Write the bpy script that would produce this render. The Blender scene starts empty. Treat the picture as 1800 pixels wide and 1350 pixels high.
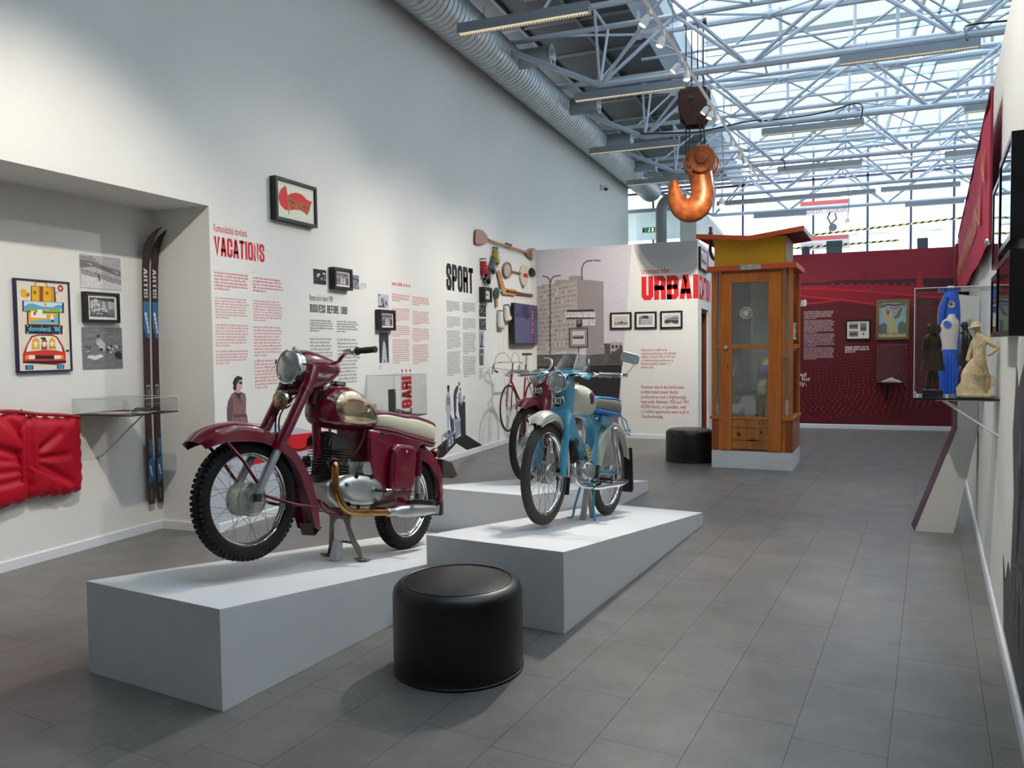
import bpy, bmesh, math, random
from math import sin, cos, pi, radians, sqrt
from mathutils import Vector, Matrix

random.seed(7)
S = bpy.context.scene
COL = bpy.context.collection

# ------------------------------------------------------------------ camera
FPX, PITCH, ROLL, YAW, EYE = 1400.76, 0.04527, -0.01268, -0.37451, 1.5
_f0 = Vector((0, cos(PITCH), -sin(PITCH))); _r0 = Vector((1, 0, 0)); _u0 = _r0.cross(_f0)
_R = Matrix.Rotation(-YAW, 3, 'Z')
CF = _R @ _f0
CR = _R @ (cos(ROLL) * _r0 + sin(ROLL) * _u0)
CU = _R @ (-sin(ROLL) * _r0 + cos(ROLL) * _u0)
cam_d = bpy.data.cameras.new('camera'); cam = bpy.data.objects.new('camera', cam_d); COL.objects.link(cam)
cam_d.sensor_fit = 'HORIZONTAL'; cam_d.sensor_width = 36.0; cam_d.lens = FPX / 1800 * 36
cam_d.clip_start = 0.02; cam_d.clip_end = 200
M = Matrix.Identity(4)
for i in range(3):
    M[i][0] = CR[i]; M[i][1] = CU[i]; M[i][2] = -CF[i]
M[2][3] = EYE
cam.matrix_world = M
S.camera = cam

# ------------------------------------------------------------------ world, exposure
W = bpy.data.worlds.new('World'); S.world = W; W.use_nodes = True
bg = W.node_tree.nodes['Background']
bg.inputs[0].default_value = (0.90, 0.95, 1.0, 1); bg.inputs[1].default_value = 7.2
S.view_settings.view_transform = 'Standard'; S.view_settings.look = 'None'
S.view_settings.gamma = 1; S.view_settings.exposure = 0.2; S.view_settings.use_curve_mapping = False
S.cycles.max_bounces = 8; S.cycles.diffuse_bounces = 4; S.cycles.glossy_bounces = 3
S.cycles.transparent_max_bounces = 16; S.cycles.sample_clamp_indirect = 4.0
S.cycles.caustics_reflective = False; S.cycles.caustics_refractive = False
S.cycles.blur_glossy = 1.0

def spot(name, loc, target, power, size=55, blend=0.6, col=(1, .93, .82), r=0.05):
    l = bpy.data.lights.new(name, 'SPOT'); l.energy = power; l.spot_size = radians(size); l.spot_blend = blend
    l.color = col; l.shadow_soft_size = r
    o = bpy.data.objects.new(name, l); COL.objects.link(o); o.location = loc
    o.rotation_euler = (Vector(target) - Vector(loc)).to_track_quat('-Z', 'Y').to_euler()
    return o
def area(name, loc, target, power, sx, sy, col=(1, 1, 1)):
    l = bpy.data.lights.new(name, 'AREA'); l.energy = power; l.shape = 'RECTANGLE'; l.size = sx; l.size_y = sy; l.color = col
    o = bpy.data.objects.new(name, l); COL.objects.link(o); o.location = loc
    o.rotation_euler = (Vector(target) - Vector(loc)).to_track_quat('-Z', 'Y').to_euler()
    return o
# gallery spotlights on the track (the lamp housings are built with the track below)
SPOTS = [((-1.36, 7.5, 4.15), (-.3, 5.2, 0), 60, 46), ((-1.38, 6.9, 4.15), (-2.6, 3.7, .5), 150, 50), ((-1.33, 7.3, 4.15), (-1.5, 5.2, .5), 120, 46),
         ((-1.27, 8.2, 4.12), (-4.6, 6.4, 1.5), 190, 62), ((-1.25, 8.6, 4.12), (-4.6, 8.6, 1.5), 190, 60),
         ((-1.2, 9.7, 4.1), (-4.6, 10.6, 1.4), 170, 60), ((-1.19, 9.9, 4.1), (-3.0, 12.7, 1.5), 380, 66),
         ((-1.17, 10.1, 4.05), (-.8, 10.0, 1.4), 85, 60), ((-1.13, 12.1, 4.1), (-1.65, 11.45, 3.7), 60, 40),
         ((-1.1, 13.2, 4.1), (.9, 15.1, 1.4), 60, 60), ((-1.1, 13.7, 4.1), (-.3, 15.1, 1.6), 40, 50)]
for i, (l, t, p, s) in enumerate(SPOTS):
    spot('track_spotlight', l, t, p * ((1.9 if i < 3 else 1.15) if i != 8 else .8), s * 1.15, .9, col=(1, .90, .78))
spot('niche_spotlight', (-2.3, 2.6, 4.3), (-5.2, 4.3, 1.0), 330, 66, .8, col=(1, .90, .78))
spot('right_spotlight', (-.9, 3.2, 4.3), (.9, 5.4, 1.5), 260, 60)
spot('hook_spotlight', (-.9, 9.3, 4.0), (-1.7, 11.4, 3.7), 45, 34, col=(1, .85, .6))

# ------------------------------------------------------------------ pixel helpers (to read positions off the photograph on a known plane)
EYEV = Vector((0, 0, EYE))
def ray(x, y): return CF + CR * ((x - 900) / FPX) - CU * ((y - 675) / FPX)
def at(x, y, P, n):
    d = ray(x, y); n = Vector(n); return EYEV + d * ((Vector(P) - EYEV).dot(n) / d.dot(n))

# ------------------------------------------------------------------ materials
def lin(c):
    return c / 12.92 if c <= 0.04045 else ((c + 0.055) / 1.055) ** 2.4
def rgb(*a):
    if len(a) == 1: a = a[0]
    return tuple(lin(v / 255.0) for v in a) + (1.0,)
MATS = {}
def mat(name, col, rough=0.5, metal=0.0, spec=0.5, coat=0.0, emit=None, es=1.0, noise=0.0, nscale=8.0, bump=0.0, bscale=60.0, alpha=None, coat_rough=.08):
    if name in MATS: return MATS[name]
    m = bpy.data.materials.new(name); m.use_nodes = True
    nt = m.node_tree; b = nt.nodes['Principled BSDF']
    b.inputs['Base Color'].default_value = col if len(col) == 4 else tuple(col) + (1,)
    b.inputs['Roughness'].default_value = rough; b.inputs['Metallic'].default_value = metal
    b.inputs['Specular IOR Level'].default_value = spec; b.inputs['Coat Weight'].default_value = coat
    b.inputs['Coat Roughness'].default_value = coat_rough
    if emit: b.inputs['Emission Color'].default_value = emit; b.inputs['Emission Strength'].default_value = es
    if noise or bump:
        tc = nt.nodes.new('ShaderNodeTexCoord'); n = nt.nodes.new('ShaderNodeTexNoise')
        n.inputs['Scale'].default_value = nscale; n.inputs['Detail'].default_value = 6
        nt.links.new(tc.outputs['Object'], n.inputs['Vector'])
        if noise:
            mr = nt.nodes.new('ShaderNodeMapRange'); mr.inputs[1].default_value = .3; mr.inputs[2].default_value = .7
            mr.inputs[3].default_value = 1 - noise; mr.inputs[4].default_value = 1 + noise
            mx = nt.nodes.new('ShaderNodeVectorMath'); mx.operation = 'SCALE'
            mx.inputs[0].default_value = tuple(col[:3])
            nt.links.new(n.outputs[0], mr.inputs[0]); nt.links.new(mr.outputs[0], mx.inputs['Scale'])
            nt.links.new(mx.outputs[0], b.inputs['Base Color'])
        if bump:
            n2 = nt.nodes.new('ShaderNodeTexNoise'); n2.inputs['Scale'].default_value = bscale; n2.inputs['Detail'].default_value = 4
            nt.links.new(tc.outputs['Object'], n2.inputs['Vector'])
            bp = nt.nodes.new('ShaderNodeBump'); bp.inputs['Strength'].default_value = bump; bp.inputs['Distance'].default_value = .01
            nt.links.new(n2.outputs[0], bp.inputs['Height']); nt.links.new(bp.outputs[0], b.inputs['Normal'])
    MATS[name] = m
    return m
def glassy(name, tint=(1, 1, 1), clear=0.9, rough=0.02):
    if name in MATS: return MATS[name]
    m = bpy.data.materials.new(name); m.use_nodes = True; nt = m.node_tree; nt.nodes.clear()
    out = nt.nodes.new('ShaderNodeOutputMaterial'); tr = nt.nodes.new('ShaderNodeBsdfTransparent'); gl = nt.nodes.new('ShaderNodeBsdfGlossy')
    mx = nt.nodes.new('ShaderNodeMixShader'); fr = nt.nodes.new('ShaderNodeLayerWeight'); fr.inputs[0].default_value = .5
    pw = nt.nodes.new('ShaderNodeMath'); pw.operation = 'POWER'; pw.inputs[1].default_value = 4.0
    mr = nt.nodes.new('ShaderNodeMath'); mr.operation = 'MULTIPLY_ADD'; mr.inputs[1].default_value = .75; mr.inputs[2].default_value = 1 - clear; mr.use_clamp = True
    tr.inputs[0].default_value = tuple(tint) + (1,); gl.inputs['Roughness'].default_value = rough
    nt.links.new(fr.outputs['Facing'], pw.inputs[0]); nt.links.new(pw.outputs[0], mr.inputs[0]); nt.links.new(mr.outputs[0], mx.inputs[0])
    nt.links.new(tr.outputs[0], mx.inputs[1]); nt.links.new(gl.outputs[0], mx.inputs[2]); nt.links.new(mx.outputs[0], out.inputs[0])
    MATS[name] = m
    return m
def translucent(name, col):
    m = bpy.data.materials.new(name); m.use_nodes = True; nt = m.node_tree; nt.nodes.clear()
    out = nt.nodes.new('ShaderNodeOutputMaterial'); t = nt.nodes.new('ShaderNodeBsdfTranslucent'); d = nt.nodes.new('ShaderNodeBsdfDiffuse')
    t.inputs[0].default_value = col; d.inputs[0].default_value = (.8, .8, .76, 1)
    tc = nt.nodes.new('ShaderNodeTexCoord'); n = nt.nodes.new('ShaderNodeTexNoise'); n.inputs['Scale'].default_value = .35
    mr = nt.nodes.new('ShaderNodeMapRange'); mr.inputs[3].default_value = .93; mr.inputs[4].default_value = 1.04
    v = nt.nodes.new('ShaderNodeVectorMath'); v.operation = 'SCALE'; v.inputs[0].default_value = col[:3]
    nt.links.new(tc.outputs['Object'], n.inputs[0]); nt.links.new(n.outputs[0], mr.inputs[0]); nt.links.new(mr.outputs[0], v.inputs['Scale']); nt.links.new(v.outputs[0], t.inputs[0])
    mx = nt.nodes.new('ShaderNodeMixShader'); mx.inputs[0].default_value = .85
    nt.links.new(d.outputs[0], mx.inputs[1]); nt.links.new(t.outputs[0], mx.inputs[2]); nt.links.new(mx.outputs[0], out.inputs[0])
    return m
def printmat(name='print_ink', rough=.6, grain=.0, gs=400, emit=0.0):
    """flat printed artwork: colour per polygon, with a fine grain"""
    if name in MATS: return MATS[name]
    m = bpy.data.materials.new(name); m.use_nodes = True; nt = m.node_tree; b = nt.nodes['Principled BSDF']
    a = nt.nodes.new('ShaderNodeAttribute'); a.attribute_name = 'Ink'
    b.inputs['Roughness'].default_value = rough
    src = a.outputs['Color']
    if grain:
        tc = nt.nodes.new('ShaderNodeTexCoord'); n = nt.nodes.new('ShaderNodeTexNoise'); n.inputs['Scale'].default_value = gs; n.inputs['Detail'].default_value = 8
        mr = nt.nodes.new('ShaderNodeMapRange'); mr.inputs[1].default_value = .3; mr.inputs[2].default_value = .7
        mr.inputs[3].default_value = 1 - grain; mr.inputs[4].default_value = 1 + grain
        v = nt.nodes.new('ShaderNodeVectorMath'); v.operation = 'SCALE'
        nt.links.new(tc.outputs['Object'], n.inputs[0]); nt.links.new(n.outputs[0], mr.inputs[0])
        nt.links.new(a.outputs['Color'], v.inputs[0]); nt.links.new(mr.outputs[0], v.inputs['Scale']); src = v.outputs[0]
    nt.links.new(src, b.inputs['Base Color'])
    if emit:
        nt.links.new(src, b.inputs['Emission Color']); b.inputs['Emission Strength'].default_value = emit
    MATS[name] = m
    return m
# ------------------------------------------------------------------ mesh builder
def link(o, parent=None):
    COL.objects.link(o)
    if parent is not None: o.parent = parent
    return o
def tag(o, label=None, cat=None, group=None, kind=None):
    if label: o['label'] = label
    if cat: o['category'] = cat
    if group: o['group'] = group
    if kind: o['kind'] = kind
    return o
def empty(name, loc=(0, 0, 0), label=None, cat=None, group=None, rz=0.0, mw=None):
    o = bpy.data.objects.new(name, None); o.empty_display_size = .1; COL.objects.link(o)
    if mw is not None: o.matrix_world = mw
    else: o.location = loc; o.rotation_euler = (0, 0, rz)
    return tag(o, label, cat, group)
def copy_tree(o, parent=None):
    c = o.copy(); COL.objects.link(c); c.parent = parent
    for ch in o.children: copy_tree(ch, c)
    return c
class MB:
    def __init__(s): s.v = []; s.f = []; s.m = []; s.M = None; s.mi = 0
    def add(s, vs, fs):
        o = len(s.v)
        if s.M is not None: vs = [s.M @ Vector(v) for v in vs]
        s.v += [tuple(v) for v in vs]; s.f += [tuple(i + o for i in f) for f in fs]; s.m += [s.mi] * len(fs)
        return s
    def box(s, a, b):
        x0, y0, z0 = a; x1, y1, z1 = b
        x0, x1 = min(x0, x1), max(x0, x1); y0, y1 = min(y0, y1), max(y0, y1); z0, z1 = min(z0, z1), max(z0, z1)
        return s.add([(x0, y0, z0), (x1, y0, z0), (x1, y1, z0), (x0, y1, z0), (x0, y0, z1), (x1, y0, z1), (x1, y1, z1), (x0, y1, z1)],
                     [(3, 2, 1, 0), (4, 5, 6, 7), (0, 1, 5, 4), (1, 2, 6, 5), (2, 3, 7, 6), (3, 0, 4, 7)])
    def obox(s, c, hx, hy, hz):
        """oriented box: centre and three half-extent vectors"""
        c, hx, hy, hz = map(Vector, (c, hx, hy, hz))
        if hx.cross(hy).dot(hz) < 0: hx = -hx
        vs = [c + a * hx + b * hy + d * hz for d in (-1, 1) for a, b in ((-1, -1), (1, -1), (1, 1), (-1, 1))]
        return s.add(vs, [(3, 2, 1, 0), (4, 5, 6, 7), (0, 1, 5, 4), (1, 2, 6, 5), (2, 3, 7, 6), (3, 0, 4, 7)])
    def tube(s, pts, r, n=10, caps=True, close=False, flat=1.0, upv=None):
        pts = [Vector(p) for p in pts]; k = len(pts); rs = r if isinstance(r, (list, tuple)) else [r] * k
        tan = []
        for i in range(k):
            if close: t = pts[(i + 1) % k] - pts[i - 1]
            else: t = pts[min(i + 1, k - 1)] - pts[max(i - 1, 0)]
            tan.append(t.normalized())
        up = Vector(upv) if upv else (Vector((0, 0, 1)) if abs(tan[0].z) < .9 else Vector((0, 1, 0)))
        a = (up - tan[0] * up.dot(tan[0])).normalized(); vs = []
        for i in range(k):
            a = (a - tan[i] * a.dot(tan[i])).normalized(); b = tan[i].cross(a)
            for j in range(n):
                q = 2 * pi * j / n
                vs.append(pts[i] + rs[i] * (cos(q) * a * flat + sin(q) * b))
        fs = []
        for i in range(k if close else k - 1):
            i2 = (i + 1) % k
            for j in range(n):
                j2 = (j + 1) % n; fs.append((i * n + j, i * n + j2, i2 * n + j2, i2 * n + j))
        if caps and not close:
            fs.append(tuple(range(n))[::-1]); fs.append(tuple(range((k - 1) * n, k * n)))
        return s.add(vs, fs)
    def lathe(s, prof, o=(0, 0, 0), ax=(0, 0, 1), n=24, sx=1.0, sy=1.0, a0=0.0, a1=2 * pi):
        """prof: list of (radius, height along ax); closed ends when radius 0"""
        o = Vector(o); ax = Vector(ax).normalized()
        a = ax.orthogonal().normalized() if abs(ax.z) < .99 else Vector((1, 0, 0)); b = ax.cross(a)
        full = abs(a1 - a0 - 2 * pi) < 1e-6; m = n if full else n + 1
        vs = []; rows = []
        for r, h in prof:
            if r < 1e-7: rows.append([len(vs)]); vs.append(o + ax * h)
            else:
                rows.append(list(range(len(vs), len(vs) + m)))
                for j in range(m):
                    q = a0 + (a1 - a0) * j / n; vs.append(o + ax * h + r * (cos(q) * a * sx + sin(q) * b * sy))
        fs = []
        for A, B in zip(rows, rows[1:]):
            if len(A) == 1 and len(B) == 1: continue
            for j in range(m if full else m - 1):
                j2 = (j + 1) % m
                if len(A) == 1: fs.append((A[0], B[j2], B[j]))
                elif len(B) == 1: fs.append((A[j], A[j2], B[0]))
                else: fs.append((A[j], A[j2], B[j2], B[j]))
        return s.add(vs, fs)
    def cyl(s, p, q, r, n=16, r2=None):
        p = Vector(p); q = Vector(q); d = (q - p); h = d.length
        return s.lathe([(0, 0), (r, 0), (r if r2 is None else r2, h), (0, h)], p, d, n)
    def prism(s, poly, o, u, v, w):
        """2D polygon (a,b) -> o + a*u + b*v, extruded by vector w"""
        o, u, v, w = map(Vector, (o, u, v, w)); k = len(poly)
        area_ = sum(poly[i][0] * poly[(i + 1) % k][1] - poly[(i + 1) % k][0] * poly[i][1] for i in range(k))
        if (area_ < 0) != (u.cross(v).dot(w) < 0): poly = poly[::-1]
        vs = [o + u * a + v * b for a, b in poly] + [o + u * a + v * b + w for a, b in poly]
        return s.add(vs, [tuple(range(k))[::-1], tuple(range(k, 2 * k))] + [(i, (i + 1) % k, k + (i + 1) % k, k + i) for i in range(k)])
    def loft(s, rings, caps=True, close_v=True):
        n = len(rings[0]); vs = [p for r in rings for p in r]; fs = []
        for i in range(len(rings) - 1):
            for j in range(n if close_v else n - 1):
                j2 = (j + 1) % n; fs.append((i * n + j, i * n + j2, (i + 1) * n + j2, (i + 1) * n + j))
        if caps and close_v: fs.append(tuple(range(n))[::-1]); fs.append(tuple(range((len(rings) - 1) * n, len(rings) * n)))
        return s.add(vs, fs)
    def ball(s, c, rx, ry=None, rz=None, n=16, m=10):
        ry = ry or rx; rz = rz or rx; c = Vector(c); rings = []
        vs = [c + Vector((0, 0, -rz))]; fs = []
        for i in range(1, m):
            t = -pi / 2 + pi * i / m
            for j in range(n):
                q = 2 * pi * j / n; vs.append(c + Vector((rx * cos(t) * cos(q), ry * cos(t) * sin(q), rz * sin(t))))
        vs.append(c + Vector((0, 0, rz))); L = len(vs) - 1
        for j in range(n):
            j2 = (j + 1) % n; fs.append((0, 1 + j2, 1 + j)); fs.append((L, 1 + (m - 2) * n + j, 1 + (m - 2) * n + j2))
            for i in range(m - 2): fs.append((1 + i * n + j, 1 + i * n + j2, 1 + (i + 1) * n + j2, 1 + (i + 1) * n + j))
        return s.add(vs, fs)
    def quad(s, a, b, c, d): return s.add([a, b, c, d], [(0, 1, 2, 3)])
    def build(s, name, mats, parent=None, smooth=35, bevel=0, sub=0, fix=False):
        me = bpy.data.meshes.new(name); me.from_pydata(s.v, [], s.f)
        for m in (mats if isinstance(mats, (list, tuple)) else [mats]): me.materials.append(m)
        if any(s.m): me.polygons.foreach_set('material_index', s.m)
        if fix:
            b = bmesh.new(); b.from_mesh(me); bmesh.ops.recalc_face_normals(b, faces=b.faces); b.to_mesh(me); b.free()
        if smooth:
            me.polygons.foreach_set('use_smooth', [True] * len(me.polygons)); me.update(); me.set_sharp_from_angle(angle=radians(smooth))
        me.update()
        o = bpy.data.objects.new(name, me); link(o, parent)
        if bevel:
            md = o.modifiers.new('bevel', 'BEVEL'); md.width = bevel; md.segments = 2; md.limit_method = 'ANGLE'; md.angle_limit = radians(40)
        if sub:
            md = o.modifiers.new('sub', 'SUBSURF'); md.levels = sub; md.render_levels = sub
        return o
def spline(pts, k=6):
    """Catmull-Rom through points (tuples of any length)"""
    out = []; n = len(pts)
    for i in range(n - 1):
        p0 = pts[max(i - 1, 0)]; p1 = pts[i]; p2 = pts[i + 1]; p3 = pts[min(i + 2, n - 1)]
        for j in range(k):
            t = j / k
            out.append(tuple(.5 * ((2 * b) + (-a + c) * t + (2 * a - 5 * b + 4 * c - d) * t * t + (-a + 3 * b - 3 * c + d) * t ** 3) for a, b, c, d in zip(p0, p1, p2, p3)))
    out.append(tuple(pts[-1])); return out
def rrect(w, h, r, k=4, cx=0, cy=0):
    out = []
    for sx, sy, a in ((1, 1, 0), (-1, 1, 90), (-1, -1, 180), (1, -1, 270)):
        for j in range(k + 1):
            q = radians(a + 90 * j / k); out.append((cx + sx * (w / 2 - r) + r * cos(q), cy + sy * (h / 2 - r) + r * sin(q)))
    return out
def ell(cx, cy, rx, ry, n=16, a0=0, a1=360):
    return [(cx + rx * cos(radians(a0 + (a1 - a0) * i / n)), cy + ry * sin(radians(a0 + (a1 - a0) * i / n))) for i in range(n if a1 - a0 >= 360 else n + 1)]

# ------------------------------------------------------------------ flat prints
class Flat:
    """flat artwork lying in a plane: o + a*u + b*v, polygons stacked in layers 0.1 mm apart along n"""
    def __init__(s, o, u, v, n): s.o, s.u, s.v, s.n = map(Vector, (o, u, v, n)); s.p = []; s.z = .2
    def poly(s, pts, col, layer=None):
        if layer is None: s.z += .01; layer = s.z
        else: s.z = max(s.z, layer)
        k = len(pts); ar = sum(pts[i][0] * pts[(i + 1) % k][1] - pts[(i + 1) % k][0] * pts[i][1] for i in range(k))
        if ar < 0: pts = pts[::-1]
        s.p.append((list(pts), col if len(col) == 4 else rgb(*col), layer)); return s
    def rect(s, x0, y0, x1, y1, col, layer=None): return s.poly([(x0, y0), (x1, y0), (x1, y1), (x0, y1)], col, layer)
    def disc(s, x, y, r, col, ry=None, n=16, layer=None): return s.poly(ell(x, y, r, ry or r, n), col, layer)
    def line(s, pts, w, col, layer=None):
        if layer is None: s.z += .01; layer = s.z
        else: s.z = max(s.z, layer)
        for p in ribbon(pts, w): s.poly(p, col, layer)
        return s
    def build(s, name, m=None, parent=None):
        vs = []; fs = []; cs = []
        flip = s.u.cross(s.v).dot(s.n) < 0
        for pts, col, l in s.p:
            b = len(vs); P = pts[::-1] if flip else pts
            vs += [s.o + s.u * a + s.v * c + s.n * (l * 2e-3) for a, c in P]; fs.append(tuple(range(b, b + len(P)))); cs += [col] * len(P)
        me = bpy.data.meshes.new(name); me.from_pydata([tuple(v) for v in vs], [], fs)
        at_ = me.color_attributes.new('Ink', 'FLOAT_COLOR', 'CORNER')
        at_.data.foreach_set('color', [x for c in cs for x in c])
        me.materials.append(m or printmat()); me.update()
        return link(bpy.data.objects.new(name, me), parent)
def ribbon(pts, w):
    """constant-width strokes as quads with mitred joins"""
    out = []; P = [Vector(p) for p in pts]; n = len(P); L = []
    closed = (P[0] - P[-1]).length < 1e-6 and n > 2
    for i in range(n):
        a = P[i - 1] if i else (P[-2] if closed else None); b = P[i + 1] if i < n - 1 else (P[1] if closed else None)
        d1 = (P[i] - a).normalized() if a is not None else None; d2 = (b - P[i]).normalized() if b is not None else None
        d = ((d1 or d2) + (d2 or d1)); d = d.normalized() if d.length > 1e-6 else (d1 or d2)
        nn = Vector((-d.y, d.x)); k = 1.0
        if d1 and d2: k = 1 / max(.5, nn.dot(Vector((-d1.y, d1.x))))
        L.append((P[i] + nn * (w / 2 * k), P[i] - nn * (w / 2 * k)))
    for (a, b), (c, d) in zip(L, L[1:]): out.append([tuple(b), tuple(d), tuple(c), tuple(a)])
    return out
# condensed block capitals: strokes in a 1 x 2 box (x 0..1, y 0..2)
G = {'V': [[(0, 2), (.5, 0), (1, 2)]], 'A': [[(0, 0), (.42, 2), (.58, 2), (1, 0)], [(.18, .55), (.82, .55)]],
 'C': [[(1, 1.35), (1, 1.8), (.8, 2), (.2, 2), (0, 1.8), (0, .2), (.2, 0), (.8, 0), (1, .2), (1, .65)]],
 'T': [[(0, 2), (1, 2)], [(.5, 2), (.5, 0)]], 'I': [[(.5, 2), (.5, 0)]],
 'O': [[(.2, 0), (.8, 0), (1, .2), (1, 1.8), (.8, 2), (.2, 2), (0, 1.8), (0, .2), (.2, 0)]],
 'N': [[(0, 0), (0, 2), (1, 0), (1, 2)]],
 'S': [[(1, 1.45), (1, 1.8), (.8, 2), (.2, 2), (0, 1.8), (0, 1.35), (.15, 1.15), (.85, .85), (1, .65), (1, .2), (.8, 0), (.2, 0), (0, .2), (0, .55)]],
 'P': [[(0, 0), (0, 2), (.8, 2), (1, 1.8), (1, 1.1), (.8, .9), (0, .9)]],
 'R': [[(0, 0), (0, 2), (.8, 2), (1, 1.8), (1, 1.2), (.8, 1.0), (0, 1.0)], [(.7, 1.0), (1, .75), (1, 0)]],
 'U': [[(0, 2), (0, .2), (.2, 0), (.8, 0), (1, .2), (1, 2)]],
 'B': [[(0, 0), (0, 2), (.8, 2), (1, 1.8), (1, 1.25), (.85, 1.05), (0, 1.05)], [(.85, 1.05), (1, .85), (1, .2), (.8, 0), (0, 0)]],
 'Z': [[(0, 2), (1, 2), (0, 0), (1, 0)]], 'E': [[(1, 2), (0, 2), (0, 0), (1, 0)], [(0, 1.05), (.8, 1.05)]],
 'F': [[(1, 2), (0, 2), (0, 0)], [(0, 1.05), (.8, 1.05)]], 'D': [[(0, 0), (0, 2), (.7, 2), (1, 1.7), (1, .3), (.7, 0), (0, 0)]],
 'L': [[(0, 2), (0, 0), (1, 0)]], 'G': [[(1, 1.4), (1, 1.8), (.8, 2), (.2, 2), (0, 1.8), (0, .2), (.2, 0), (.8, 0), (1, .2), (1, .95), (.55, .95)]],
 'M': [[(0, 0), (0, 2), (.5, .8), (1, 2), (1, 0)]], 'H': [[(0, 0), (0, 2)], [(1, 0), (1, 2)], [(0, 1), (1, 1)]],
 '1': [[(.1, 1.6), (.5, 2), (.5, 0)]], '9': [[(1, 1.0), (.2, 1.0), (0, 1.2), (0, 1.8), (.2, 2), (.8, 2), (1, 1.8), (1, .2), (.8, 0), (.2, 0), (0, .2), (0, .5)]],
 '8': [[(.2, 0), (.8, 0), (1, .2), (1, .85), (.8, 1.05), (.2, 1.05), (0, .85), (0, .2), (.2, 0)], [(.2, 1.05), (0, 1.25), (0, 1.8), (.2, 2), (.8, 2), (1, 1.8), (1, 1.25), (.8, 1.05)]],
 '0': [[(.2, 0), (.8, 0), (1, .2), (1, 1.8), (.8, 2), (.2, 2), (0, 1.8), (0, .2), (.2, 0)]],
 '2': [[(0, 1.5), (0, 1.8), (.2, 2), (.8, 2), (1, 1.8), (1, 1.2), (0, .2), (0, 0), (1, 0)]],
 '3': [[(0, 1.8), (.2, 2), (.8, 2), (1, 1.8), (1, 1.25), (.8, 1.05), (.3, 1.05)], [(.8, 1.05), (1, .85), (1, .2), (.8, 0), (.2, 0), (0, .2)]],
 '4': [[(.75, 0), (.75, 2), (0, .6), (1, .6)]], '5': [[(1, 2), (0, 2), (0, 1.15), (.8, 1.15), (1, .95), (1, .2), (.8, 0), (.2, 0), (0, .2)]],
 '6': [[(1, 1.7), (.8, 2), (.2, 2), (0, 1.8), (0, .2), (.2, 0), (.8, 0), (1, .2), (1, .9), (.8, 1.1), (0, 1.1)]],
 '7': [[(0, 2), (1, 2), (.35, 0)]], 'K': [[(0, 0), (0, 2)], [(1, 2), (0, .9), (1, 0)]], 'Y': [[(0, 2), (.5, 1), (1, 2)], [(.5, 1), (.5, 0)]],
 'X': [[(0, 0), (1, 2)], [(0, 2), (1, 0)]], ':': [[(.5, .3), (.5, .65)], [(.5, 1.1), (.5, 1.45)]], '.': [[(.3, 0), (.3, .3)]], 'J': [[(1, 2), (1, .2), (.8, 0), (.2, 0), (0, .3)]], 'W': [[(0, 2), (.25, 0), (.5, 1.4), (.75, 0), (1, 2)]]}
WID = {'I': .02, '1': .5, ' ': .55, ':': .4, '.': .35, 'M': 1.25, 'W': 1.4}
def word(fl, s, x, y, w, h, col, t=.3, gap=.34, z=None, skew=0.0, tf=None):
    """write capitals into rectangle (x, y, w, h) of a Flat; t = stroke thickness relative to letter width"""
    ws = [WID.get(c, 1.0) for c in s]; tot = sum(ws) + (gap + t) * (len(s) - 1) + t
    k = w / tot; px = t / 2; tk = k * t
    if z is None: fl.z += .02; z = fl.z
    for c, cw in zip(s, ws):
        for stroke in G.get(c, []):
            pts = []
            for a, b in stroke:
                X = x + (px + a * cw) * k; Y = y + tk / 2 + (b / 2) * (h - tk)
                if c == 'I': X = x + (px + .5 * cw) * k
                pts.append((X + skew * Y, Y))
            # flat stroke ends reach the letter box
            P = [Vector(p) for p in pts]
            if (P[0] - P[-1]).length > 1e-6:
                for e, q in ((0, 1), (-1, -2)):
                    d = (P[e] - P[q]); 
                    if d.length > 0: P[e] = P[e] + d.normalized() * tk * .5
            if c == 'I': pass
            for q in ribbon([tuple(p) for p in P], tk):
                fl.poly([tf(p) for p in q] if tf else q, col, z)
        px += cw + gap + t
def fonttext(body, o, u, v, n, h, m, name, parent=None, width=None, bold=.012, squash=.72, line=1.0, lift=6e-4):
    """typeset text (Blender's own font) as a thin mesh; h = capital height"""
    cu = bpy.data.curves.new(name, 'FONT'); cu.body = body; cu.resolution_u = 2; cu.offset = bold; cu.space_line = line; cu.fill_mode = 'FRONT'
    to = bpy.data.objects.new(name, cu); COL.objects.link(to)
    dg = bpy.context.evaluated_depsgraph_get(); me = bpy.data.meshes.new_from_object(to.evaluated_get(dg))
    bpy.data.objects.remove(to); bpy.data.curves.remove(cu)
    xs = [p.co.x for p in me.vertices]
    k = h / .69; sx = k * squash
    if width and xs: sx = width / (max(xs) - min(xs))
    x0 = min(xs) if xs else 0
    o, u, v, n = map(Vector, (o, u, v, n))
    for p in me.vertices: p.co = o + u * ((p.co.x - x0) * sx) + v * (p.co.y * k) + n * lift
    me.materials.clear(); me.materials.append(m); me.update()
    ob = bpy.data.objects.new(name, me); link(ob, parent)
    # face the normal the right way
    if len(me.polygons) and me.polygons[0].normal.dot(n) < 0: me.flip_normals()
    return ob
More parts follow.
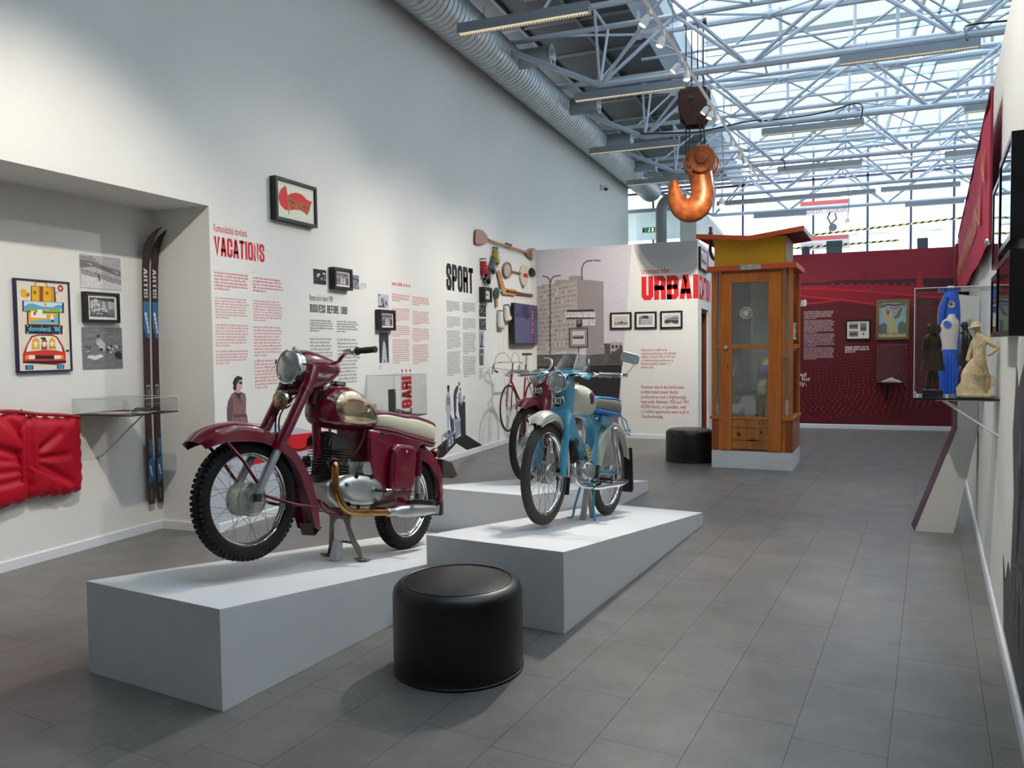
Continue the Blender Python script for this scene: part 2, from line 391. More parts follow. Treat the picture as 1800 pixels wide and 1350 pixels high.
def textblock(fl, x, y, w, nl, pitch, col, size=.5, ragged=.12, last=.4, rnd=None):
    """a column of small print: rows of letter-sized strokes, too small to read, broken into words; y = top"""
    rnd = rnd or random; z = fl.z = fl.z + .02
    for i in range(nl):
        yy = y - i * pitch; ww = w * (1 - ragged * rnd.random()) if i < nl - 1 else w * last
        px = 0; h = pitch * size
        while px < ww:
            wl = rnd.choice((2, 3, 4, 5, 6, 7, 8, 9))
            for _ in range(wl):
                if px > ww: break
                lw = h * rnd.choice((.42, .55, .6, .3)); hh = h * rnd.choice((1, 1, 1, 1.45, 1))
                fl.poly([(x + px, yy - h), (x + px + lw * .62, yy - h), (x + px + lw * .62, yy - h + hh), (x + px, yy - h + hh)], col, z)
                px += lw * 1.0
            px += h * .45
# ------------------------------------------------------------------ common materials
M_wall = mat('wall_paint', rgb(228, 228, 224), rough=.85, spec=.2, noise=.015, nscale=1.5, bump=.04, bscale=180)
M_white = mat('white_board', rgb(226, 227, 228), rough=.55, spec=.35, noise=.012, nscale=3)
M_trim = mat('white_trim', rgb(222, 226, 230), rough=.45)
M_black = mat('black_paint', rgb(16, 16, 17), rough=.4)
M_tube = mat('grey_steel_paint', rgb(188, 200, 214), rough=.38, spec=.5)
M_fix = mat('fixture_grey', rgb(140, 150, 160), rough=.45, metal=.2)
M_galv = mat('galvanised_steel', rgb(196, 200, 202), rough=.36, metal=.75, noise=.08, nscale=9)
M_chrome = mat('chrome', rgb(228, 230, 232), rough=.09, metal=1.0)
M_steel = mat('brushed_steel', rgb(170, 170, 168), rough=.33, metal=.9, noise=.12, nscale=30)
M_alu = mat('cast_aluminium', rgb(192, 192, 188), rough=.38, metal=.7, noise=.14, nscale=22, bump=.15)
M_iron = mat('dark_iron', rgb(74, 74, 72), rough=.5, metal=.45, noise=.2, nscale=30, bump=.2)
M_rubber = mat('tyre_rubber', rgb(34, 33, 32), rough=.72, spec=.3, noise=.12, nscale=40)
M_grub = mat('aged_tyre_rubber', rgb(78, 76, 72), rough=.85, spec=.2, noise=.2, nscale=60, bump=.4, bscale=130)
M_clear = glassy('clear_acrylic', (.96, .97, .97), .97)
M_glass = glassy('window_glass', (.93, .97, .96), .92)
M_ink = printmat('print_ink'); M_photo = printmat('photo_print', .4, .16, 55); M_mural = printmat('mural_print', .55, .07, 30)
M_fabricred = mat('red_nylon', rgb(182, 8, 38), rough=.5, spec=.3, noise=.05, nscale=5)

XL = -4.67; XN = -5.27; YU = 12.8; YR = 15.22
RP = Vector((0.695, 3.383, 0)); RD = Vector((.1128, .9936, 0)).normalized(); RN = Vector((-RD.y, RD.x, 0))

# ------------------------------------------------------------------ floor of vinyl tiles
M_floorbase = mat('floor_joint', rgb(70, 71, 72), rough=.7)
def floormat():
    m = bpy.data.materials.new('vinyl_tile'); m.use_nodes = True; nt = m.node_tree; b = nt.nodes['Principled BSDF']
    g = nt.nodes.new('ShaderNodeNewGeometry'); oi = nt.nodes.new('ShaderNodeObjectInfo')
    mp = nt.nodes.new('ShaderNodeMapping'); mp.inputs['Scale'].default_value = (1, 1, 1)
    n = nt.nodes.new('ShaderNodeTexNoise'); n.inputs['Scale'].default_value = 3.2; n.inputs['Detail'].default_value = 9; n.inputs['Roughness'].default_value = .62
    n2 = nt.nodes.new('ShaderNodeTexNoise'); n2.inputs['Scale'].default_value = 26; n2.inputs['Detail'].default_value = 5
    r1 = nt.nodes.new('ShaderNodeMapRange'); r1.inputs[1].default_value = .3; r1.inputs[2].default_value = .7; r1.inputs[3].default_value = .78; r1.inputs[4].default_value = 1.2
    r2 = nt.nodes.new('ShaderNodeMapRange'); r2.inputs[1].default_value = .62; r2.inputs[2].default_value = .8; r2.inputs[3].default_value = 0; r2.inputs[4].default_value = .35
    r3 = nt.nodes.new('ShaderNodeMapRange'); r3.inputs[3].default_value = .965; r3.inputs[4].default_value = 1.035
    a = nt.nodes.new('ShaderNodeMath'); a.operation = 'ADD'; mu = nt.nodes.new('ShaderNodeMath'); mu.operation = 'MULTIPLY'
    v = nt.nodes.new('ShaderNodeVectorMath'); v.operation = 'SCALE'; v.inputs[0].default_value = rgb(113, 110, 107)[:3]
    L = nt.links.new
    L(g.outputs['Position'], mp.inputs[0]); L(mp.outputs[0], n.inputs[0]); L(mp.outputs[0], n2.inputs[0])
    L(n.outputs[0], r1.inputs[0]); L(n2.outputs[0], r2.inputs[0]); L(r1.outputs[0], a.inputs[0]); L(r2.outputs[0], a.inputs[1])
    L(oi.outputs['Random'], r3.inputs[0]); L(a.outputs[0], mu.inputs[0]); L(r3.outputs[0], mu.inputs[1]); L(mu.outputs[0], v.inputs['Scale']); L(v.outputs[0], b.inputs['Base Color'])
    b.inputs['Roughness'].default_value = .38; b.inputs['Specular IOR Level'].default_value = .45
    return m
M_floor = floormat()
fl_o = MB().box((-6.5, -7, -.2), (9.5, 27, -.0035)).build('floor', M_floorbase, smooth=0); tag(fl_o, kind='structure')
TW, TL, GAP = .333, .613, .0016
tile_me = None
ang = radians(-6.3); ux = Vector((cos(ang), sin(ang), 0)); uy = Vector((-sin(ang), cos(ang), 0))
rnd = random.Random(3); cells = []
for i in range(-24, 24):
    off = rnd.random() * TL
    for j in range(-14, 46):
        c = ux * (i * TW + .042) + uy * (j * TL + off)
        if not (-5.5 < c.x < 8.5 and -6 < c.y < 26): continue
        # seen in front of the camera and within the room, in front of the walls
        d = c - Vector((0, 0, EYE)); w = d.dot(CF)
        inside = w > 2.0 and c.y < 15.1 and abs(d.dot(CR)) / w * FPX < 960 and -d.dot(CU) / w * FPX < 745 and (c.x - RP.x) * RD.y - (c.y - RP.y) * RD.x < .1 and (c.x > XL or (c.y < 5.2 and c.x > XN)) and not (c.y > 12.7 and c.x < -1.9)
        cells.append((d.length if inside else 1e3 + d.length, c))
cells.sort(key=lambda t: t[0])
def tilebox(mb, c):
    a = ux * (TW / 2 - GAP / 2); b = uy * (TL / 2 - GAP / 2)
    lo = [c - a - b, c + a - b, c + a + b, c - a + b]
    vs = [p + Vector((0, 0, -.003)) for p in lo] + [Vector((p.x, p.y, 0)) for p in lo]
    mb.add(vs, [(4, 5, 6, 7), (0, 1, 5, 4), (1, 2, 6, 5), (2, 3, 7, 6), (3, 0, 4, 7)])
mb = MB(); tilebox(mb, Vector((0, 0, 0))); t0 = mb.build('tile', M_floor, fl_o, smooth=0)
t0.location = cells[0][1]
for _, c in cells[1:300]:
    t = t0.copy(); COL.objects.link(t); t.parent = fl_o; t.location = c
mb = MB()
for _, c in cells[300:]: tilebox(mb, c)
o = mb.build('far_tiles', M_floor, fl_o, smooth=0); o['kind'] = 'stuff'

# ------------------------------------------------------------------ walls
def struct(o): o['kind'] = 'structure'; return o
NY = 5.19; NH = 2.684
struct(MB().box((-5.6, NY, 0), (XL, 20.1, 5.95)).build('wall_left', M_wall, smooth=0)); struct(MB().box((-5.6, -6.5, NH), (XL, NY, 5.95)).build('wall_over_niche', M_wall, smooth=0))
struct(MB().box((-5.6, -6.5, 0), (XN, NY, NH)).build('wall_niche', M_wall, smooth=0)); struct(MB().box((XN, -6.5, 0), (XL, -1.2, NH)).build('wall_niche_near', M_wall, smooth=0))
mb = MB(); mb.box((XL, YU, 0), (-1.87, YU + .12, 3.15)); mb.box((-1.99, YU + .12, 0), (-1.87, 13.2, 3.15)); mb.box((-1.99, 13.2, 2.1), (-1.87, 14.02, 3.15)); mb.box((-1.99, 14.02, 0), (-1.87, YR, 3.15))
struct(mb.build('wall_partition', M_wall, smooth=0))
M_redwall = mat('red_wall_paint', rgb(132, 18, 44), rough=.6, noise=.04, nscale=2)
struct(MB().box((-1.87, YR, 0), (2.6, YR + .12, 3.1)).build('wall_red', M_redwall, smooth=0))
# splayed right wall, 3.12 m high
mb = MB(); a = RP - RD * 9; b = RP + RD * 12.05; t = -RN * .3
mb.prism([(0, 0), (3.12, 0), (3.12, 1), (0, 1)], a, (0, 0, 1), (b - a), t); struct(mb.build('wall_right', M_wall, smooth=0))
# hall shell beyond and behind
M_hall = mat('hall_plaster', rgb(214, 215, 212), rough=.9)
struct(MB().box((-6.5, -7, 0), (9.5, -6.8, 7.6)).build('wall_back', M_hall, smooth=0))
struct(MB().box((9.3, -7, 0), (9.5, 27, 7.6)).build('wall_far_right', M_hall, smooth=0))
mb = MB(); mb.box((-10, 20.0, 0), (-5.6, 20.1, 5.9)); mb.box((-10, 20.1, 0), (-9.9, 26.2, 7)); struct(mb.build('wall_far_left', M_hall, smooth=0))
# door opening of the partition: dark brown leaf
M_door = mat('dark_brown_door', rgb(58, 28, 18), rough=.35, noise=.2, nscale=4)
d = MB().box((-1.985, 13.2, .0), (-1.95, 14.02, 2.1)).build('door_1', M_door, smooth=0); struct(d)
MB().box((-1.95, 13.2, .02), (-1.9, 13.26, 2.1)).box((-1.95, 13.96, .02), (-1.9, 14.02, 2.1)).box((-1.95, 13.26, 2.04), (-1.9, 13.96, 2.1)).build('door_frame', mat('orange_brown_frame', rgb(120, 52, 22), rough=.4), d, smooth=0)
# skirtings
def skirt(name, p, q, n):
    p = Vector(p); q = Vector(q); n = Vector(n); mb = MB()
    prof = [(0, 0), (.014, 0), (.014, .066), (.009, .074), (.0, .076)]
    mb.prism(prof, p, n, (0, 0, 1), q - p); return struct(mb.build(name, M_trim, smooth=0))
skirt('baseboard_left', (XL, NY, 0), (XL, YU, 0), (1, 0, 0)); skirt('baseboard_niche', (XN, -1.2, 0), (XN, NY - .014, 0), (1, 0, 0))
skirt('baseboard_niche_side', (XN, NY, 0), (XL, NY, 0), (0, -1, 0)); skirt('baseboard_partition', (XL, YU, 0), (-1.87, YU, 0), (0, -1, 0))
skirt('baseboard_red', (-1.87, YR, 0), (2.0, YR, 0), (0, -1, 0)); skirt('baseboard_right', RP - RD * 6, RP + RD * 11.9, RN)
# downlight in the niche soffit
dl = empty('downlight', (-4.98, 3.55, NH), 'small white round downlight in the niche ceiling', 'ceiling light')
MB().lathe([(.045, 0), (.06, 0), (.06, -.008), (.045, -.008)], (0, 0, 0)).build('trim_ring', M_trim, dl)
MB().lathe([(0, -.003), (.045, -.003), (.045, .0)], (0, 0, 0)).build('lens', mat('lamp_lens_off', rgb(200, 200, 195), rough=.3), dl)

# ------------------------------------------------------------------ dark ceiling over the left side, gutter beam
M_dark = mat('dark_ceiling', rgb(52, 55, 57), rough=.8, noise=.15, nscale=1.2)
XG = -2.75
cl = MB().box((-10, -7, 6.75), (XG, 26.5, 6.85)).build('ceiling', M_dark, smooth=0); struct(cl)
mb = MB()
for k in range(22): mb.box((-10, -6.5 + k * 1.46, 6.72), (XG, -6.44 + k * 1.46, 6.75))
mb.box((-3.75, -7, 6.71), (-3.7, 26.5, 6.75)); mb.box((-4.7, -7, 6.71), (-4.65, 26.5, 6.75))
tag(mb.build('ceiling_joint', mat('ceiling_joint_grey', rgb(88, 92, 94), rough=.7), cl, smooth=0), kind='structure')
M_beam = mat('gutter_beam', rgb(176, 192, 206), rough=.4)
mb = MB(); mb.box((XG, -7, 6.55), (XG + .1, 26.5, 7.35)); mb.box((XG + .1, -7, 6.5), (XG + .42, 26.5, 6.58)); mb.box((XG + .42, -7, 6.5), (XG + .46, 26.5, 6.95))
struct(mb.build('trim_1', M_beam, smooth=0))
struct(MB().box((XG + .2, -7, 6.58), (XG + .24, 26.5, 6.7)).build('trim_2', M_black, smooth=0))
# translucent roof: fabric panels between glazed strips
M_panel = translucent('roof_fabric', (.52, .50, .44, 1))
M_rglass = glassy('roof_glass', (.86, .93, 1.0), .95)
TY = [-4.0, -1.09, 1.82, 4.73, 7.64, 10.56, 13.45, 16.37, 19.3, 22.2, 25.1]
struct(MB().box((XG + .46, -7, 7.2), (9.4, 1.3, 7.5)).build('ceiling_near', M_dark, smooth=0))
roof = struct(MB().box((XG + .46, 1.3, 7.48), (9.4, 26.5, 7.5)).build('roof', M_rglass, smooth=0))
for y0, y1 in zip(TY[2:], TY[3:]):
    for x0, x1 in ((XG + .5, 1.55), (2.15, 5.6), (5.75, 9.2)):
        MB().box((x0, y0 + .32, 7.38), (x1, y1 - .32, 7.40)).build('panel', M_panel, roof, smooth=0)
for y in TY[2:]:
    for dy in (-.29, .29): MB().box((XG + .46, y + dy - .03, 7.3), (9.3, y + dy + .03, 7.4)).build('glazing_bar', M_beam, roof, smooth=0)
for x in (1.55, 1.85, 2.13, 5.66): MB().box((x - .025, 1.3, 7.3), (x + .025, 26.2, 7.42)).build('glazing_bar', M_beam, roof, smooth=0)
# ------------------------------------------------------------------ space-frame trusses
BN = [-2.83, -.90, 1.42, 3.75, 6.1, 8.4]; HN = [-1.88, .40, 2.58, 4.9, 7.2]
def truss(y, lb):
    t = empty('roof_truss', (0, y, 5.0), lb, 'truss', 'roof trusses')
    ch = lambda p, q, r: MB().tube([p, q], r, 8).build('chord', M_tube, t)
    ch((-2.83, 0, 0), (9.3, 0, 0), .045)
    for s in (-.36, .36): ch((-4.6, s, .9), (9.3, s, .9), .04)
    mb0 = MB().tube([(0, 0, 0), (0, 0, 1)], .02, 6)
    me = mb0.build('web_bar', M_tube, t); first = [me]
    def bar(p, q, k=1.0, name='web_bar'):
        p, q = Vector(p), Vector(q); d = q - p
        o = first.pop() if first else None
        if o is None: o = me.copy(); COL.objects.link(o); o.parent = t
        o.location = p; o.rotation_euler = d.to_track_quat('Z', 'Y').to_euler(); o.scale = (k, k, d.length)
    for i, x in enumerate(BN[:4]):
        for s in (-.36, .36):
            if i == 0: bar((x, 0, 0), (x + .03, s, .9))
            if i < len(HN):
                bar((x, 0, 0), (HN[i], s, .9), 1.25)
            if i > 0: bar((x, 0, 0), (HN[i - 1], s, .9), 1.25)
    bar((-2.83, 0, 0), (-4.55, 0, .86), 2.0)
    for x in HN[:4] + BN[:4]: bar((x, -.36, .9), (x, .36, .9), .9)
    for x, x2 in zip(HN, BN[1:4]): bar((x, -.36, .9), (x2, .36, .9), .8); bar((x, .36, .9), (x2, -.36, .9), .8)
    for x in HN[:3]: bar((x, 0, .9), (x, 0, 2.35), 1.3)
    return t
TL_ = ['grey tubular roof truss nearest the camera, above the top edge of the picture', 'grey tubular roof truss second from the camera, its lower node beside the first duct nozzle', 'grey tubular roof truss third from the camera, crossing above the rusty hook block', 'grey tubular roof truss fourth from the camera, level with the black cable', 'grey tubular roof truss fifth from the camera, passing behind the orange hook', 'grey tubular roof truss sixth from the camera, over the pendant spot', 'farthest grey tubular roof truss, just above the far glazing']
for k, y in enumerate(TY[3:10]): truss(y, TL_[k])
def purlin(y, lb):
    t = empty('roof_purlin', (0, y, 6.15), lb, 'purlin', 'upper roof purlins')
    MB().tube([(-2.6, 0, 0), (9.3, 0, 0)], .05, 8).build('chord', M_tube, t)
    MB().tube([(-2.6, .12, -.33), (9.3, .12, -.33)], .022, 8).build('rail', M_tube, t)
    for x, a in ((-2.6, 1), (-.75, 1), (1.1, 1), (2.95, 1)):
        for sx in (-.95, .95):
            for sy in (-1.1, 1.1):
                MB().tube([(x, 0, 0), (x + sx, sy, -.26)], .019, 6).build('strut', M_tube, t)
        MB().tube([(x, 0, 0), (x, 0, 1.2)], .03, 8).build('post', M_tube, t)
        MB().ball((x, 0, 0), .075, n=10, m=6).build('node', M_tube, t)
PL_ = ['nearest the camera, between the first two trusses', 'between the second and third trusses, over the track lights', 'between the third and fourth trusses, above the hook trolley', 'between the fourth and fifth trusses', 'between the fifth and sixth trusses', 'farthest from the camera, before the last truss']
for (y0, y1), l_ in zip(zip(TY[3:9], TY[4:10]), PL_): purlin((y0 + y1) / 2, 'pale upper roof purlin tube, ' + l_)
# ------------------------------------------------------------------ spiral duct with nozzles
DX, DZ, DR = -4.37, 5.65, .275
duct = empty('air_duct', (DX, 0, DZ), 'large galvanised spiral air duct running along the top of the white wall', 'duct')
prof = []
y = -6.0
while y < 21.4:
    prof += [(DR, y), (DR, y + .085), (DR + .009, y + .09), (DR + .009, y + .1), (DR, y + .105)]; y += .11
MB().lathe([(0, -6.0)] + prof + [(DR, 21.4), (DR - .02, 21.4), (DR - .02, 21.2), (0, 21.2)], (0, 0, 0), (0, 1, 0), 28).build('duct_pipe', M_galv, duct, smooth=50)
M_noz = mat('nozzle_grey', rgb(150, 162, 164), rough=.45, metal=.35)
for k in range(7):
    yy = [5.9, 8.45, 10.95, 13.45, 15.95, 18.45, 3.3][k]
    n = MB().lathe([(.135, .1), (.135, .72), (.15, .725), (.15, .75), (.13, .75)], (0, yy, .0), (1, 0, 0), 22).build('nozzle', M_noz, duct)
    MB().lathe([(.15, .75), (.13, .752), (.085, .70), (.075, .66)], (0, yy, 0), (1, 0, 0), 22).build('nozzle_ring', M_galv, n)
    MB().lathe([(.078, .68), (.0, .66)], (0, yy, 0), (1, 0, 0), 18).build('nozzle_throat', M_black, n)
# ------------------------------------------------------------------ linear light fixtures
M_louvre = mat('louvre_white', rgb(236, 226, 205), rough=.35, emit=rgb(255, 238, 205), es=.35)
def fixture(x0, x1, y, label, z=4.74):
    yt = min(TY, key=lambda t_: abs(t_ - y)); k_ = yt / y; x0, x1, y, z = x0 * k_, x1 * k_, yt, 1.5 + 3.24 * k_
    t = empty('linear_light', ((x0 + x1) / 2, y, z), label, 'light fixture', 'linear light fixtures')
    h = (x1 - x0) / 2; f = fixture.me
    if f is None:
        mb = MB(); mb.prism([(-.055, 0), (-.048, 0), (-.048, .03), (.048, .03), (.048, 0), (.055, 0), (.055, .1), (-.055, .1)], (-1, 0, 0), (0, 1, 0), (0, 0, 1), (2, 0, 0))
        for s in (-1, 1): mb.box((s, -.055, 0), (s * .988, .055, .1))
        a = mb.build('housing', M_fix, t, smooth=0)
        mb = MB()
        for k in range(48): mb.box((-.985 + k * .0415, -.047, .002), (-.981 + k * .0415, .047, .03))
        mb.box((-.99, -.003, .004), (.99, .003, .03)); b = mb.build('louvre', M_louvre, t, smooth=0)
        c = MB().box((-.6, -.004, .1), (-.594, .004, .24)).box((.594, -.004, .1), (.6, .004, .24)).build('hanger', M_black, t, smooth=0)
        fixture.me = [a, b, c]; obs = fixture.me
    else:
        obs = []
        for q in f: n = q.copy(); COL.objects.link(n); n.parent = t; obs.append(n)
    for q in obs: q.scale = (h, 1, 1)
fixture.me = None
FX = [(-3.54, -2.14, 7.64, 'grey louvred linear light nearest the camera, crossing in front of the duct'),
      (-3.09, -1.65, 10.28, 'grey louvred linear light beside the hanging hook block, over the duct'),
      (-3.70, -2.2, 13.15, 'grey louvred linear light just left of the orange hook'),
      (-3.74, -2.3, 16.0, 'grey louvred linear light behind the tip of the orange hook'),
      (.14, 1.57, 10.2, 'grey louvred linear light high on the right nearest the white wall top'),
      (-.93, .52, 13.1, 'grey louvred linear light in the middle of the glazed roof with a black cable'),
      (1.82, 3.3, 13.0, 'short-looking grey linear light half hidden by the right wall, nearer one'),
      (-.85, .61, 15.98, 'plain grey linear light under the third roof truss'),
      (1.94, 3.4, 15.95, 'grey linear light half hidden by the right wall, farther one'),
      (-2.36, -.95, 19.2, 'far grey linear light on the left of the row above the booth'),
      (-.95, .3, 19.15, 'far grey linear light in the middle of the row above the booth'),
      (.3, 1.0, 19.1, 'short far grey linear light left of the longest pair'),
      (1.1, 2.6, 19.0, 'far grey linear light on the right of the row above the red wall'),
      (-1.72, -.45, 21.5, 'farthest grey linear light on the left, just over the booth roof'),
      (1.76, 3.0, 21.3, 'farthest grey linear light on the right, over the striped tape')]
for f in FX: fixture(*f)
# black supply cables looping along the truss chords
def cable(pts, label, r=.012):
    o = MB().tube(spline(pts, 5), r, 6).build('power_cable', M_black); tag(o, label, 'cable'); return o
cable([(-1.0, 13.45, 5.06), (-.3, 13.43, 5.06), (.1, 13.42, 5.1), (.38, 13.35, 5.14), (.5, 13.2, 5.05), (.48, 13.12, 4.85)], 'black cable lying on a roof truss and dropping to the middle light fixture')
cable([(-2.9, 13.40, 5.06), (-2.2, 13.40, 5.0), (-1.9, 13.40, 4.99), (-1.2, 13.4, 5.06), (-.95, 13.4, 5.06)], 'black cable sagging along the truss behind the rusty hook block')
cable([(2.9, 10.5, 5.06), (2.0, 10.5, 5.08), (1.5, 10.45, 5.08), (1.45, 10.3, 4.95), (1.45, 10.22, 4.84)], 'black cable curving down to the light fixture by the right wall')
cable([(-1.5, 16.37, 5.06), (-.9, 16.37, 5.06), (-.75, 16.3, 5.02), (-.73, 16.2, 4.85)], 'black cable along the truss beside the orange hook')
# ------------------------------------------------------------------ lighting track with spot heads
M_lampw = mat('lamp_white', rgb(232, 230, 226), rough=.4)
M_glow = mat('lamp_glow', rgb(255, 246, 235), emit=rgb(255, 240, 225), es=14)
tp = [(-1.40, 6.3, 4.33), (-1.06, 14.6, 4.33)]
tr = empty('lighting_track', (0, 0, 0), 'long white ceiling lighting track running away under the roof trusses', 'lighting track')
MB().tube(tp, .02, 4).build('rail', M_lampw, tr, smooth=0)
for k in range(5):
    y = 7.64 + 2.92 * k * .62; x = -1.40 + (y - 6.3) * .041
    MB().box((x - .003, y - .003, 4.34), (x + .003, y + .003, 5.0)).build('suspension_wire', M_fix, tr, smooth=0)
lab = ['first spot head at the near end of the white track, aimed left', 'bright white spot head second along the track', 'white spot head third along the track', 'white spot head fourth along the track',
       'white spot head left of the rusty hook block', 'white spot head in front of the rusty hook block', 'square-looking white spot head over the right edge of the hook block', 'lone white spot head right of the orange hook wheel',
       'lit white spot head of the pair past the hook', 'drooping white spot head of the pair past the hook']
HEADS = [(6.75, -.5), (7.25, -.2), (8.0, -.7), (8.25, .2), (9.55, -.6), (9.75, -.2), (9.95, .5), (11.3, .1), (12.1, -.2), (12.4, .5)]
for (y, s), lb in zip(HEADS, lab):
    x = -1.40 + (y - 6.3) * .041
    t = empty('track_spotlight', (x, y, 4.31), lb, 'spotlight', 'spotlights on the track')
    MB().box((-.018, -.05, -.04), (.018, .05, .0)).build('adapter', M_lampw, t, smooth=0)
    MB().tube([(0, 0, -.04), (s * .05, 0, -.1)], .01, 6).build('arm', M_lampw, t)
    d = Vector((s - .15, -.15, -1.0)).normalized(); p = Vector((s * .05, 0, -.09)); t.scale = (.8, .8, .8)
    MB().lathe([(0, -.03), (.03, -.03), (.042, .0), (.046, .085), (.04, .085), (.036, .07)], p, d, 16).build('lamp_head', M_lampw, t)
    MB().lathe([(0, .07), (.037, .07)], p, d, 16).build('lens', M_glow, t, fix=False)
for (x, y, z, lb) in ((-1.577, 13.45, 3.77, 'white pendant spot glowing below the orange hook'), (.452, 19.3, 4.16, 'bright white pendant spot hanging before the MUSEUM signs')):
    t = empty('pendant_spotlight', (x, y, z), lb, 'spotlight')
    MB().tube([(0, 0, .1), (.03, 0, (4.97 - z) * .6), (0, 0, 4.98 - z)], .008, 6).build('flex', M_fix, t)
    MB().lathe([(0, .12), (.03, .12), (.045, .08), (.05, 0), (.045, 0)], (0, 0, 0), (0, 0, 1), 16).build('lamp_head', M_lampw, t)
    MB().ball((0, -.01, -.01), .045, n=12, m=8).build('bulb', M_glow, t)
# ------------------------------------------------------------------ hook, block, cables
M_rust = mat('rusty_hook_paint', rgb(140, 74, 32), rough=.4, metal=.35, noise=.45, nscale=9, bump=.35, bscale=40)
M_rust2 = mat('dark_rust', rgb(74, 44, 34), rough=.65, metal=.2, noise=.35, nscale=7, bump=.3, bscale=30)
HY = 11.5
P = lambda x, y, dy=0.0: Vector(at(x, y, (0, HY + dy, 0), (0, 1, 0)))
def Q(x, y):  # position in the hook's own plane
    return Vector(at(x, y, (0, HY, 0), (0, 1, 0)))
hk = empty('crane_hook', Q(1237, 285), 'huge orange-brown crane hook hanging from the roof', 'hook')
O = hk.location.copy()
path = [(1229, 300, 20), (1233, 318, 19), (1235, 336, 19), (1233, 352, 20), (1225, 364, 21), (1213, 370, 20.5), (1200, 366, 19), (1191, 355, 16), (1187, 343, 12.5), (1185, 331, 9), (1185, 322, 7), (1184.5, 317, 6)]
sp = spline(path, 5); s = .00843
mb = MB(); mb.tube([Q(a, b) - O for a, b, r in sp], [r * s for a, b, r in sp], 18, upv=(0, 1, 0), flat=.8)
mb.build('hook_body', M_rust, hk, smooth=60)
c = Q(1237, 284) - O
for dy, r in ((-.22, .185), (.16, .185)):
    MB().lathe([(0, 0), (r * .93, 0), (r * 1.02, .012), (r * 1.02, .05), (r * .93, .062), (0, .062)], c + Vector((0, dy, 0)), (0, 1, 0), 30).build('cheek_plate', M_rust, hk)
MB().lathe([(0, 0), (.07, 0), (.078, .01), (.078, .05)], c + Vector((0, -.27, 0)), (0, 1, 0), 22).build('axle_boss', M_rust, hk)
for dy in (-.14, 0.0):
    MB().lathe([(.02, 0), (.185, 0), (.185, .03), (.15, .05), (.15, .06), (.185, .08), (.185, .11), (.02, .11)], c + Vector((-.01, dy, 0)), (0, 1, 0), 30).build('sheave', M_rust, hk)
# side cheek plates seen edge-on left of the sheave
for k in range(3):
    MB().lathe([(.15, 0), (.19, 0), (.19, .018), (.15, .018)], c + Vector((-.07 - .022 * k, -.1 + .09 * k, -.02)), (-.55, .82, .1), 26).build('sheave_rim', M_rust if k != 1 else M_steel, hk)
bk = empty('hook_block', Q(1223, 190), 'dark rusty octagonal pulley block above the orange hook', 'pulley block')
O2 = bk.location.copy()
oc = [(1195, 168), (1203, 158), (1243, 157), (1251, 166), (1251, 199), (1239, 221), (1209, 223), (1195, 199)]
pl = [(Q(*q).x - O2.x, Q(*q).z - O2.z) for q in oc]
MB().prism(pl, (0, -.16, 0), (1, 0, 0), (0, 0, 1), (0, .05, 0)).build('side_plate', M_rust2, bk, smooth=0, bevel=.01)
MB().prism(pl, (-.03, .12, 0), (1, 0, 0), (0, 0, 1), (0, .05, 0)).build('side_plate', M_rust2, bk, smooth=0, bevel=.01)
for k in range(3): MB().lathe([(.02, 0), (.2, 0), (.2, .03), (.02, .03)], (-.03, -.09 + .065 * k, 0), (0, 1, 0), 24).build('sheave', M_rust2, bk)
for x, z in ((-.04, .12), (.09, -.13)): MB().lathe([(0, 0), (.035, 0), (.035, .015)], (x, -.175, z), (0, 1, 0), 12).build('bolt', M_iron, bk)
MB().box((-.2, -.12, -.2), (-.17, .14, .24)).build('guard_plate', M_rust2, bk, smooth=0)
M_cable = mat('steel_cable', rgb(64, 72, 76), rough=.5, metal=.6)
ct = hk; O3 = hk.location
for a, b in (((1206, 217), (1206, 275)), ((1213, 212), (1211, 280)), ((1230, 217), (1234, 275)), ((1237, 217), (1240, 275))):
    MB().tube([Q(*a) - O3, Q(*b) - O3], .011, 6).build('cable', M_cable, ct)
tl = empty('hoist_trolley', Q(1222, 40), 'small steel trolley with cables holding the rusty block', 'trolley')
O4 = tl.location
MB().tube([Q(1202, 43) - O4, Q(1242, 36) - O4], .035, 6).tube([Q(1222, 39.5) - O4, Q(1222, 39.5) - O4 + Vector((0, .5, .12))], .02, 6).build('beam', M_fix, tl, smooth=0)
for x in (1206, 1216, 1226.5, 1236.5): MB().tube([Q(x, 42) - O4, Q(x - .5, 160) - O4], .01, 6).build('cable', M_cable, tl)
for x in (1204, 1239): MB().lathe([(0, -.02), (.05, -.02), (.05, .02), (0, .02)], Q(x, 38) - O4, (1, 0, 0), 12).build('roller', M_iron, tl)
# ------------------------------------------------------------------ far end: glazing, columns, exit sign, tapes, street
gl = struct(MB().box((-9.8, 25.98, 0), (9.3, 26.0, 7.4)).build('window_1', M_glass, smooth=0))
M_mull = mat('mullion_dark', rgb(66, 70, 96), rough=.5)
for x in (-5.2, -2.4, -.35, 1.15, 2.3, 3.4, 5.6, 7.5): MB().box((x - .03, 25.9, 0), (x + .03, 25.98, 7.4)).build('mullion', M_mull, gl, smooth=0)
for z in (4.05, 6.45): MB().box((-9.8, 25.9, z - .03), (9.3, 25.98, z + .03)).build('transom', M_mull, gl, smooth=0)
co = MB().box((-3.35, 20.0, 0), (-2.95, 20.5, 4.75)).build('wall_pier', M_hall, smooth=0); struct(co)
cz = MB().box((-9.8, 20.6, 4.95), (-3.0, 26, 5.05)).build('ceiling_far', mat('far_ceiling', rgb(170, 182, 184), rough=.7), smooth=0); struct(cz)
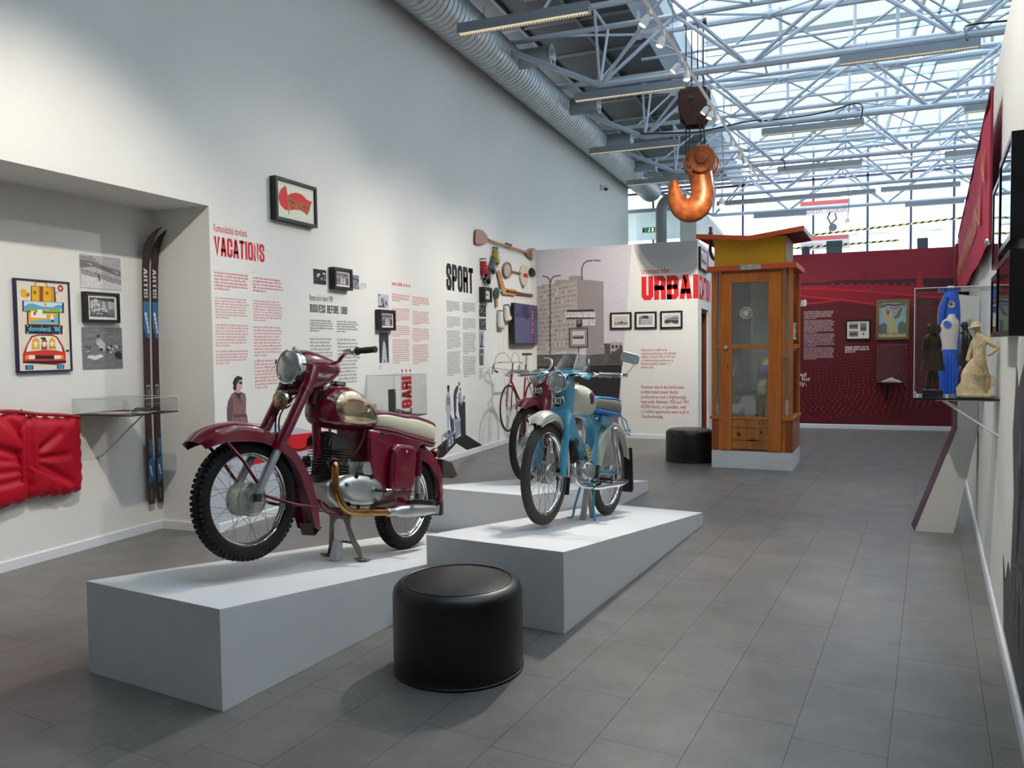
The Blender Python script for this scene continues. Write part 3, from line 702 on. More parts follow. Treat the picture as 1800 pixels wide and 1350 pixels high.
o = MB().tube(spline([(-3.85, 20.2, 2.6), (-3.85, 20.2, 4.6), (-3.84, 20.2, 4.95), (-3.7, 20.2, 5.15), (-3.5, 20.3, 5.22), (-3.3, 20.4, 5.3)], 5), .14, 18).build('bent_pipe', mat('pipe_grey', rgb(140, 146, 142), rough=.5)); tag(o, 'thick grey bent pipe rising behind the partition', 'pipe')
lg = empty('glass_screen', (-4.6, 20.75, 3.2), 'tall glass screen with dark posts beyond the end of the white wall', 'glass screen')
MB().box((0, 0, 0), (1.5, .02, 1.7)).build('pane', M_glass, lg, smooth=0)
MB().box((.55, -.02, 0), (.59, .04, 1.7)).build('post', M_mull, lg, smooth=0); MB().box((0, -.02, .9), (1.5, .04, .95)).build('rail', M_mull, lg, smooth=0)
ex = empty('exit_sign', (-4.12, 20.15, 4.43), 'small green and white emergency exit sign beside the bent pipe', 'sign')
MB().box((-.2, 0, -.07), (.12, .04, .07)).build('body', M_lampw, ex, smooth=0)
f = Flat((-4.12, 20.15, 4.43), (1, 0, 0), (0, 0, 1), (0, -1, 0)); f.rect(-.12, -.06, .11, .06, (20, 120, 60)); f.disc(-.02, .035, .012, (240, 250, 240)); f.line([(-.02, .02), (-.03, -.01), (-.05, -.045)], .014, (240, 250, 240)); f.line([(-.03, -.01), (0, -.04)], .014, (240, 250, 240)); f.rect(.04, -.045, .08, .045, (240, 250, 240)); f.rect(-.19, -.05, -.14, .05, (30, 30, 30))
q = f.build('face', printmat('exit_ink', .4, emit=.8)); q.parent = ex; q.matrix_parent_inverse = Matrix.Translation(-Vector((-4.12, 20.15, 4.43)))
# hazard tapes
M_tape = None
def tape(p, q, h, lb):
    p = Vector(p); q = Vector(q); d = q - p; L = d.length; u = d / L; f = Flat(p, u, (0, 0, 1), (0, -1, 0)); f.rect(0, 0, L, h, (226, 220, 130))
    k = 0.0
    while k < L - .2: f.poly([(k, 0), (k + .09, 0), (k + .17, h), (k + .08, h)], (22, 22, 26)); k += .19
    o = f.build('hazard_tape'); tag(o, lb, 'barrier tape', 'striped barrier tapes'); return o
tape((-2.8, 25.89, 4.61), (4.04, 25.89, 5.02), .062, 'upper black and yellow striped tape strung across the far glazing')
tape((-1.24, 25.89, 4.38), (2.02, 25.89, 4.46), .062, 'lower black and yellow striped tape just above the red wall')
# banners with museum lettering, street front
for (x, z, lb) in ((-.42, 4.45, 'white MUSEUM banner lower one, over the red wall'), (-.42, 5.5, 'white MUSEUM banner upper one, behind the trusses')):
    f = Flat((x, 25.895, z), (1, 0, 0), (0, 0, 1), (0, -1, 0)); f.rect(-.3, -.12, 1.1, .3, (240, 240, 244))
    word(f, 'MUSEUM', -.22, -.07, .55, .15, (200, 90, 100)); word(f, 'MUSEUM', .45, -.07, .55, .15, (200, 90, 100)); f.rect(-.3, .17, 1.05, .3, (226, 110, 112))
    tag(f.build('museum_banner'), lb, 'banner')
f = Flat((.0, 25.895, 4.98), (1, 0, 0), (0, 0, 1), (0, -1, 0)); f.line([(.12, -.15), (.15, .1), (.05, .3), (.12, .45)], .05, (90, 96, 100)); f.line([(.15, .1), (.3, .25), (.26, .42)], .05, (90, 96, 100)); f.disc(.2, 0, .12, (110, 116, 120))
tag(f.build('window_print'), 'pale window print of a deer-like head between the MUSEUM banners', 'poster')
M_fac = mat('street_facade', rgb(236, 228, 232), rough=.8)
fb = empty('building_opposite', (0, 36, 0), 'pale building across the street seen through the far glazing', 'building')
MB().box((-26, 0, -2), (24, .5, 16)).build('facade', M_fac, fb, smooth=0)
M_fw = mat('facade_window', rgb(170, 190, 210), rough=.2); M_fp = mat('facade_pillar', rgb(172, 198, 228), rough=.6)
w0 = MB().box((0, -.12, 0), (1.6, -.02, 2.0)).build('window', M_fw, fb, smooth=0); w0.location = (-20, 0, 3)
for i in range(16):
    for j in range(3):
        if i == 0 and j == 0: continue
        w = w0.copy(); COL.objects.link(w); w.parent = fb; w.location = (-20 + i * 2.6, 0, 3 + j * 3.0)
p0 = MB().box((0, -.3, -2), (.4, 0, 14)).build('pillar', M_fp, fb, smooth=0); p0.location = (-20.5, 0, 0)
for i in range(1, 14): w = p0.copy(); COL.objects.link(w); w.parent = fb; w.location = (-20.5 + i * 3.1, 0, 0)
MB().box((-16, -.5, 3.2), (-8.6, -.4, 5.2)).build('green_panel', mat('street_green', rgb(90, 210, 130), rough=.7), fb, smooth=0)
MB().box((-8, -.5, 8.3), (14, -.4, 9.2)).build('pink_panel', mat('street_pink', rgb(236, 196, 214), rough=.7), fb, smooth=0)
struct(MB().box((-30, 27, -.4), (30, 60, -.02)).build('ground_street', mat('street_asphalt', rgb(150, 150, 150), rough=.9), smooth=0))
for (x, y, z, w, h, c, lb) in ((.02, 24.6, 4.17, .42, .26, (54, 74, 70), 'dark green crate top showing over the red wall'), (-1.35, 24.6, 4.42, .12, .3, (220, 60, 84), 'red pennant seen beside the booth roof'), (-.64, 24.6, 4.2, .22, .1, (52, 60, 70), 'small dark locker top over the red wall beside the booth'), (2.35, 24.6, 4.17, .26, .2, (58, 66, 80), 'small dark box over the right end of the red wall')):
    o = MB().box((x, y, 0), (x + w, y + .15, z + h)).box((x + .02, y - .01, z + h * .45), (x + w - .02, y, z + h * .52)).build('storage_box' if w > .15 else 'red_pennant', mat('far_' + str(c[0]) + str(c[1]), rgb(*c), rough=.6)); tag(o, lb, 'box' if w > .15 else 'pennant')
# camera dome on the wall
cd = empty('security_camera', (XL, 15.9, 4.95), 'small white dome security camera high on the white wall', 'security camera')
cp = Vector(at(1056, 330, (XL, 0, 0), (1, 0, 0))); cd.location = cp
MB().box((0, -.06, -.06), (.05, .06, .06)).build('bracket', M_lampw, cd, smooth=0, bevel=.01)
MB().lathe([(0, .03), (.06, .03), (.07, 0), (.07, -.03)], (.12, .0, -.0), (0, 0, 1), 18).build('housing', M_lampw, cd)
MB().ball((.12, 0, -.035), .045, n=14, m=8).build('dome', M_black, cd)
# ------------------------------------------------------------------ wedge platforms
def platform(near_l, near_r, d, L, label, h0=.435, h1=.105):
    a, b = Vector(near_l + (0,)), Vector(near_r + (0,)); d = Vector(d + (0,)).normalized() * L
    mb = MB(); z0, z1 = Vector((0, 0, h0)), Vector((0, 0, h1))
    mb.add([a, b, b + d, a + d, a + z0, b + z0, b + d + z1, a + d + z1], [(3, 2, 1, 0), (4, 5, 6, 7), (0, 1, 5, 4), (1, 2, 6, 5), (2, 3, 7, 6), (3, 0, 4, 7)])
    o = mb.build('display_platform', M_white, smooth=0, bevel=.002); return tag(o, label, 'platform')
platform((-3.217, 2.698), (-2.328, 2.581), (.120, .993), 2.70, 'white sloping platform nearest the camera, under the big dark red motorcycle')
platform((-2.125, 4.03), (-1.262, 3.914), (.112, .994), 2.83, 'white sloping platform in the middle, under the light blue moped')
platform((-2.905, 5.45), (-2.015, 5.34), (.112, .994), 2.83, 'white sloping platform farthest back, under the dark red moped')
# ------------------------------------------------------------------ ottomans
M_leather = mat('black_leather', rgb(17, 19, 21), rough=.36, spec=.5, noise=.1, nscale=10, bump=.12, bscale=140)
def ottoman(x, y, label, r=.305):
    t = empty('ottoman', (x, y, 0), label, 'pouf')
    prof = [(0, .004), (r - .02, .004), (r, .012), (r - .004, .03), (r, .06), (r + .001, .2), (r, .36), (r - .006, .385), (r - .03, .408), (r - .05, .412)]
    MB().lathe(prof, (0, 0, 0), (0, 0, 1), 64).build('body', M_leather, t, smooth=60)
    MB().lathe([(r - .05, .410), (r - .10, .420), (r * .5, .426), (0, .428)], (0, 0, 0), (0, 0, 1), 64).build('cushion_top', M_leather, t, smooth=60)
    MB().tube([((r - .048) * cos(q * pi / 32), (r - .048) * sin(q * pi / 32), .412) for q in range(64)], .0035, 6, close=True).build('seam', M_leather, t)
    MB().tube([((r - .0) * cos(q * pi / 32), (r - .0) * sin(q * pi / 32), .008) for q in range(64)], .005, 6, close=True).build('welt', M_leather, t)
ottoman(-1.61, 3.36, 'round black leather pouf in the foreground between two white platforms')
ottoman(-1.64, 10.48, 'round black leather pouf beside the wooden phone booth')
# ------------------------------------------------------------------ phone booth
def woodmat(name, c1, c2, rough=.35, sc=1.0, dirt=0.0):
    m = bpy.data.materials.new(name); m.use_nodes = True; nt = m.node_tree; b = nt.nodes['Principled BSDF']; L = nt.links.new
    tc = nt.nodes.new('ShaderNodeTexCoord'); mp = nt.nodes.new('ShaderNodeMapping'); mp.inputs['Scale'].default_value = (7 * sc, 7 * sc, .7 * sc)
    n = nt.nodes.new('ShaderNodeTexNoise'); n.inputs['Scale'].default_value = 2.2; n.inputs['Detail'].default_value = 7; n.inputs['Distortion'].default_value = .7
    cr = nt.nodes.new('ShaderNodeValToRGB'); cr.color_ramp.elements[0].position = .3; cr.color_ramp.elements[0].color = c1; cr.color_ramp.elements[1].position = .7; cr.color_ramp.elements[1].color = c2
    L(tc.outputs['Object'], mp.inputs[0]); L(mp.outputs[0], n.inputs[0]); L(n.outputs[0], cr.inputs[0]); L(cr.outputs[0], b.inputs['Base Color'])
    b.inputs['Roughness'].default_value = rough; b.inputs['Coat Weight'].default_value = .25; b.inputs['Coat Roughness'].default_value = .2
    return m
M_wood = woodmat('orange_varnished_wood', rgb(184, 96, 26), rgb(212, 122, 40))
M_woodd = woodmat('dark_varnished_wood', rgb(142, 66, 22), rgb(172, 88, 32))
M_woodp = woodmat('knotty_pine_board', rgb(150, 86, 30), rgb(204, 132, 56), sc=.8)
M_orange = mat('orange_red_paint', rgb(206, 84, 34), rough=.45, noise=.06, nscale=4)
M_yellow = mat('yellow_paint', rgb(222, 168, 20), rough=.5, noise=.04, nscale=3)
M_maroonp = mat('maroon_underside', rgb(92, 34, 34), rough=.6)
M_brass = mat('aged_brass', rgb(170, 140, 90), rough=.4, metal=.8)
BX = Vector((-1.295, 9.994, 0)); bang = math.atan2(-.069, .943)
bt = empty('phone_booth', BX, 'orange wooden telephone booth with glass panes and a yellow and red butterfly roof', 'phone booth', rz=bang)
WB, DB, Z0 = .945, .80, .222
plb = MB().box((0, 0, 0), (WB, DB, .214)).build('plinth', M_white, smooth=0, bevel=.002); plb.location = BX; plb.rotation_euler = (0, 0, bang)
tag(plb, 'low white plinth under the wooden phone booth', 'plinth')
def bpart(name, m, a, b, par=None, bevel=.003): return MB().box(a, b).build(name, m, par or bt, smooth=0, bevel=bevel)
# lower panels, sills
bpart('base_panel', M_woodd, (.0, .005, .215), (.12, .03, .60)); bpart('base_panel', M_woodd, (.825, .005, .215), (WB - .001, .03, .60))
bpart('base_panel', M_woodd, (WB - .03, .03, .215), (WB, DB, .60)); bpart('base_panel', M_woodd, (0, .03, .215), (.03, DB, .60)); bpart('base_panel', M_woodd, (.03, DB - .03, .215), (WB - .03, DB, .60))
bpart('sill', M_wood, (-.02, -.015, .60), (.12, .04, .635)); bpart('sill', M_wood, (.825, -.015, .60), (WB + .02, .04, .635)); bpart('sill', M_wood, (WB - .04, .04, .60), (WB + .02, DB + .02, .635)); bpart('sill', M_wood, (-.02, .04, .60), (.04, DB + .02, .635))
for x, y in ((0, 0), (WB - .045, 0), (0, DB - .045), (WB - .045, DB - .045), (.085, 0), (.825, 0)):
    bpart('post', M_wood, (x, y, .60 if x not in (.085, .825) else .215), (x + (.045 if x not in (.085, .825) else .035), y + .045, 2.395))
for z in (1.455, ):
    bpart('mid_rail', M_wood, (.045, .008, z), (.085, .035, z + .05)); bpart('mid_rail', M_wood, (.86, .008, z), (WB - .045, .035, z + .05))
    bpart('mid_rail', M_wood, (WB - .035, .045, z), (WB - .005, DB - .045, z + .05)); bpart('mid_rail', M_wood, (.005, .045, z), (.035, DB - .045, z + .05))
for a, b in (((.045, .02, .635), (.085, .024, 2.39)), ((.86, .02, .635), (WB - .045, .024, 2.39)), ((WB - .024, .045, .635), (WB - .02, DB - .045, 2.39)), ((.02, .045, .635), (.024, DB - .045, 2.39))):
    bpart('glass_pane', M_glass, a, b, bevel=0)
bpart('back_wall', mat('booth_back_grey', rgb(196, 198, 198), rough=.7, noise=.08, nscale=6), (.045, DB - .03, .60), (WB - .045, DB - .015, 2.39))
bpart('booth_floor', M_woodd, (.03, .03, .215), (WB - .03, DB - .03, .24))
# door
dr = bpart('door', M_wood, (.12, -.012, .225), (.245, .028, 2.36), bevel=.003)
for a, b in (((.67, -.012, .225), (.82, .028, 2.36)), ((.245, -.012, 2.25), (.67, .028, 2.36)), ((.245, -.008, 1.455), (.67, .024, 1.50)), ((.245, -.012, .60), (.67, .028, .63))):
    MB().box(a, b).build('door_rail', M_wood, dr, smooth=0, bevel=.003)
MB().box((.245, .004, .63), (.67, .008, 1.455)).build('glass_pane', M_glass, dr, smooth=0)
MB().box((.245, .004, 1.50), (.67, .008, 2.25)).build('glass_pane', M_glass, dr, smooth=0)
for a, b, dz in ((.50, .598, .0), (.345, .494, .002), (.24, .339, -.001)):
    MB().box((.247, -.004 + dz, a), (.668, .02, b)).build('board', M_woodp, dr, smooth=0, bevel=.003)
M_knot = mat('knot_brown', rgb(84, 40, 16), rough=.5)
for x, z, r in ((.56, .56, .010), (.62, .56, .009), (.325, .42, .020), (.59, .45, .016), (.65, .43, .009), (.27, .44, .006)):
    MB().lathe([(0, 0), (r, 0), (r, .001)], (x, -.0055, z), (0, -1, 0), 12, sx=1, sy=1.3 if r > .015 else 1).build('knot', M_knot, dr)
MB().add([(.40, -.0055, .346), (.48, -.0055, .36), (.58, -.0055, .348), (.50, -.0055, .342)], [(0, 1, 2, 3)]).build('split', M_black, dr, smooth=0)
hd = MB().box((.165, -.02, 1.44), (.2, -.012, 1.50)).build('handle', M_brass, dr, bevel=.002); hd['label'] = 'small grey-white door knob'
MB().lathe([(0, .0), (.02, .0), (.026, .02), (.02, .04), (0, .045)], (.182, -.015, 1.475), (0, -1, 0), 14).build('knob', mat('knob_grey', rgb(200, 198, 190), rough=.3, metal=.5), dr)
MB().box((.183, -.016, 1.20), (.213, -.012, 1.28)).build('keyhole_plate', M_brass, dr, smooth=0)
MB().box((.1955, -.018, 1.22), (.2005, -.0155, 1.255)).build('keyhole', M_black, dr, smooth=0)
MB().box((.128, -.014, 1.24), (.14, -.011, 1.36)).build('strike_plate', M_brass, dr, smooth=0)
for z in (2.15, 1.30, .50): MB().cyl((.832, -.02, z - .06), (.832, -.02, z + .06), .009, 10).cyl((.832, -.02, z - .01), (.832, -.02, z + .0), .013, 10).build('hinge', M_brass, dr)
# dial sticker on the glass, holes, shelf box inside
M_dial = mat('dial_sticker', rgb(214, 206, 190), rough=.5)
mb = MB()
for k in range(10): q = radians(40 + k * 28); mb.lathe([(.011, 0), (.017, 0)], (.41 + .052 * cos(q), .002, 1.885 + .052 * sin(q)), (0, -1, 0), 12)
mb.lathe([(.032, 0), (.04, 0)], (.41, .002, 1.885), (0, -1, 0), 24); mb.lathe([(.066, 0), (.072, 0)], (.41, .002, 1.885), (0, -1, 0), 32)
mb.lathe([(0, 0), (.026, 0)], (.41, .002, 1.885), (0, -1, 0), 20); dl2 = mb.build('dial_sticker', M_dial, dr, smooth=0)
for x, z in ((.50, 1.885), (.478, 1.81), (.51, 1.68), (.585, 1.555)): MB().lathe([(0, 0), (.006, 0)], (x, .0, z), (0, -1, 0), 8).build('hole', M_black, dr, smooth=0)
ib = MB().box((.5, .3, .24), (.8, .62, 1.33)).build('inner_cabinet', mat('pale_plywood', rgb(206, 178, 140), rough=.5, noise=.08, nscale=4), bt, smooth=0, bevel=.004); ib['label'] = 'pale cabinet inside the booth'
# cornice, number plate
cor = bpart('cornice', M_orange, (-.045, -.06, 2.392), (WB + .045, DB + .06, 2.455))
f = Flat((0, 0, 0), (1, 0, 0), (0, 0, 1), (0, -1, 0)); f.rect(.325, 2.394, .595, 2.454, (120, 108, 90)); f.rect(.352, 2.397, .592, 2.451, (216, 206, 178)); word(f, '8364900', .356, 2.402, .23, .044, (40, 36, 30), t=.22)
np_ = f.build('number_plate', None, bt); np_.location = (0, -.0605, 0); np_['label'] = 'small number plate reading 8364900'
# roof
bpart('roof_box', M_yellow, (.03, .03, 2.455), (.85, DB - .03, 2.78), bevel=0)
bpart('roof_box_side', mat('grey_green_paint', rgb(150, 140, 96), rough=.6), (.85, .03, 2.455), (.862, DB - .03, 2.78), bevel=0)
prof = [(-.16, 2.85), (.466, 2.787), (1.075, 2.86), (1.075, 2.803), (.466, 2.732), (-.16, 2.795)]
MB().prism(prof, (0, -.12, 0), (1, 0, 0), (0, 0, 1), (0, .012, 0)).build('fascia', M_orange, bt, smooth=0)
MB().prism(prof, (0, DB + .1, 0), (1, 0, 0), (0, 0, 1), (0, .012, 0)).build('fascia', M_orange, bt, smooth=0)
MB().prism([(-.155, 2.845), (.466, 2.78), (1.07, 2.855), (1.07, 2.84), (.466, 2.765), (-.155, 2.83)], (0, -.108, 0), (1, 0, 0), (0, 0, 1), (0, DB + .208, 0)).build('roof_sheet', M_maroonp, bt, smooth=0)
MB().box((1.06, -.108, 2.806), (1.075, DB + .1, 2.858)).build('fascia', mat('white_edge', rgb(200, 190, 190), rough=.6), bt, smooth=0)
MB().box((-.16, -.108, 2.8), (-.148, DB + .1, 2.85)).build('fascia', M_orange, bt, smooth=0)
MB().tube(spline([(-.05, .2, 2.97), (-.05, .2, 2.78), (-.055, .2, 2.68), (-.03, .2, 2.59), (.03, .2, 2.54)], 6), .02, 10).build('cable_gooseneck', M_maroonp, bt)
MB().cyl((-.05, .2, 2.84), (-.05, .2, 2.9), .028, 12).build('collar', M_maroonp, bt)

# ------------------------------------------------------------------ wall flats: helpers
def wl(x, y): p = at(x, y, (XL, 0, 0), (1, 0, 0)); return (p.y, p.z)
def nl(x, y): p = at(x, y, (XN, 0, 0), (1, 0, 0)); return (p.y, p.z)
def ul(x, y): p = at(x, y, (0, YU, 0), (0, 1, 0)); return (p.x, p.z)
def rl(x, y): p = at(x, y, (0, YR, 0), (0, 1, 0)); return (p.x, p.z)
def FL(): return Flat((XL, 0, 0), (0, 1, 0), (0, 0, 1), (1, 0, 0))
def FN(): return Flat((XN, 0, 0), (0, 1, 0), (0, 0, 1), (1, 0, 0))
def FU(): return Flat((0, YU, 0), (1, 0, 0), (0, 0, 1), (0, -1, 0))
def FR(): return Flat((0, YR, 0), (1, 0, 0), (0, 0, 1), (0, -1, 0))
def z8(x, y): return (360 + x / 3.376, 290 + y / 3.376)
def z9(x, y): return (620 + x / 4.82, 380 + y / 4.82)
def z10(x, y): return (620 + x / 5.294, 640 + y / 5.294)
def box_(fn, a, b):
    p, q = fn(*a), fn(*b); return p[0], q[1], q[0], p[1]     # x0, y0, x1, y1
def sub(*parts):  # a column print: list of (TL px, BR px, lines)
    pass
RED = (196, 22, 44); REDT = (204, 62, 78); BLK = (26, 26, 28); BLKT = (64, 64, 66)
def lettering(F, name, label, cols, col, size=.5, group=None):
    f = F(); f.z = 1.5 if F is FR else .2
    for k_, (fn, a, b, n) in enumerate(cols):
        if k_ == 1 and b[1] - a[1] > 4: col = tuple(int(c * .6 + 228 * .4) for c in col) if F is not FR else col
        x0, y0, x1, y1 = box_(fn, a, b); pitch = (y1 - y0) / n
        textblock(f, x0, y1, x1 - x0, n, pitch, col, size)
    o = f.build(name); tag(o, label, 'wall text', group); return o
# VACATIONS
f = FL(); x0, y0, x1, y1 = box_(wl, (375.7, 414.4), (465.2, 461.4)); word(f, 'VACATIONS', x0, y0, x1 - x0, y1 - y0, RED, t=.62, gap=.16); tag(f.build('lettering'), 'big bold red VACATIONS lettering on the white wall', 'wall text')
M_redink = mat('red_ink', rgb(*RED), rough=.5); M_blackink = mat('black_ink', rgb(26, 26, 28), rough=.5); M_whiteink = mat('white_ink', rgb(236, 230, 232), rough=.5); M_maroonink = mat('maroon_ink', rgb(176, 40, 62), rough=.5)
p = wl(*z8(53, 392)); q = wl(*z8(250, 432)); tag(fonttext('Komunistická dovolená', (XL, p[0], p[1]), (0, 1, 0), (0, 0, 1), (1, 0, 0), .062, M_redink, 'lettering', width=q[0] - p[0], bold=.012), 'thin red line Komunistická dovolená above VACATIONS', 'wall text')
lettering(FL, 'text_column', 'left column of small red print under VACATIONS', [(wl, z8(57, 632), z8(262, 765), 6), (wl, z8(60, 785), z8(262, 925), 8), (wl, z8(62, 945), z8(262, 1085), 8), (wl, z8(64, 1103), z8(258, 1185), 5)], REDT)
lettering(FL, 'text_column', 'right column of small red print under VACATIONS, beginning with a small square', [(wl, z8(285, 665), z8(468, 775), 5), (wl, z8(287, 802), z8(466, 940), 8), (wl, z8(290, 958), z8(468, 1140), 10), (wl, z8(294, 1160), z8(468, 1325), 9), (wl, z8(286, 632), z8(298, 648), 1)], REDT)
# BUSINESS BEFORE 1989
f = FL(); x0, y0, x1, y1 = box_(wl, z8(623, 825), z8(846, 887)); word(f, 'BUSINESS BEFORE 1989', x0, y0, x1 - x0, y1 - y0, BLK, t=.6, gap=.16); tag(f.build('lettering'), 'bold black BUSINESS BEFORE 1989 lettering', 'wall text')
p = wl(*z8(622, 802)); q = wl(*z8(760, 815)); tag(fonttext('Byznys před rokem 1989', (XL, p[0], p[1]), (0, 1, 0), (0, 0, 1), (1, 0, 0), .058, M_blackink, 'lettering', width=q[0] - p[0], bold=.008), 'thin black line Byznys před rokem 1989', 'wall text')
lettering(FL, 'text_column', 'left column of small black print under BUSINESS BEFORE 1989', [(wl, z8(623, 918), z8(762, 998), 5), (wl, z8(625, 1028), z8(765, 1325), 15)], BLKT)
lettering(FL, 'text_column', 'right column of small black print under BUSINESS BEFORE 1989', [(wl, z8(783, 925), z8(908, 1002), 5), (wl, z8(785, 1033), z8(912, 1318), 14), (wl, z8(783, 900), z8(792, 914), 1)], BLKT)
# red columns left of SPORT
f = FL(); x0, y0, x1, y1 = box_(wl, z9(332, 560), z9(488, 606)); textblock(f, x0, y1, x1 - x0, 1, (y1 - y0), (206, 50, 80), .95, last=1); tag(f.build('lettering'), 'short pink-red heading over the middle red text columns', 'wall text')
lettering(FL, 'text_column', 'left one of the red print columns between the two black frames and SPORT', [(wl, z9(332, 657), z9(490, 740), 4), (wl, z9(334, 778), z9(490, 905), 8), (wl, z9(335, 928), z9(492, 1030), 6), (wl, z9(336, 1045), z9(490, 1250), 12)], REDT)
lettering(FL, 'text_column', 'right one of the red print columns between the two black frames and SPORT', [(wl, z9(503, 680), z9(650, 775), 5), (wl, z9(505, 805), z9(652, 932), 8), (wl, z9(506, 952), z9(654, 1070), 7), (wl, z9(507, 1090), z9(650, 1255), 10)], REDT)
# SPORT
f = FL(); x0, y0, x1, y1 = box_(wl, (783.9, 462), (832, 516.5)); word(f, 'SPORT', x0, y0, x1 - x0, y1 - y0, BLK, t=.72, gap=.14); tag(f.build('lettering'), 'huge bold black SPORT lettering on the white wall', 'wall text')
lettering(FL, 'text_column', 'left column of small black print under SPORT', [(wl, z9(795, 717), z9(912, 820), 6), (wl, z9(797, 850), z9(915, 952), 7), (wl, z9(798, 970), z9(916, 1130), 11), (wl, z9(799, 1150), z9(918, 1352), 14)], BLKT)
lettering(FL, 'text_column', 'right column of small black print under SPORT', [(wl, z9(930, 730), z9(1042, 830), 6), (wl, z9(932, 866), z9(1045, 970), 7), (wl, z9(934, 990), z9(1046, 1172), 12), (wl, z9(935, 1190), z9(1047, 1362), 11)], BLKT)
lettering(FL, 'text_caption', 'tiny grey caption below the strip of sport photographs', [(wl, z9(1072, 1290), z9(1104, 1385), 8)], (120, 120, 122))
lettering(FL, 'text_caption', 'tiny grey caption right of the business photographs', [(wl, z8(922, 700), z8(962, 745), 4)], (150, 150, 152))
lettering(FL, 'text_caption', 'tiny pink caption under the tall grey photograph', [(wl, z9(222, 1272), z9(250, 1310), 3)], (214, 120, 130))
# vertical red word
f = FL(); pz0 = wl(723, 765)[1]; pz1 = wl(706, 662)[1]; ya = wl(706, 690)[0]; yb = wl(723.6, 690)[0]
word(f, 'BULGARI', 0, 0, pz1 - pz0, yb - ya, RED, t=.78, gap=.1, tf=lambda p: (yb - p[1], pz0 + p[0]))
zt = wl(706, 654.5)[1]
for k in range(3): f.rect(ya + (yb - ya) * (.02 + .4 * k), zt, ya + (yb - ya) * (.15 + .4 * k), zt + .032, RED)
tag(f.build('lettering'), 'bold red vertical word running up the wall behind the clear case', 'wall text')
# URBANIZATION wall
f = FU(); x0, y0, x1, y1 = box_(ul, (1127.5, 486), (1225.7, 527.5)); w = x1 - x0
def uz(x, y): return (1080 + x / 9.644, 420 + y / 9.644)
x0 = ul(*uz(460, 800))[0]; yt = ul(*uz(460, 640))[1]; yb_ = ul(*uz(560, 1038))[1]; xa = ul(*uz(1310, 800))[0]
word(f, 'URBA', x0, yb_, xa - x0, yt - yb_, (222, 16, 26), t=.72, gap=.12)
xb = ul(*uz(1335, 800))[0]; f.rect(xb, yb_, -1.87, yt, (206, 14, 30)); tag(f.build('lettering'), 'huge bold red URBAN lettering on the partition', 'wall text')
f = Flat((-1.87, 0, 0), (0, 1, 0), (0, 0, 1), (1, 0, 0)); f.rect(12.8, yb_, 12.87, yt, (206, 14, 30)); word(f, 'IZATION', 12.93, yb_, 1.35, yt - yb_, (206, 20, 40), t=.62, gap=.14); tag(f.build('lettering'), 'end of the huge red word running round the partition corner', 'wall text')
p = ul(*uz(457, 596)); q = ul(*uz(925, 580)); tag(fonttext('Urbanizace měst', (p[0], YU, p[1]), (1, 0, 0), (0, 0, 1), (0, -1, 0), .085, M_maroonink, 'lettering', width=q[0] - p[0], bold=.014), 'maroon line Urbanizace měst over the huge red word', 'wall text')
T1 = ['Nikde jinde na světě se ale', 'nezačaly produkovat v tak děsivém', 'měřítku. V letech 1953 až 1991 bylo', 'v Československu postaveno na', '80 tisíc paneláků čítajících 1,2', 'milionu bytů.']
W1 = [(739, 910), (739, 970), (739, 965), (739, 950), (739, 935), (739, 823)]
root = empty('text_paragraph', (-2.8, YU, 1.3), 'upper maroon paragraph in Czech on the partition', 'wall text')
for i, (s_, (a, b)) in enumerate(zip(T1, W1)):
    yy = 420 + (740 + i * 22.6) / 3.75; p = ul(930 + a / 3.75, yy); q = ul(930 + b / 3.75, yy)
    o = fonttext(s_, (p[0], YU, p[1]), (1, 0, 0), (0, 0, 1), (0, -1, 0), .037, M_maroonink, 'line', root, width=q[0] - p[0], bold=.012); o.matrix_parent_inverse = Matrix.Translation(-root.location)
T2 = ['Nowhere else in the world were', 'prefabricated tower blocks', 'produced on such a frighteningly', 'large scale. Between 1953 and 1991,', '80,000 blocks, or paneláks, with', '1.2 million apartments were built in', 'Czechoslovakia.']
W2 = [(739, 1022), (739, 983), (739, 1038), (739, 1060), (739, 1035), (739, 1053), (739, 886)]
root = empty('text_paragraph', (-2.8, YU, .6), 'lower maroon paragraph in English on the partition', 'wall text')
for i, (s_, (a, b)) in enumerate(zip(T2, W2)):
    yy = 420 + (986 + i * 32.2) / 3.75; p = ul(930 + a / 3.75, yy); q = ul(930 + b / 3.75, yy)
    o = fonttext(s_, (p[0], YU, p[1]), (1, 0, 0), (0, 0, 1), (0, -1, 0), .054, M_maroonink, 'line', root, width=q[0] - p[0], bold=.012); o.matrix_parent_inverse = Matrix.Translation(-root.location)
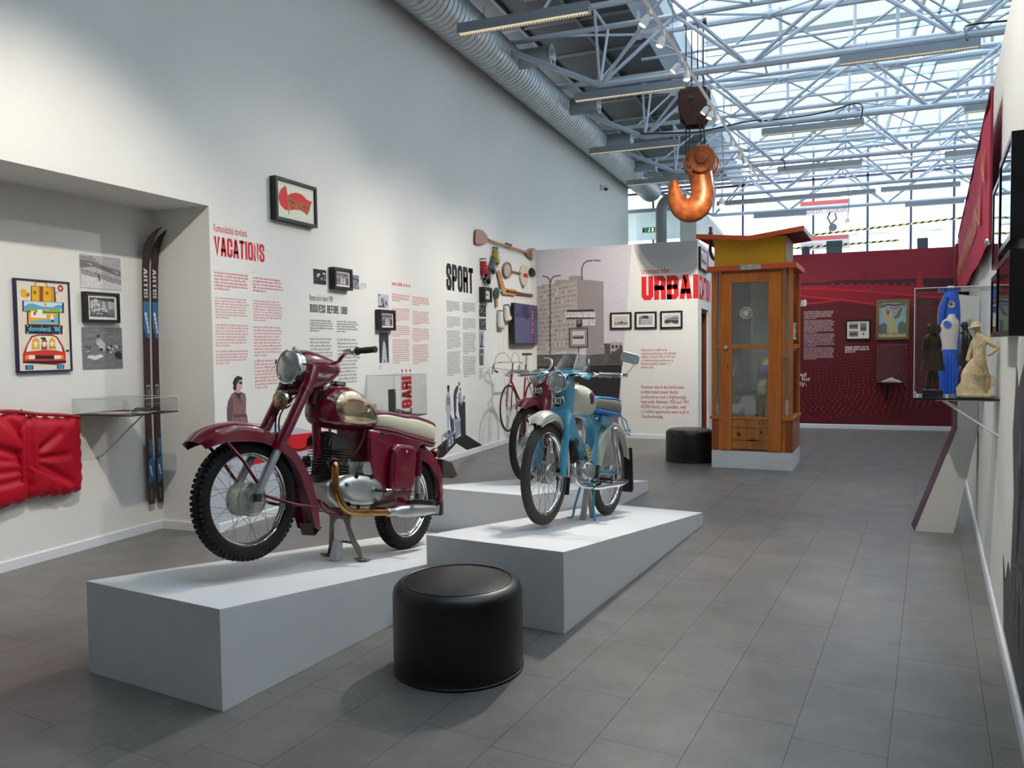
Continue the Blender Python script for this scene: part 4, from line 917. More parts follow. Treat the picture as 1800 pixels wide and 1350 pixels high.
# red wall writing
f = FR(); f.z = 1.5
def z14(x, y): return (1360 + x / 3.553, 400 + y / 3.553)
x0, y0, x1, y1 = box_(rl, z14(168, 452), z14(205, 490)); word(f, 'AD', x0, y0, x1 - x0, y1 - y0, (236, 226, 228), t=.72, gap=.12); word(f, 'SPARTAKI', x0 - 1.0, y0, .98, y1 - y0, (236, 226, 228), t=.72, gap=.12)
tag(f.build('lettering'), 'bold white capitals ending in AD on the red wall', 'wall text')
lettering(FR, 'text_column', 'column of small white print on the red wall beside the booth', [(rl, z14(190, 525), z14(378, 572), 5), (rl, z14(190, 580), z14(382, 660), 9), (rl, z14(189, 665), z14(382, 745), 9), (rl, z14(188, 750), z14(380, 826), 9)], (216, 190, 196))
root = empty('text_paragraph', (-.9, YR, .9), 'larger white words on the red wall behind the booth glass', 'wall text')
for i, (s_, b) in enumerate((('mass gymnastics used', 203), ('as a metaphor for', 231), ('modern society.', 206))):
    p = rl(*z14(b, 930 + i * 28)); w_ = .95 if i == 0 else .9
    o = fonttext(s_, (p[0] - w_, YR, p[1]), (1, 0, 0), (0, 0, 1), (0, -1, 0), .075, M_whiteink, 'line', root, width=w_, bold=.012, lift=3.2e-3); o.matrix_parent_inverse = Matrix.Translation(-root.location)
lettering(FR, 'text_caption', 'three-line white caption under the small framed card on the red wall', [(rl, z14(446, 742), z14(604, 785), 3)], (232, 214, 218), .7)
# ------------------------------------------------------------------ murals
rm = random.Random(11)
f = FU()
def um(x, y): return ul(940 + x / 5.194, 440 + y / 5.194)
def up(pts): return [um(*p) for p in pts]
SKY = (210, 204, 212)
f.poly([(XL + .1, ul(946, 445)[1] * 0 + 3.15), (ul(1110, 430)[0], 3.15), ul(1103, 530), ul(1093, 650), ul(1088, 762)[:1] + (.078,), (XL + .1, .078)], SKY)
f.poly(up([(20, 330), (60, 322), (62, 312), (180, 308), (182, 278), (215, 268), (310, 272), (312, 240), (350, 230), (442, 236), (442, 275), (500, 270), (628, 285), (632, 870), (20, 960)]), (164, 156, 156))
f.poly(up([(22, 345), (385, 262), (388, 900), (22, 960)]), (182, 174, 168)); f.poly(up([(385, 262), (628, 285), (632, 868), (388, 895)]), (156, 146, 146))
for i in range(15):                                   # floors of the tower block
    t_ = i / 15.0
    for j in range(18):
        u_ = j / 18.0; X = 30 + u_ * 350; yt_ = (345 - (X - 22) * .229) + t_ * (600 - (X - 22) * -.0 - (345 - (X - 22) * .229) + 345) * .98
        ww = 9; hh = 20
        c = rm.choice([(118, 110, 110), (128, 120, 118), (206, 202, 200), (110, 104, 104)] if rm.random() < .4 else [(150, 142, 138), (160, 152, 148)])
        f.poly(up([(X, yt_), (X + ww, yt_ - 2), (X + ww, yt_ + hh - 2), (X, yt_ + hh)]), c, .6)
f.poly(up([(630, 850), (690, 850), (690, 948), (640, 948)]), (84, 78, 80)); f.poly(up([(690, 835), (805, 838), (800, 946), (690, 946)]), (176, 170, 172))
for a in (700, 735, 770):
    for b in (865, 920): f.poly(up([(a, b), (a + 24, b), (a + 24, b + 30), (a, b + 30)]), (70, 66, 68))
f.poly(up([(470, 880), (636, 878), (640, 950), (470, 955)]), (156, 148, 148))
f.poly(up([(20, 955), (300, 945), (500, 955), (640, 945), (720, 930), (800, 870), (800, 1050), (20, 1080)]), (92, 86, 84))
f.poly(up([(620, 1050), (680, 1000), (720, 930), (803, 878), (803, 1052)]), (82, 76, 74))
for k in range(70):
    a, b = rm.uniform(25, 790), rm.uniform(965, 1048); f.poly(up([(a, b), (a + rm.uniform(10, 60), b - 2), (a + rm.uniform(10, 50), b + 5)]), rm.choice([(110, 104, 102), (72, 68, 66), (124, 118, 114)]), .9)
f.poly(up([(20, 1062), (796, 1048), (770, 1360), (20, 1360)]), (40, 37, 36)); f.poly(up([(20, 1360), (770, 1360), (760, 1640), (20, 1640)]), (118, 112, 110))
for pts in ([(141, 960), (141, 300), (132, 262), (112, 244), (72, 236)], [(143, 300), (152, 262), (175, 238), (235, 228)], [(430, 270), (430, 170), (445, 125), (478, 98), (530, 92)]):
    f.line(up(pts), .022, (92, 88, 92))
f.poly(up([(528, 88), (570, 86), (608, 92), (600, 102), (545, 100)]), (112, 108, 110)); f.poly(up([(68, 234), (95, 234), (98, 242), (70, 242)]), (96, 92, 94)); f.poly(up([(205, 230), (240, 224), (240, 232), (210, 236)]), (96, 92, 94))
tag(f.build('tower_block_mural', M_mural), 'large grey photographic mural of a concrete tower block on the partition', 'mural')
# tram stop signs over the mural: little number plates on a pole
ts = empty('tram_stop_sign', (ul(1018, 600)[0], YU, 1.0), 'printed tram stop sign with rows of route number plates', 'sign')
f = FU(); f.line([um(400, 885), um(400, 1045)], .02, (50, 48, 48), 1.3)
for k, s_ in enumerate(('203', '187', '178', '154', '122')):
    x0, y0, x1, y1 = box_(um, (278 + k * 56, 563), (328 + k * 56, 612)); f.rect(x0, y0, x1, y1, (226, 224, 222), 1.34); word(f, s_, x0 + .015, y0 + .03, x1 - x0 - .03, (y1 - y0) * .7, (70, 68, 70), t=.25, z=1.36)
for k, s_ in enumerate(('507', '213', '206')):
    x0, y0, x1, y1 = box_(um, (380 + k * 60, 630), (432 + k * 60, 684)); f.rect(x0, y0, x1, y1, (52, 50, 52) if k == 0 else (226, 224, 222), 1.34); word(f, s_, x0 + .015, y0 + .03, x1 - x0 - .03, (y1 - y0) * .7, (220, 220, 220) if k == 0 else (70, 68, 70), t=.25, z=1.36)
for a, b, c, d in ((295, 546, 540, 556), (290, 614, 545, 622), (378, 680, 430, 702)): x0, y0, x1, y1 = box_(um, (a, b), (c, d)); f.rect(x0, y0, x1, y1, (48, 46, 46), 1.32)
for (a, b, c, d, col, z) in ((312, 708, 488, 888, (62, 58, 58), 1.32), (322, 718, 478, 878, (150, 142, 140), 1.34), (342, 738, 458, 858, (208, 204, 204), 1.36), (348, 780, 446, 806, (40, 38, 38), 1.38), (352, 784, 442, 792, (150, 150, 150), 1.4)):
    x0, y0, x1, y1 = box_(um, (a, b), (c, d)); f.rect(x0, y0, x1, y1, col, z)
o = f.build('sign_print', None, ts); o.matrix_parent_inverse = Matrix.Translation(-ts.location)
# plain sun disc print on the partition (grey circle)
f = FU(); cx_, cz_ = ul(1190, 400); cz_ = 3.15 + .12; r1 = .72
pts = [(cx_ + r1 * cos(radians(a)), cz_ + r1 * sin(radians(a))) for a in range(190, 351, 8)]; pts = [(min(a, -1.875), min(b, 3.149)) for a, b in pts]
f.poly(pts, (212, 210, 208)); r1 = .62; pts = [(min(cx_ + r1 * cos(radians(a)), -1.875), min(cz_ + r1 * sin(radians(a)), 3.149)) for a in range(190, 351, 8)]; f.poly(pts, (180, 182, 182))
tag(f.build('grey_disc_print'), 'pale grey part-circle printed at the top right of the partition', 'mural')
# small framed red picture on the partition return
# red stadium mural
f = FR()
def zr(x, y): return rl(*z14(x, y))
f.poly([(-1.86, 3.09), (1.98, 3.09), (1.98, 2.2), (-1.86, 2.45)], (126, 14, 40)); f.poly([(-1.86, 2.3), (1.98, 2.3), (1.98, .078), (-1.86, .078)], (92, 5, 20))
f.poly([zr(160, 350), zr(230, 340), zr(300, 350), zr(350, 335), zr(480, 325), zr(560, 330), zr(700, 325), zr(820, 322), zr(870, 320), zr(1130, 315), zr(1130, 372), zr(870, 375), zr(600, 352), zr(350, 362), zr(160, 362)], (58, 10, 20))
f.poly([zr(150, 362), zr(600, 355), zr(1130, 378), zr(1130, 450), zr(800, 420), zr(380, 380), zr(150, 372)], (150, 12, 30)); f.poly([zr(150, 380), zr(420, 395), zr(700, 430), zr(1130, 460), zr(1130, 520), zr(600, 470), zr(150, 440)], (136, 8, 26))
for pts in ([(150, 380), (360, 385), (620, 400), (880, 425), (1130, 450)], [(150, 425), (420, 450), (640, 480)], [(150, 480), (300, 468), (420, 450)]): f.line([zr(*p) for p in pts], .03, (186, 14, 34))
for a in range(360, 860, 55): f.poly([zr(a, 345), zr(a + 22, 343), zr(a + 22, 372), zr(a, 372)], (128, 16, 34))
f.poly([zr(900, 280), zr(925, 280), zr(935, 372), zr(885, 372)], (150, 18, 40))
for a in (890, 980): f.poly([zr(a, 440), zr(a + 80, 446), zr(a + 80, 500), zr(a, 494)], (70, 16, 26))
f.line([zr(570, 165), zr(570, 330)], .006, (90, 10, 30)); f.line([zr(545, 300), zr(570, 290), zr(598, 300)], .01, (80, 8, 26))
f.build_later = None
for i in range(24):                                     # rows of tiny gymnasts, coarser towards the viewer's side
    t_ = i / 23.0; zz = 1.45 - 1.28 * (t_ ** .95); step = .045 + .06 * t_; hgt = .016 + .038 * t_; slope = .10 + .05 * t_
    x = -1.84 + rm.uniform(0, .03)
    while x < 1.95:
        z_ = zz + (x - .0) * slope + rm.uniform(-.004, .004)
        if .09 < z_ < 1.5: f.poly([(x, z_), (x + step * .3, z_), (x + step * .45, z_ + hgt * .6), (x + step * .2, z_ + hgt), (x, z_ + hgt * .7)], rm.choice([(136, 8, 26), (120, 6, 22), (150, 12, 32)]), .9)
        x += step
    for s_ in (0,): f.poly([(-1.86, max(.08, zz - 1.86 * slope - .03)), (1.98, zz + 1.98 * slope - .03), (1.98, zz + 1.98 * slope - .03 + .4 * hgt), (-1.86, max(.081, zz - 1.86 * slope - .03 + .4 * hgt))], (50, 4, 12), .88)
tag(f.build('stadium_mural', M_mural), 'dark red mural of rows of gymnasts in a stadium on the far wall', 'mural')
# VACATIONS mural at the foot of the left wall: ice floe, red band, woman in overalls
f = FL()
ip = [(368, 746), (430, 742), (505, 748), (600, 768), (660, 812), (640, 850), (560, 880), (368, 930)]
f.poly([wl(*p) for p in ip], (186, 192, 204))
for k in range(46):
    a, b = rm.uniform(372, 610), rm.uniform(770, 900); 
    if b > 930 - (a - 368) * .27: continue
    f.poly([wl(a, b), wl(a + rm.uniform(8, 40), b - 3), wl(a + rm.uniform(8, 36), b + 2)], rm.choice([(160, 168, 184), (206, 210, 218), (146, 154, 172)]), .5)
f.poly([wl(498, 766), wl(575, 757), wl(580, 782), wl(500, 800)], (206, 14, 26)); f.poly([wl(440, 800), wl(500, 790), wl(500, 806), wl(440, 818)], (196, 14, 30))
for a in (612, 618, 624): f.line([wl(a, 790), wl(a + 4, 763)], .014, (206, 20, 34))
tag(f.build('ice_mural'), 'pale blue ice mural with a red band low on the white wall behind the motorcycle', 'mural')
def zw(x, y): return wl(370 + x / 11.25, 640 + y / 11.25)
f = FL(); W_ = lambda pts, c: f.poly([zw(*p) for p in pts], c)
W_([(410, 600), (480, 545), (600, 545), (690, 590), (705, 700), (700, 960), (730, 1040), (745, 1260), (360, 1260), (325, 1080), (320, 900), (345, 740)], (134, 100, 100))
W_([(325, 900), (345, 740), (440, 640), (450, 900), (420, 1120), (360, 1180), (325, 1080)], (104, 82, 82)); W_([(440, 1000), (700, 990), (720, 1040), (460, 1060)], (96, 74, 74))
W_([(480, 560), (600, 560), (585, 700), (540, 660)], (52, 40, 46)); W_([(500, 500), (590, 500), (585, 570), (540, 575), (500, 560)], (196, 160, 156)); W_([(520, 290), (630, 290), (628, 480), (580, 510), (510, 500)], (206, 168, 162))
W_([(450, 330), (480, 270), (545, 228), (630, 262), (625, 310), (560, 320), (520, 400), (510, 500), (485, 540), (440, 480), (455, 420), (436, 390)], (44, 34, 38)); W_([(530, 350), (628, 352), (625, 385), (600, 400), (560, 368)], (24, 18, 22)); W_([(470, 560), (520, 620), (640, 760), (620, 800), (480, 660)], (112, 84, 86)); W_([(580, 1060), (600, 1260), (570, 1260)], (80, 60, 62))
tag(f.build('woman_print'), 'printed cut-out of a woman in overalls and sunglasses low on the white wall', 'mural')
# medal ceremony print
def zm(x, y): return wl(760 + x / 9, 660 + y / 9)
f = FL(); W_ = lambda pts, c: f.poly([zm(*p) for p in pts], c)
W_([(60, 1150), (215, 1010), (370, 1000), (440, 960), (530, 935), (812, 1118), (572, 1194), (380, 1075), (150, 1318), (90, 1340)], (30, 31, 34))
W_([(415, 560), (430, 440), (480, 410), (520, 420), (525, 700), (530, 960), (450, 990), (440, 700)], (44, 46, 52)); W_([(478, 350), (495, 312), (520, 330), (518, 380), (495, 410), (478, 400)], (150, 152, 160))
W_([(350, 740), (440, 710), (450, 900), (372, 995), (360, 860)], (146, 152, 172)); W_([(310, 700), (345, 665), (460, 670), (360, 745)], (158, 166, 184))
W_([(145, 950), (250, 870), (365, 900), (240, 1005)], (140, 148, 164)); W_([(240, 1005), (365, 905), (365, 1060), (240, 1180)], (52, 54, 60)); W_([(255, 1015), (330, 955), (330, 1075), (255, 1140)], (180, 186, 200)); word(f, '2', *((lambda a, b: (a[0], b[1], b[0] - a[0], a[1] - b[1]))(zm(280, 1010), zm(312, 1080))), (40, 42, 48), t=.3)
f.line([zm(150, 960), zm(150, 1120)], .02, (120, 124, 132)); f.line([zm(228, 1010), zm(232, 1190)], .02, (120, 124, 132))
W_([(215, 300), (245, 278), (280, 290), (298, 460), (300, 560), (285, 600), (290, 700), (262, 720), (262, 860), (240, 855), (225, 600), (210, 560), (210, 420)], (176, 178, 192)); W_([(228, 340), (280, 345), (278, 465), (230, 465)], (120, 124, 140)); W_([(280, 600), (340, 740), (348, 880), (300, 900), (280, 760)], (72, 74, 82))
W_([(232, 170), (252, 146), (270, 165), (270, 225), (256, 285), (242, 270), (234, 220)], (44, 40, 42)); W_([(250, 860), (280, 870), (282, 925), (256, 935)], (40, 40, 46))
W_([(345, 240), (380, 165), (410, 165), (412, 210), (385, 300), (382, 340), (430, 370), (425, 385), (380, 350), (378, 560), (368, 640), (345, 640), (335, 480), (332, 320)], (70, 70, 74)); W_([(405, 120), (422, 92), (440, 118), (432, 170), (410, 165)], (120, 118, 120)); W_([(348, 640), (375, 632), (398, 680), (360, 690)], (30, 30, 34))
W_([(405, 300), (425, 265), (455, 270), (462, 400), (480, 430), (455, 470), (430, 540), (410, 520)], (150, 152, 164)); W_([(428, 200), (450, 190), (448, 250), (434, 255)], (96, 92, 96)); W_([(405, 420), (450, 440), (450, 560), (410, 560)], (52, 54, 62))
tag(f.build('medal_print'), 'grey printed cut-out of athletes on a medal podium near the wall foot', 'mural')
# ------------------------------------------------------------------ loose photographs and framed pictures
def photo_art(f, x0, y0, x1, y1, kind, r):
    """simple grey-scale picture content; positions in the unit rectangle"""
    X = lambda u, v: (x0 + u * (x1 - x0), y0 + v * (y1 - y0)); P_ = lambda pts, c: f.poly([X(*p) for p in pts], c if isinstance(c, tuple) else (c, c, c + 3))
    def blobs(n, u0, v0, u1, v1, s0, s1, tones, asp=1.0):
        for _ in range(n):
            u, v, s = r.uniform(u0, u1), r.uniform(v0, v1), r.uniform(s0, s1); k = 6; a0 = r.random() * 6
            P_([(min(1, max(0, u + s * cos(a0 + 6.283 * i / k) * r.uniform(.6, 1))), min(1, max(0, v + s * asp * sin(a0 + 6.283 * i / k) * r.uniform(.6, 1)))) for i in range(k)], r.choice(tones))
    if kind == 'skiers':
        P_([(0, 0), (1, 0), (1, 1), (0, 1)], 176); P_([(0, .86), (.2, .84), (.55, .62), (1, .5), (1, .62), (.5, .75), (.3, .97), (0, .95)], 140); P_([(0, .58), (.3, .66), (.6, .56), (1, .42), (1, .55), (.62, .68), (.3, .82), (0, .84)], 112)
        P_([(.13, .76), (.3, .70), (.28, .73)], 220); P_([(.75, .6), (.95, .5), (.93, .54)], 220); P_([(0, 0), (1, 0), (1, .3), (0, .52)], 208)
        for k in range(26):
            u = .02 + k * .038; v = .56 - u * .26 + r.uniform(-.02, .02); P_([(u, v - .14), (u + .018, v - .14), (u + .022, v), (u + .004, v + .02)], r.choice([30, 44, 60]))
        P_([(.44, .12 + .1), (.46, .22), (.47, .42), (.42, .42)], 50)
    elif kind == 'swimmers':
        P_([(0, 0), (1, 0), (1, 1), (0, 1)], 122)
        for k in range(60): u, v = r.random() * .8, r.random(); P_([(u, v), (min(1, u + r.uniform(.1, .3)), v + .004), (min(1, u + r.uniform(.05, .3)), v + .02)], r.choice([104, 138, 150, 96]))
        P_([(.1, .28), (.3, .22), (.52, .3), (.45, .36), (.3, .32), (.15, .34)], 222); P_([(.36, .72), (.44, .74), (.56, .6), (.54, .42), (.46, .44), (.42, .5), (.34, .62)], 184); P_([(.36, .76), (.42, .76), (.43, .82), (.36, .82)], 40); P_([(.43, .44), (.5, .44), (.5, .5), (.43, .5)], 36)
        blobs(26, .6, .3, .97, .6, .02, .06, [40, 60, 190, 210, 80]); blobs(12, .0, .4, .2, .56, .02, .04, [50, 180, 90]); P_([(.82, .26), (.95, .22), (.98, .36), (.86, .44), (.8, .36)], 34)
    elif kind == 'street':
        P_([(0, 0), (1, 0), (1, 1), (0, 1)], 120); P_([(0, .9), (1, .8), (1, 1), (0, 1)], 60); P_([(.05, .3), (.4, .3), (.42, .8), (.25, .95), (.05, .8)], 196); P_([(.5, .3), (.68, .3), (.62, .8), (.5, .85)], 170); P_([(.75, .4), (.98, .4), (.98, .8), (.75, .85)], 180)
        blobs(30, .02, .15, .98, .45, .02, .07, [30, 50, 220, 90]); blobs(16, .1, .4, .4, .8, .02, .05, [40, 80, 120]); P_([(0, 0), (1, 0), (1, .14), (0, .16)], 90)
    elif kind == 'horizon':
        P_([(0, 0), (1, 0), (1, 1), (0, 1)], (202, 192, 186)); P_([(0, 0), (1, 0), (1, .28), (0, .3)], (170, 162, 158)); P_([(.02, .25), (.98, .22), (.98, .34), (.7, .3), (.55, .46), (.45, .3), (.36, .42), (.3, .28), (.02, .32)], 46); blobs(14, .3, .05, .95, .2, .02, .06, [120, 140, 90], .4)
    elif kind == 'works':
        P_([(0, 0), (1, 0), (1, 1), (0, 1)], 176); P_([(.15, .7), (.7, .68), (.66, 1), (.15, 1)], 56); P_([(.2, .8), (.26, .8), (.26, .95), (.2, .95)], 230); blobs(70, .05, .05, .98, .6, .01, .035, [110, 130, 90, 210]); P_([(.34, .65), (.4, .66), (.62, .2), (.58, .18)], 236); P_([(.36, .65), (.38, .66), (.6, .2), (.57, .22)], 70); P_([(.04, .1), (.1, .1), (.12, .8), (.06, .8)], 90)
    elif kind == 'embankment':
        P_([(0, 0), (1, 0), (1, 1), (0, 1)], 196); P_([(.1, .7), (.5, .76), (.6, .88), (1, .9), (1, .7), (.2, .6)], 160); P_([(0, .45), (.5, .68), (1, .72), (1, .5), (.3, .5), (.1, .3)], 104); P_([(0, .2), (.1, .5), (1, .46), (1, .1), (.7, .1), (.5, .25), (.2, .1)], 66); P_([(.3, .5), (1, .5), (1, .53), (.3, .54)], 170)
    elif kind == 'crowd':
        P_([(0, 0), (1, 0), (1, 1), (0, 1)], 34); blobs(60, .03, .03, .97, .97, .02, .08, [200, 90, 140, 60, 20, 230])
    elif kind == 'dark':
        P_([(0, 0), (1, 0), (1, 1), (0, 1)], (34, 34, 44)); blobs(22, .1, .3, .9, .95, .03, .12, [190, 60, 20, 210])
    elif kind == 'people':
        P_([(0, 0), (1, 0), (1, 1), (0, 1)], (120, 110, 108))
        for k in range(4):
            u = .12 + k * .22; P_([(u, .05), (u + .2, .05), (u + .17, .6), (u + .03, .6)], r.choice([50, 190, 110, 76])); P_([(u + .06, .6), (u + .14, .6), (u + .15, .78), (u + .05, .78)], r.choice([200, 180])); P_([(u + .04, .74), (u + .16, .74), (u + .15, .86), (u + .05, .86)], 36)
        blobs(16, .05, .05, .95, .95, .02, .05, [230, 30, 160])
    elif kind == 'town':
        P_([(0, 0), (1, 0), (1, 1), (0, 1)], (186, 190, 206)); P_([(.28, .3), (.4, .3), (.4, .72), (.28, .7)], 60); P_([(.45, .15), (.56, .15), (.56, .68), (.45, .7)], 110); P_([(.65, .2), (.88, .2), (.86, .5), (.75, .56), (.66, .45)], 96); P_([(0, 0), (.4, 0), (.2, .14), (0, .1)], 50); P_([(.3, 0), (.6, 0), (.6, .2), (.36, .3)], 70); P_([(0, .9), (.25, .84), (.1, 1), (0, 1)], 80)
    elif kind == 'dress':
        P_([(0, 0), (1, 0), (1, 1), (0, 1)], (50, 52, 66)); P_([(.2, 0), (.85, 0), (.6, .7), (.4, .7)], (190, 194, 208)); blobs(34, .3, .03, .75, .6, .015, .05, [130, 110, 150, 220]); P_([(.4, .7), (.6, .7), (.58, .8), (.42, .8)], 90); P_([(.2, .85), (.8, .85), (.8, 1), (.2, 1)], (40, 42, 56))
    elif kind == 'figure':
        P_([(0, 0), (1, 0), (1, 1), (0, 1)], (160, 166, 190)); P_([(.3, .1), (.55, .1), (.62, .5), (.75, .62), (.6, .85), (.5, .85), (.4, .5)], (30, 32, 44)); P_([(.05, 0), (.9, 0), (.9, .1), (.05, .14)], (60, 64, 82))
    elif kind == 'rocks':
        P_([(0, 0), (1, 0), (1, 1), (0, 1)], (120, 124, 140)); blobs(50, .02, .02, .98, .6, .03, .1, [60, 90, 150, 180]); P_([(0, .7), (1, .6), (1, .7), (0, .85)], (60, 62, 78))
def photo(fn, F, a, b, kind, label, z=2.0):
    x0, y0, x1, y1 = box_(fn, a, b); f = F(); f.z = z; f.rect(x0, y0, x1, y1, (60, 60, 62)); photo_art(f, x0, y0, x1, y1, kind, random.Random(len(label)))
    return tag(f.build('photograph', M_photo), label, 'photograph')
def framed(fn, F, a, b, depth, fw, label, art, mcol=None, cat='picture', name='picture_frame', matw=.0, kind=None, paper=(226, 224, 218)):
    x0, y0, x1, y1 = box_(fn, a, b); F0 = F(); o, u, v, n = F0.o, F0.u, F0.v, F0.n
    c = o + u * ((x0 + x1) / 2) + v * ((y0 + y1) / 2); t = empty(name, c, label, cat)
    W2_, H2 = (x1 - x0) / 2, (y1 - y0) / 2; mb = MB()
    pr = [(-W2_, -H2, -W2_ + fw, H2), (W2_ - fw, -H2, W2_, H2), (-W2_ + fw, H2 - fw, W2_ - fw, H2), (-W2_ + fw, -H2, W2_ - fw, -H2 + fw)]
    for (a0, b0, a1, b1) in pr: mb.obox(u * ((a0 + a1) / 2) + v * ((b0 + b1) / 2) + n * (depth / 2), u * ((a1 - a0) / 2), v * ((b1 - b0) / 2), n * (depth / 2))
    mb.build('frame', mcol or M_black, t, smooth=0)
    f = Flat(n * (depth * .72), u, v, n); f.rect(-W2_ + fw, -H2 + fw, W2_ - fw, H2 - fw, paper)
    if art: art(f, -W2_ + fw, -H2 + fw, W2_ - fw, H2 - fw)
    if kind: k = matw; photo_art(f, -W2_ + fw + k, -H2 + fw + k, W2_ - fw - k, H2 - fw - k, kind, random.Random(len(label)))
    f.build('picture', M_photo if kind else None, t)
    return t
def zn(x, y): return (x / 3.213, 260 + y / 3.214)
photo(nl, FN, zn(447, 598), zn(683, 805), 'skiers', 'grey photograph of a row of skiers in the niche, above the small black frame')
photo(nl, FN, zn(458, 1012), zn(693, 1245), 'swimmers', 'grey photograph of bathers splashing, below the small black frame')
framed(nl, FN, zn(456, 811), zn(655, 990), .05, .022, 'small black frame between the skier and bather photographs', None, matw=.02, kind='street')
photo(wl, FL, z8(643, 615), z8(719, 712), 'dark', 'dark square photograph left of the upper black frame')
photo(wl, FL, z8(849, 648), z8(914, 740), 'rocks', 'bluish photograph touching the right side of the upper black frame')
framed(wl, FL, z8(735, 606), z8(846, 748), .07, .03, 'black box frame with a photograph above BUSINESS BEFORE 1989', None, matw=.02, kind='people')
photo(wl, FL, z8(1028, 765), z8(1089, 848), 'town', 'small grey photograph above the black frame left of the red columns')
framed(wl, FL, z8(1010, 858), z8(1104, 983), .07, .03, 'black box frame left of the red text columns', None, matw=.02, kind='people')
photo(wl, FL, z8(1033, 995), z8(1091, 1172), 'dress', 'tall dark photograph of a pale dress shape behind the handlebar grip')
framed(wl, FL, z9(1069, 600), z9(1136, 733), .09, .04, 'small deep black frame topping the photo strip right of SPORT', None, matw=.05, kind='figure')
photo(wl, FL, z9(1069, 752), z9(1128, 855), 'crowd', 'upper dark photograph of the strip right of SPORT')
photo(wl, FL, z9(1070, 865), z9(1128, 967), 'crowd', 'second dark photograph of the strip, just under the upper one')
photo(wl, FL, z9(1070, 975), z9(1110, 1113), 'figure', 'narrow photograph of a standing skier in the strip right of SPORT')
photo(wl, FL, z9(1070, 1123), z9(1111, 1262), 'people', 'lowest narrow photograph of the strip right of SPORT')
# framed red flag badge
def flagart(f, x0, y0, x1, y1):
    def T(x, y):
        p = wl(470 + x / 12.278, 300 + y / 12.278); a = wl(470 + 145 / 12.278, 300 + 160 / 12.278); b = wl(470 + 912 / 12.278, 300 + 1210 / 12.278)
        return (x0 + (p[0] - a[0]) / (b[0] - a[0]) * (x1 - x0), y1 - (a[1] - p[1]) / (a[1] - b[1]) * (y1 - y0))
    Gd = (150, 110, 60)
    for s_, c in ((1, Gd), (0, (214, 28, 26))):
        k = 6 * s_
        f.poly([T(325 - k, 318 - k), T(255 - k, 380), T(205 - k, 500), T(200 - k, 640), T(240 - k, 760 + k), T(310, 860 + k), T(390, 890 + k), T(420, 880), T(345 + k, 325)], c)
        f.poly([T(375, 540 - k), T(440, 490 - k), T(540, 466 - k), T(630, 490 - k), T(700, 545 - k), T(760, 625 - k), T(855 + k, 670 - k), T(765 + k, 985 + k), T(700, 915 + k), T(620, 868 + k), T(520, 858 + k), T(425, 880 + k)], c)
    f.line([T(340, 330), T(370, 540), T(408, 975)], .012, Gd)
    word(f, 'ROH', 0, 0, 1, 1, (150, 104, 50), t=.5, gap=.1, tf=lambda p: T(395 + p[0] * 420, 740 - p[1] * 190 + p[0] * 170 + 30 * sin(p[0] * 3)))
framed(wl, FL, (473.5, 309), (548, 402), .07, .028, 'black framed red flag badge hanging high above VACATIONS', flagart, paper=(222, 224, 206))
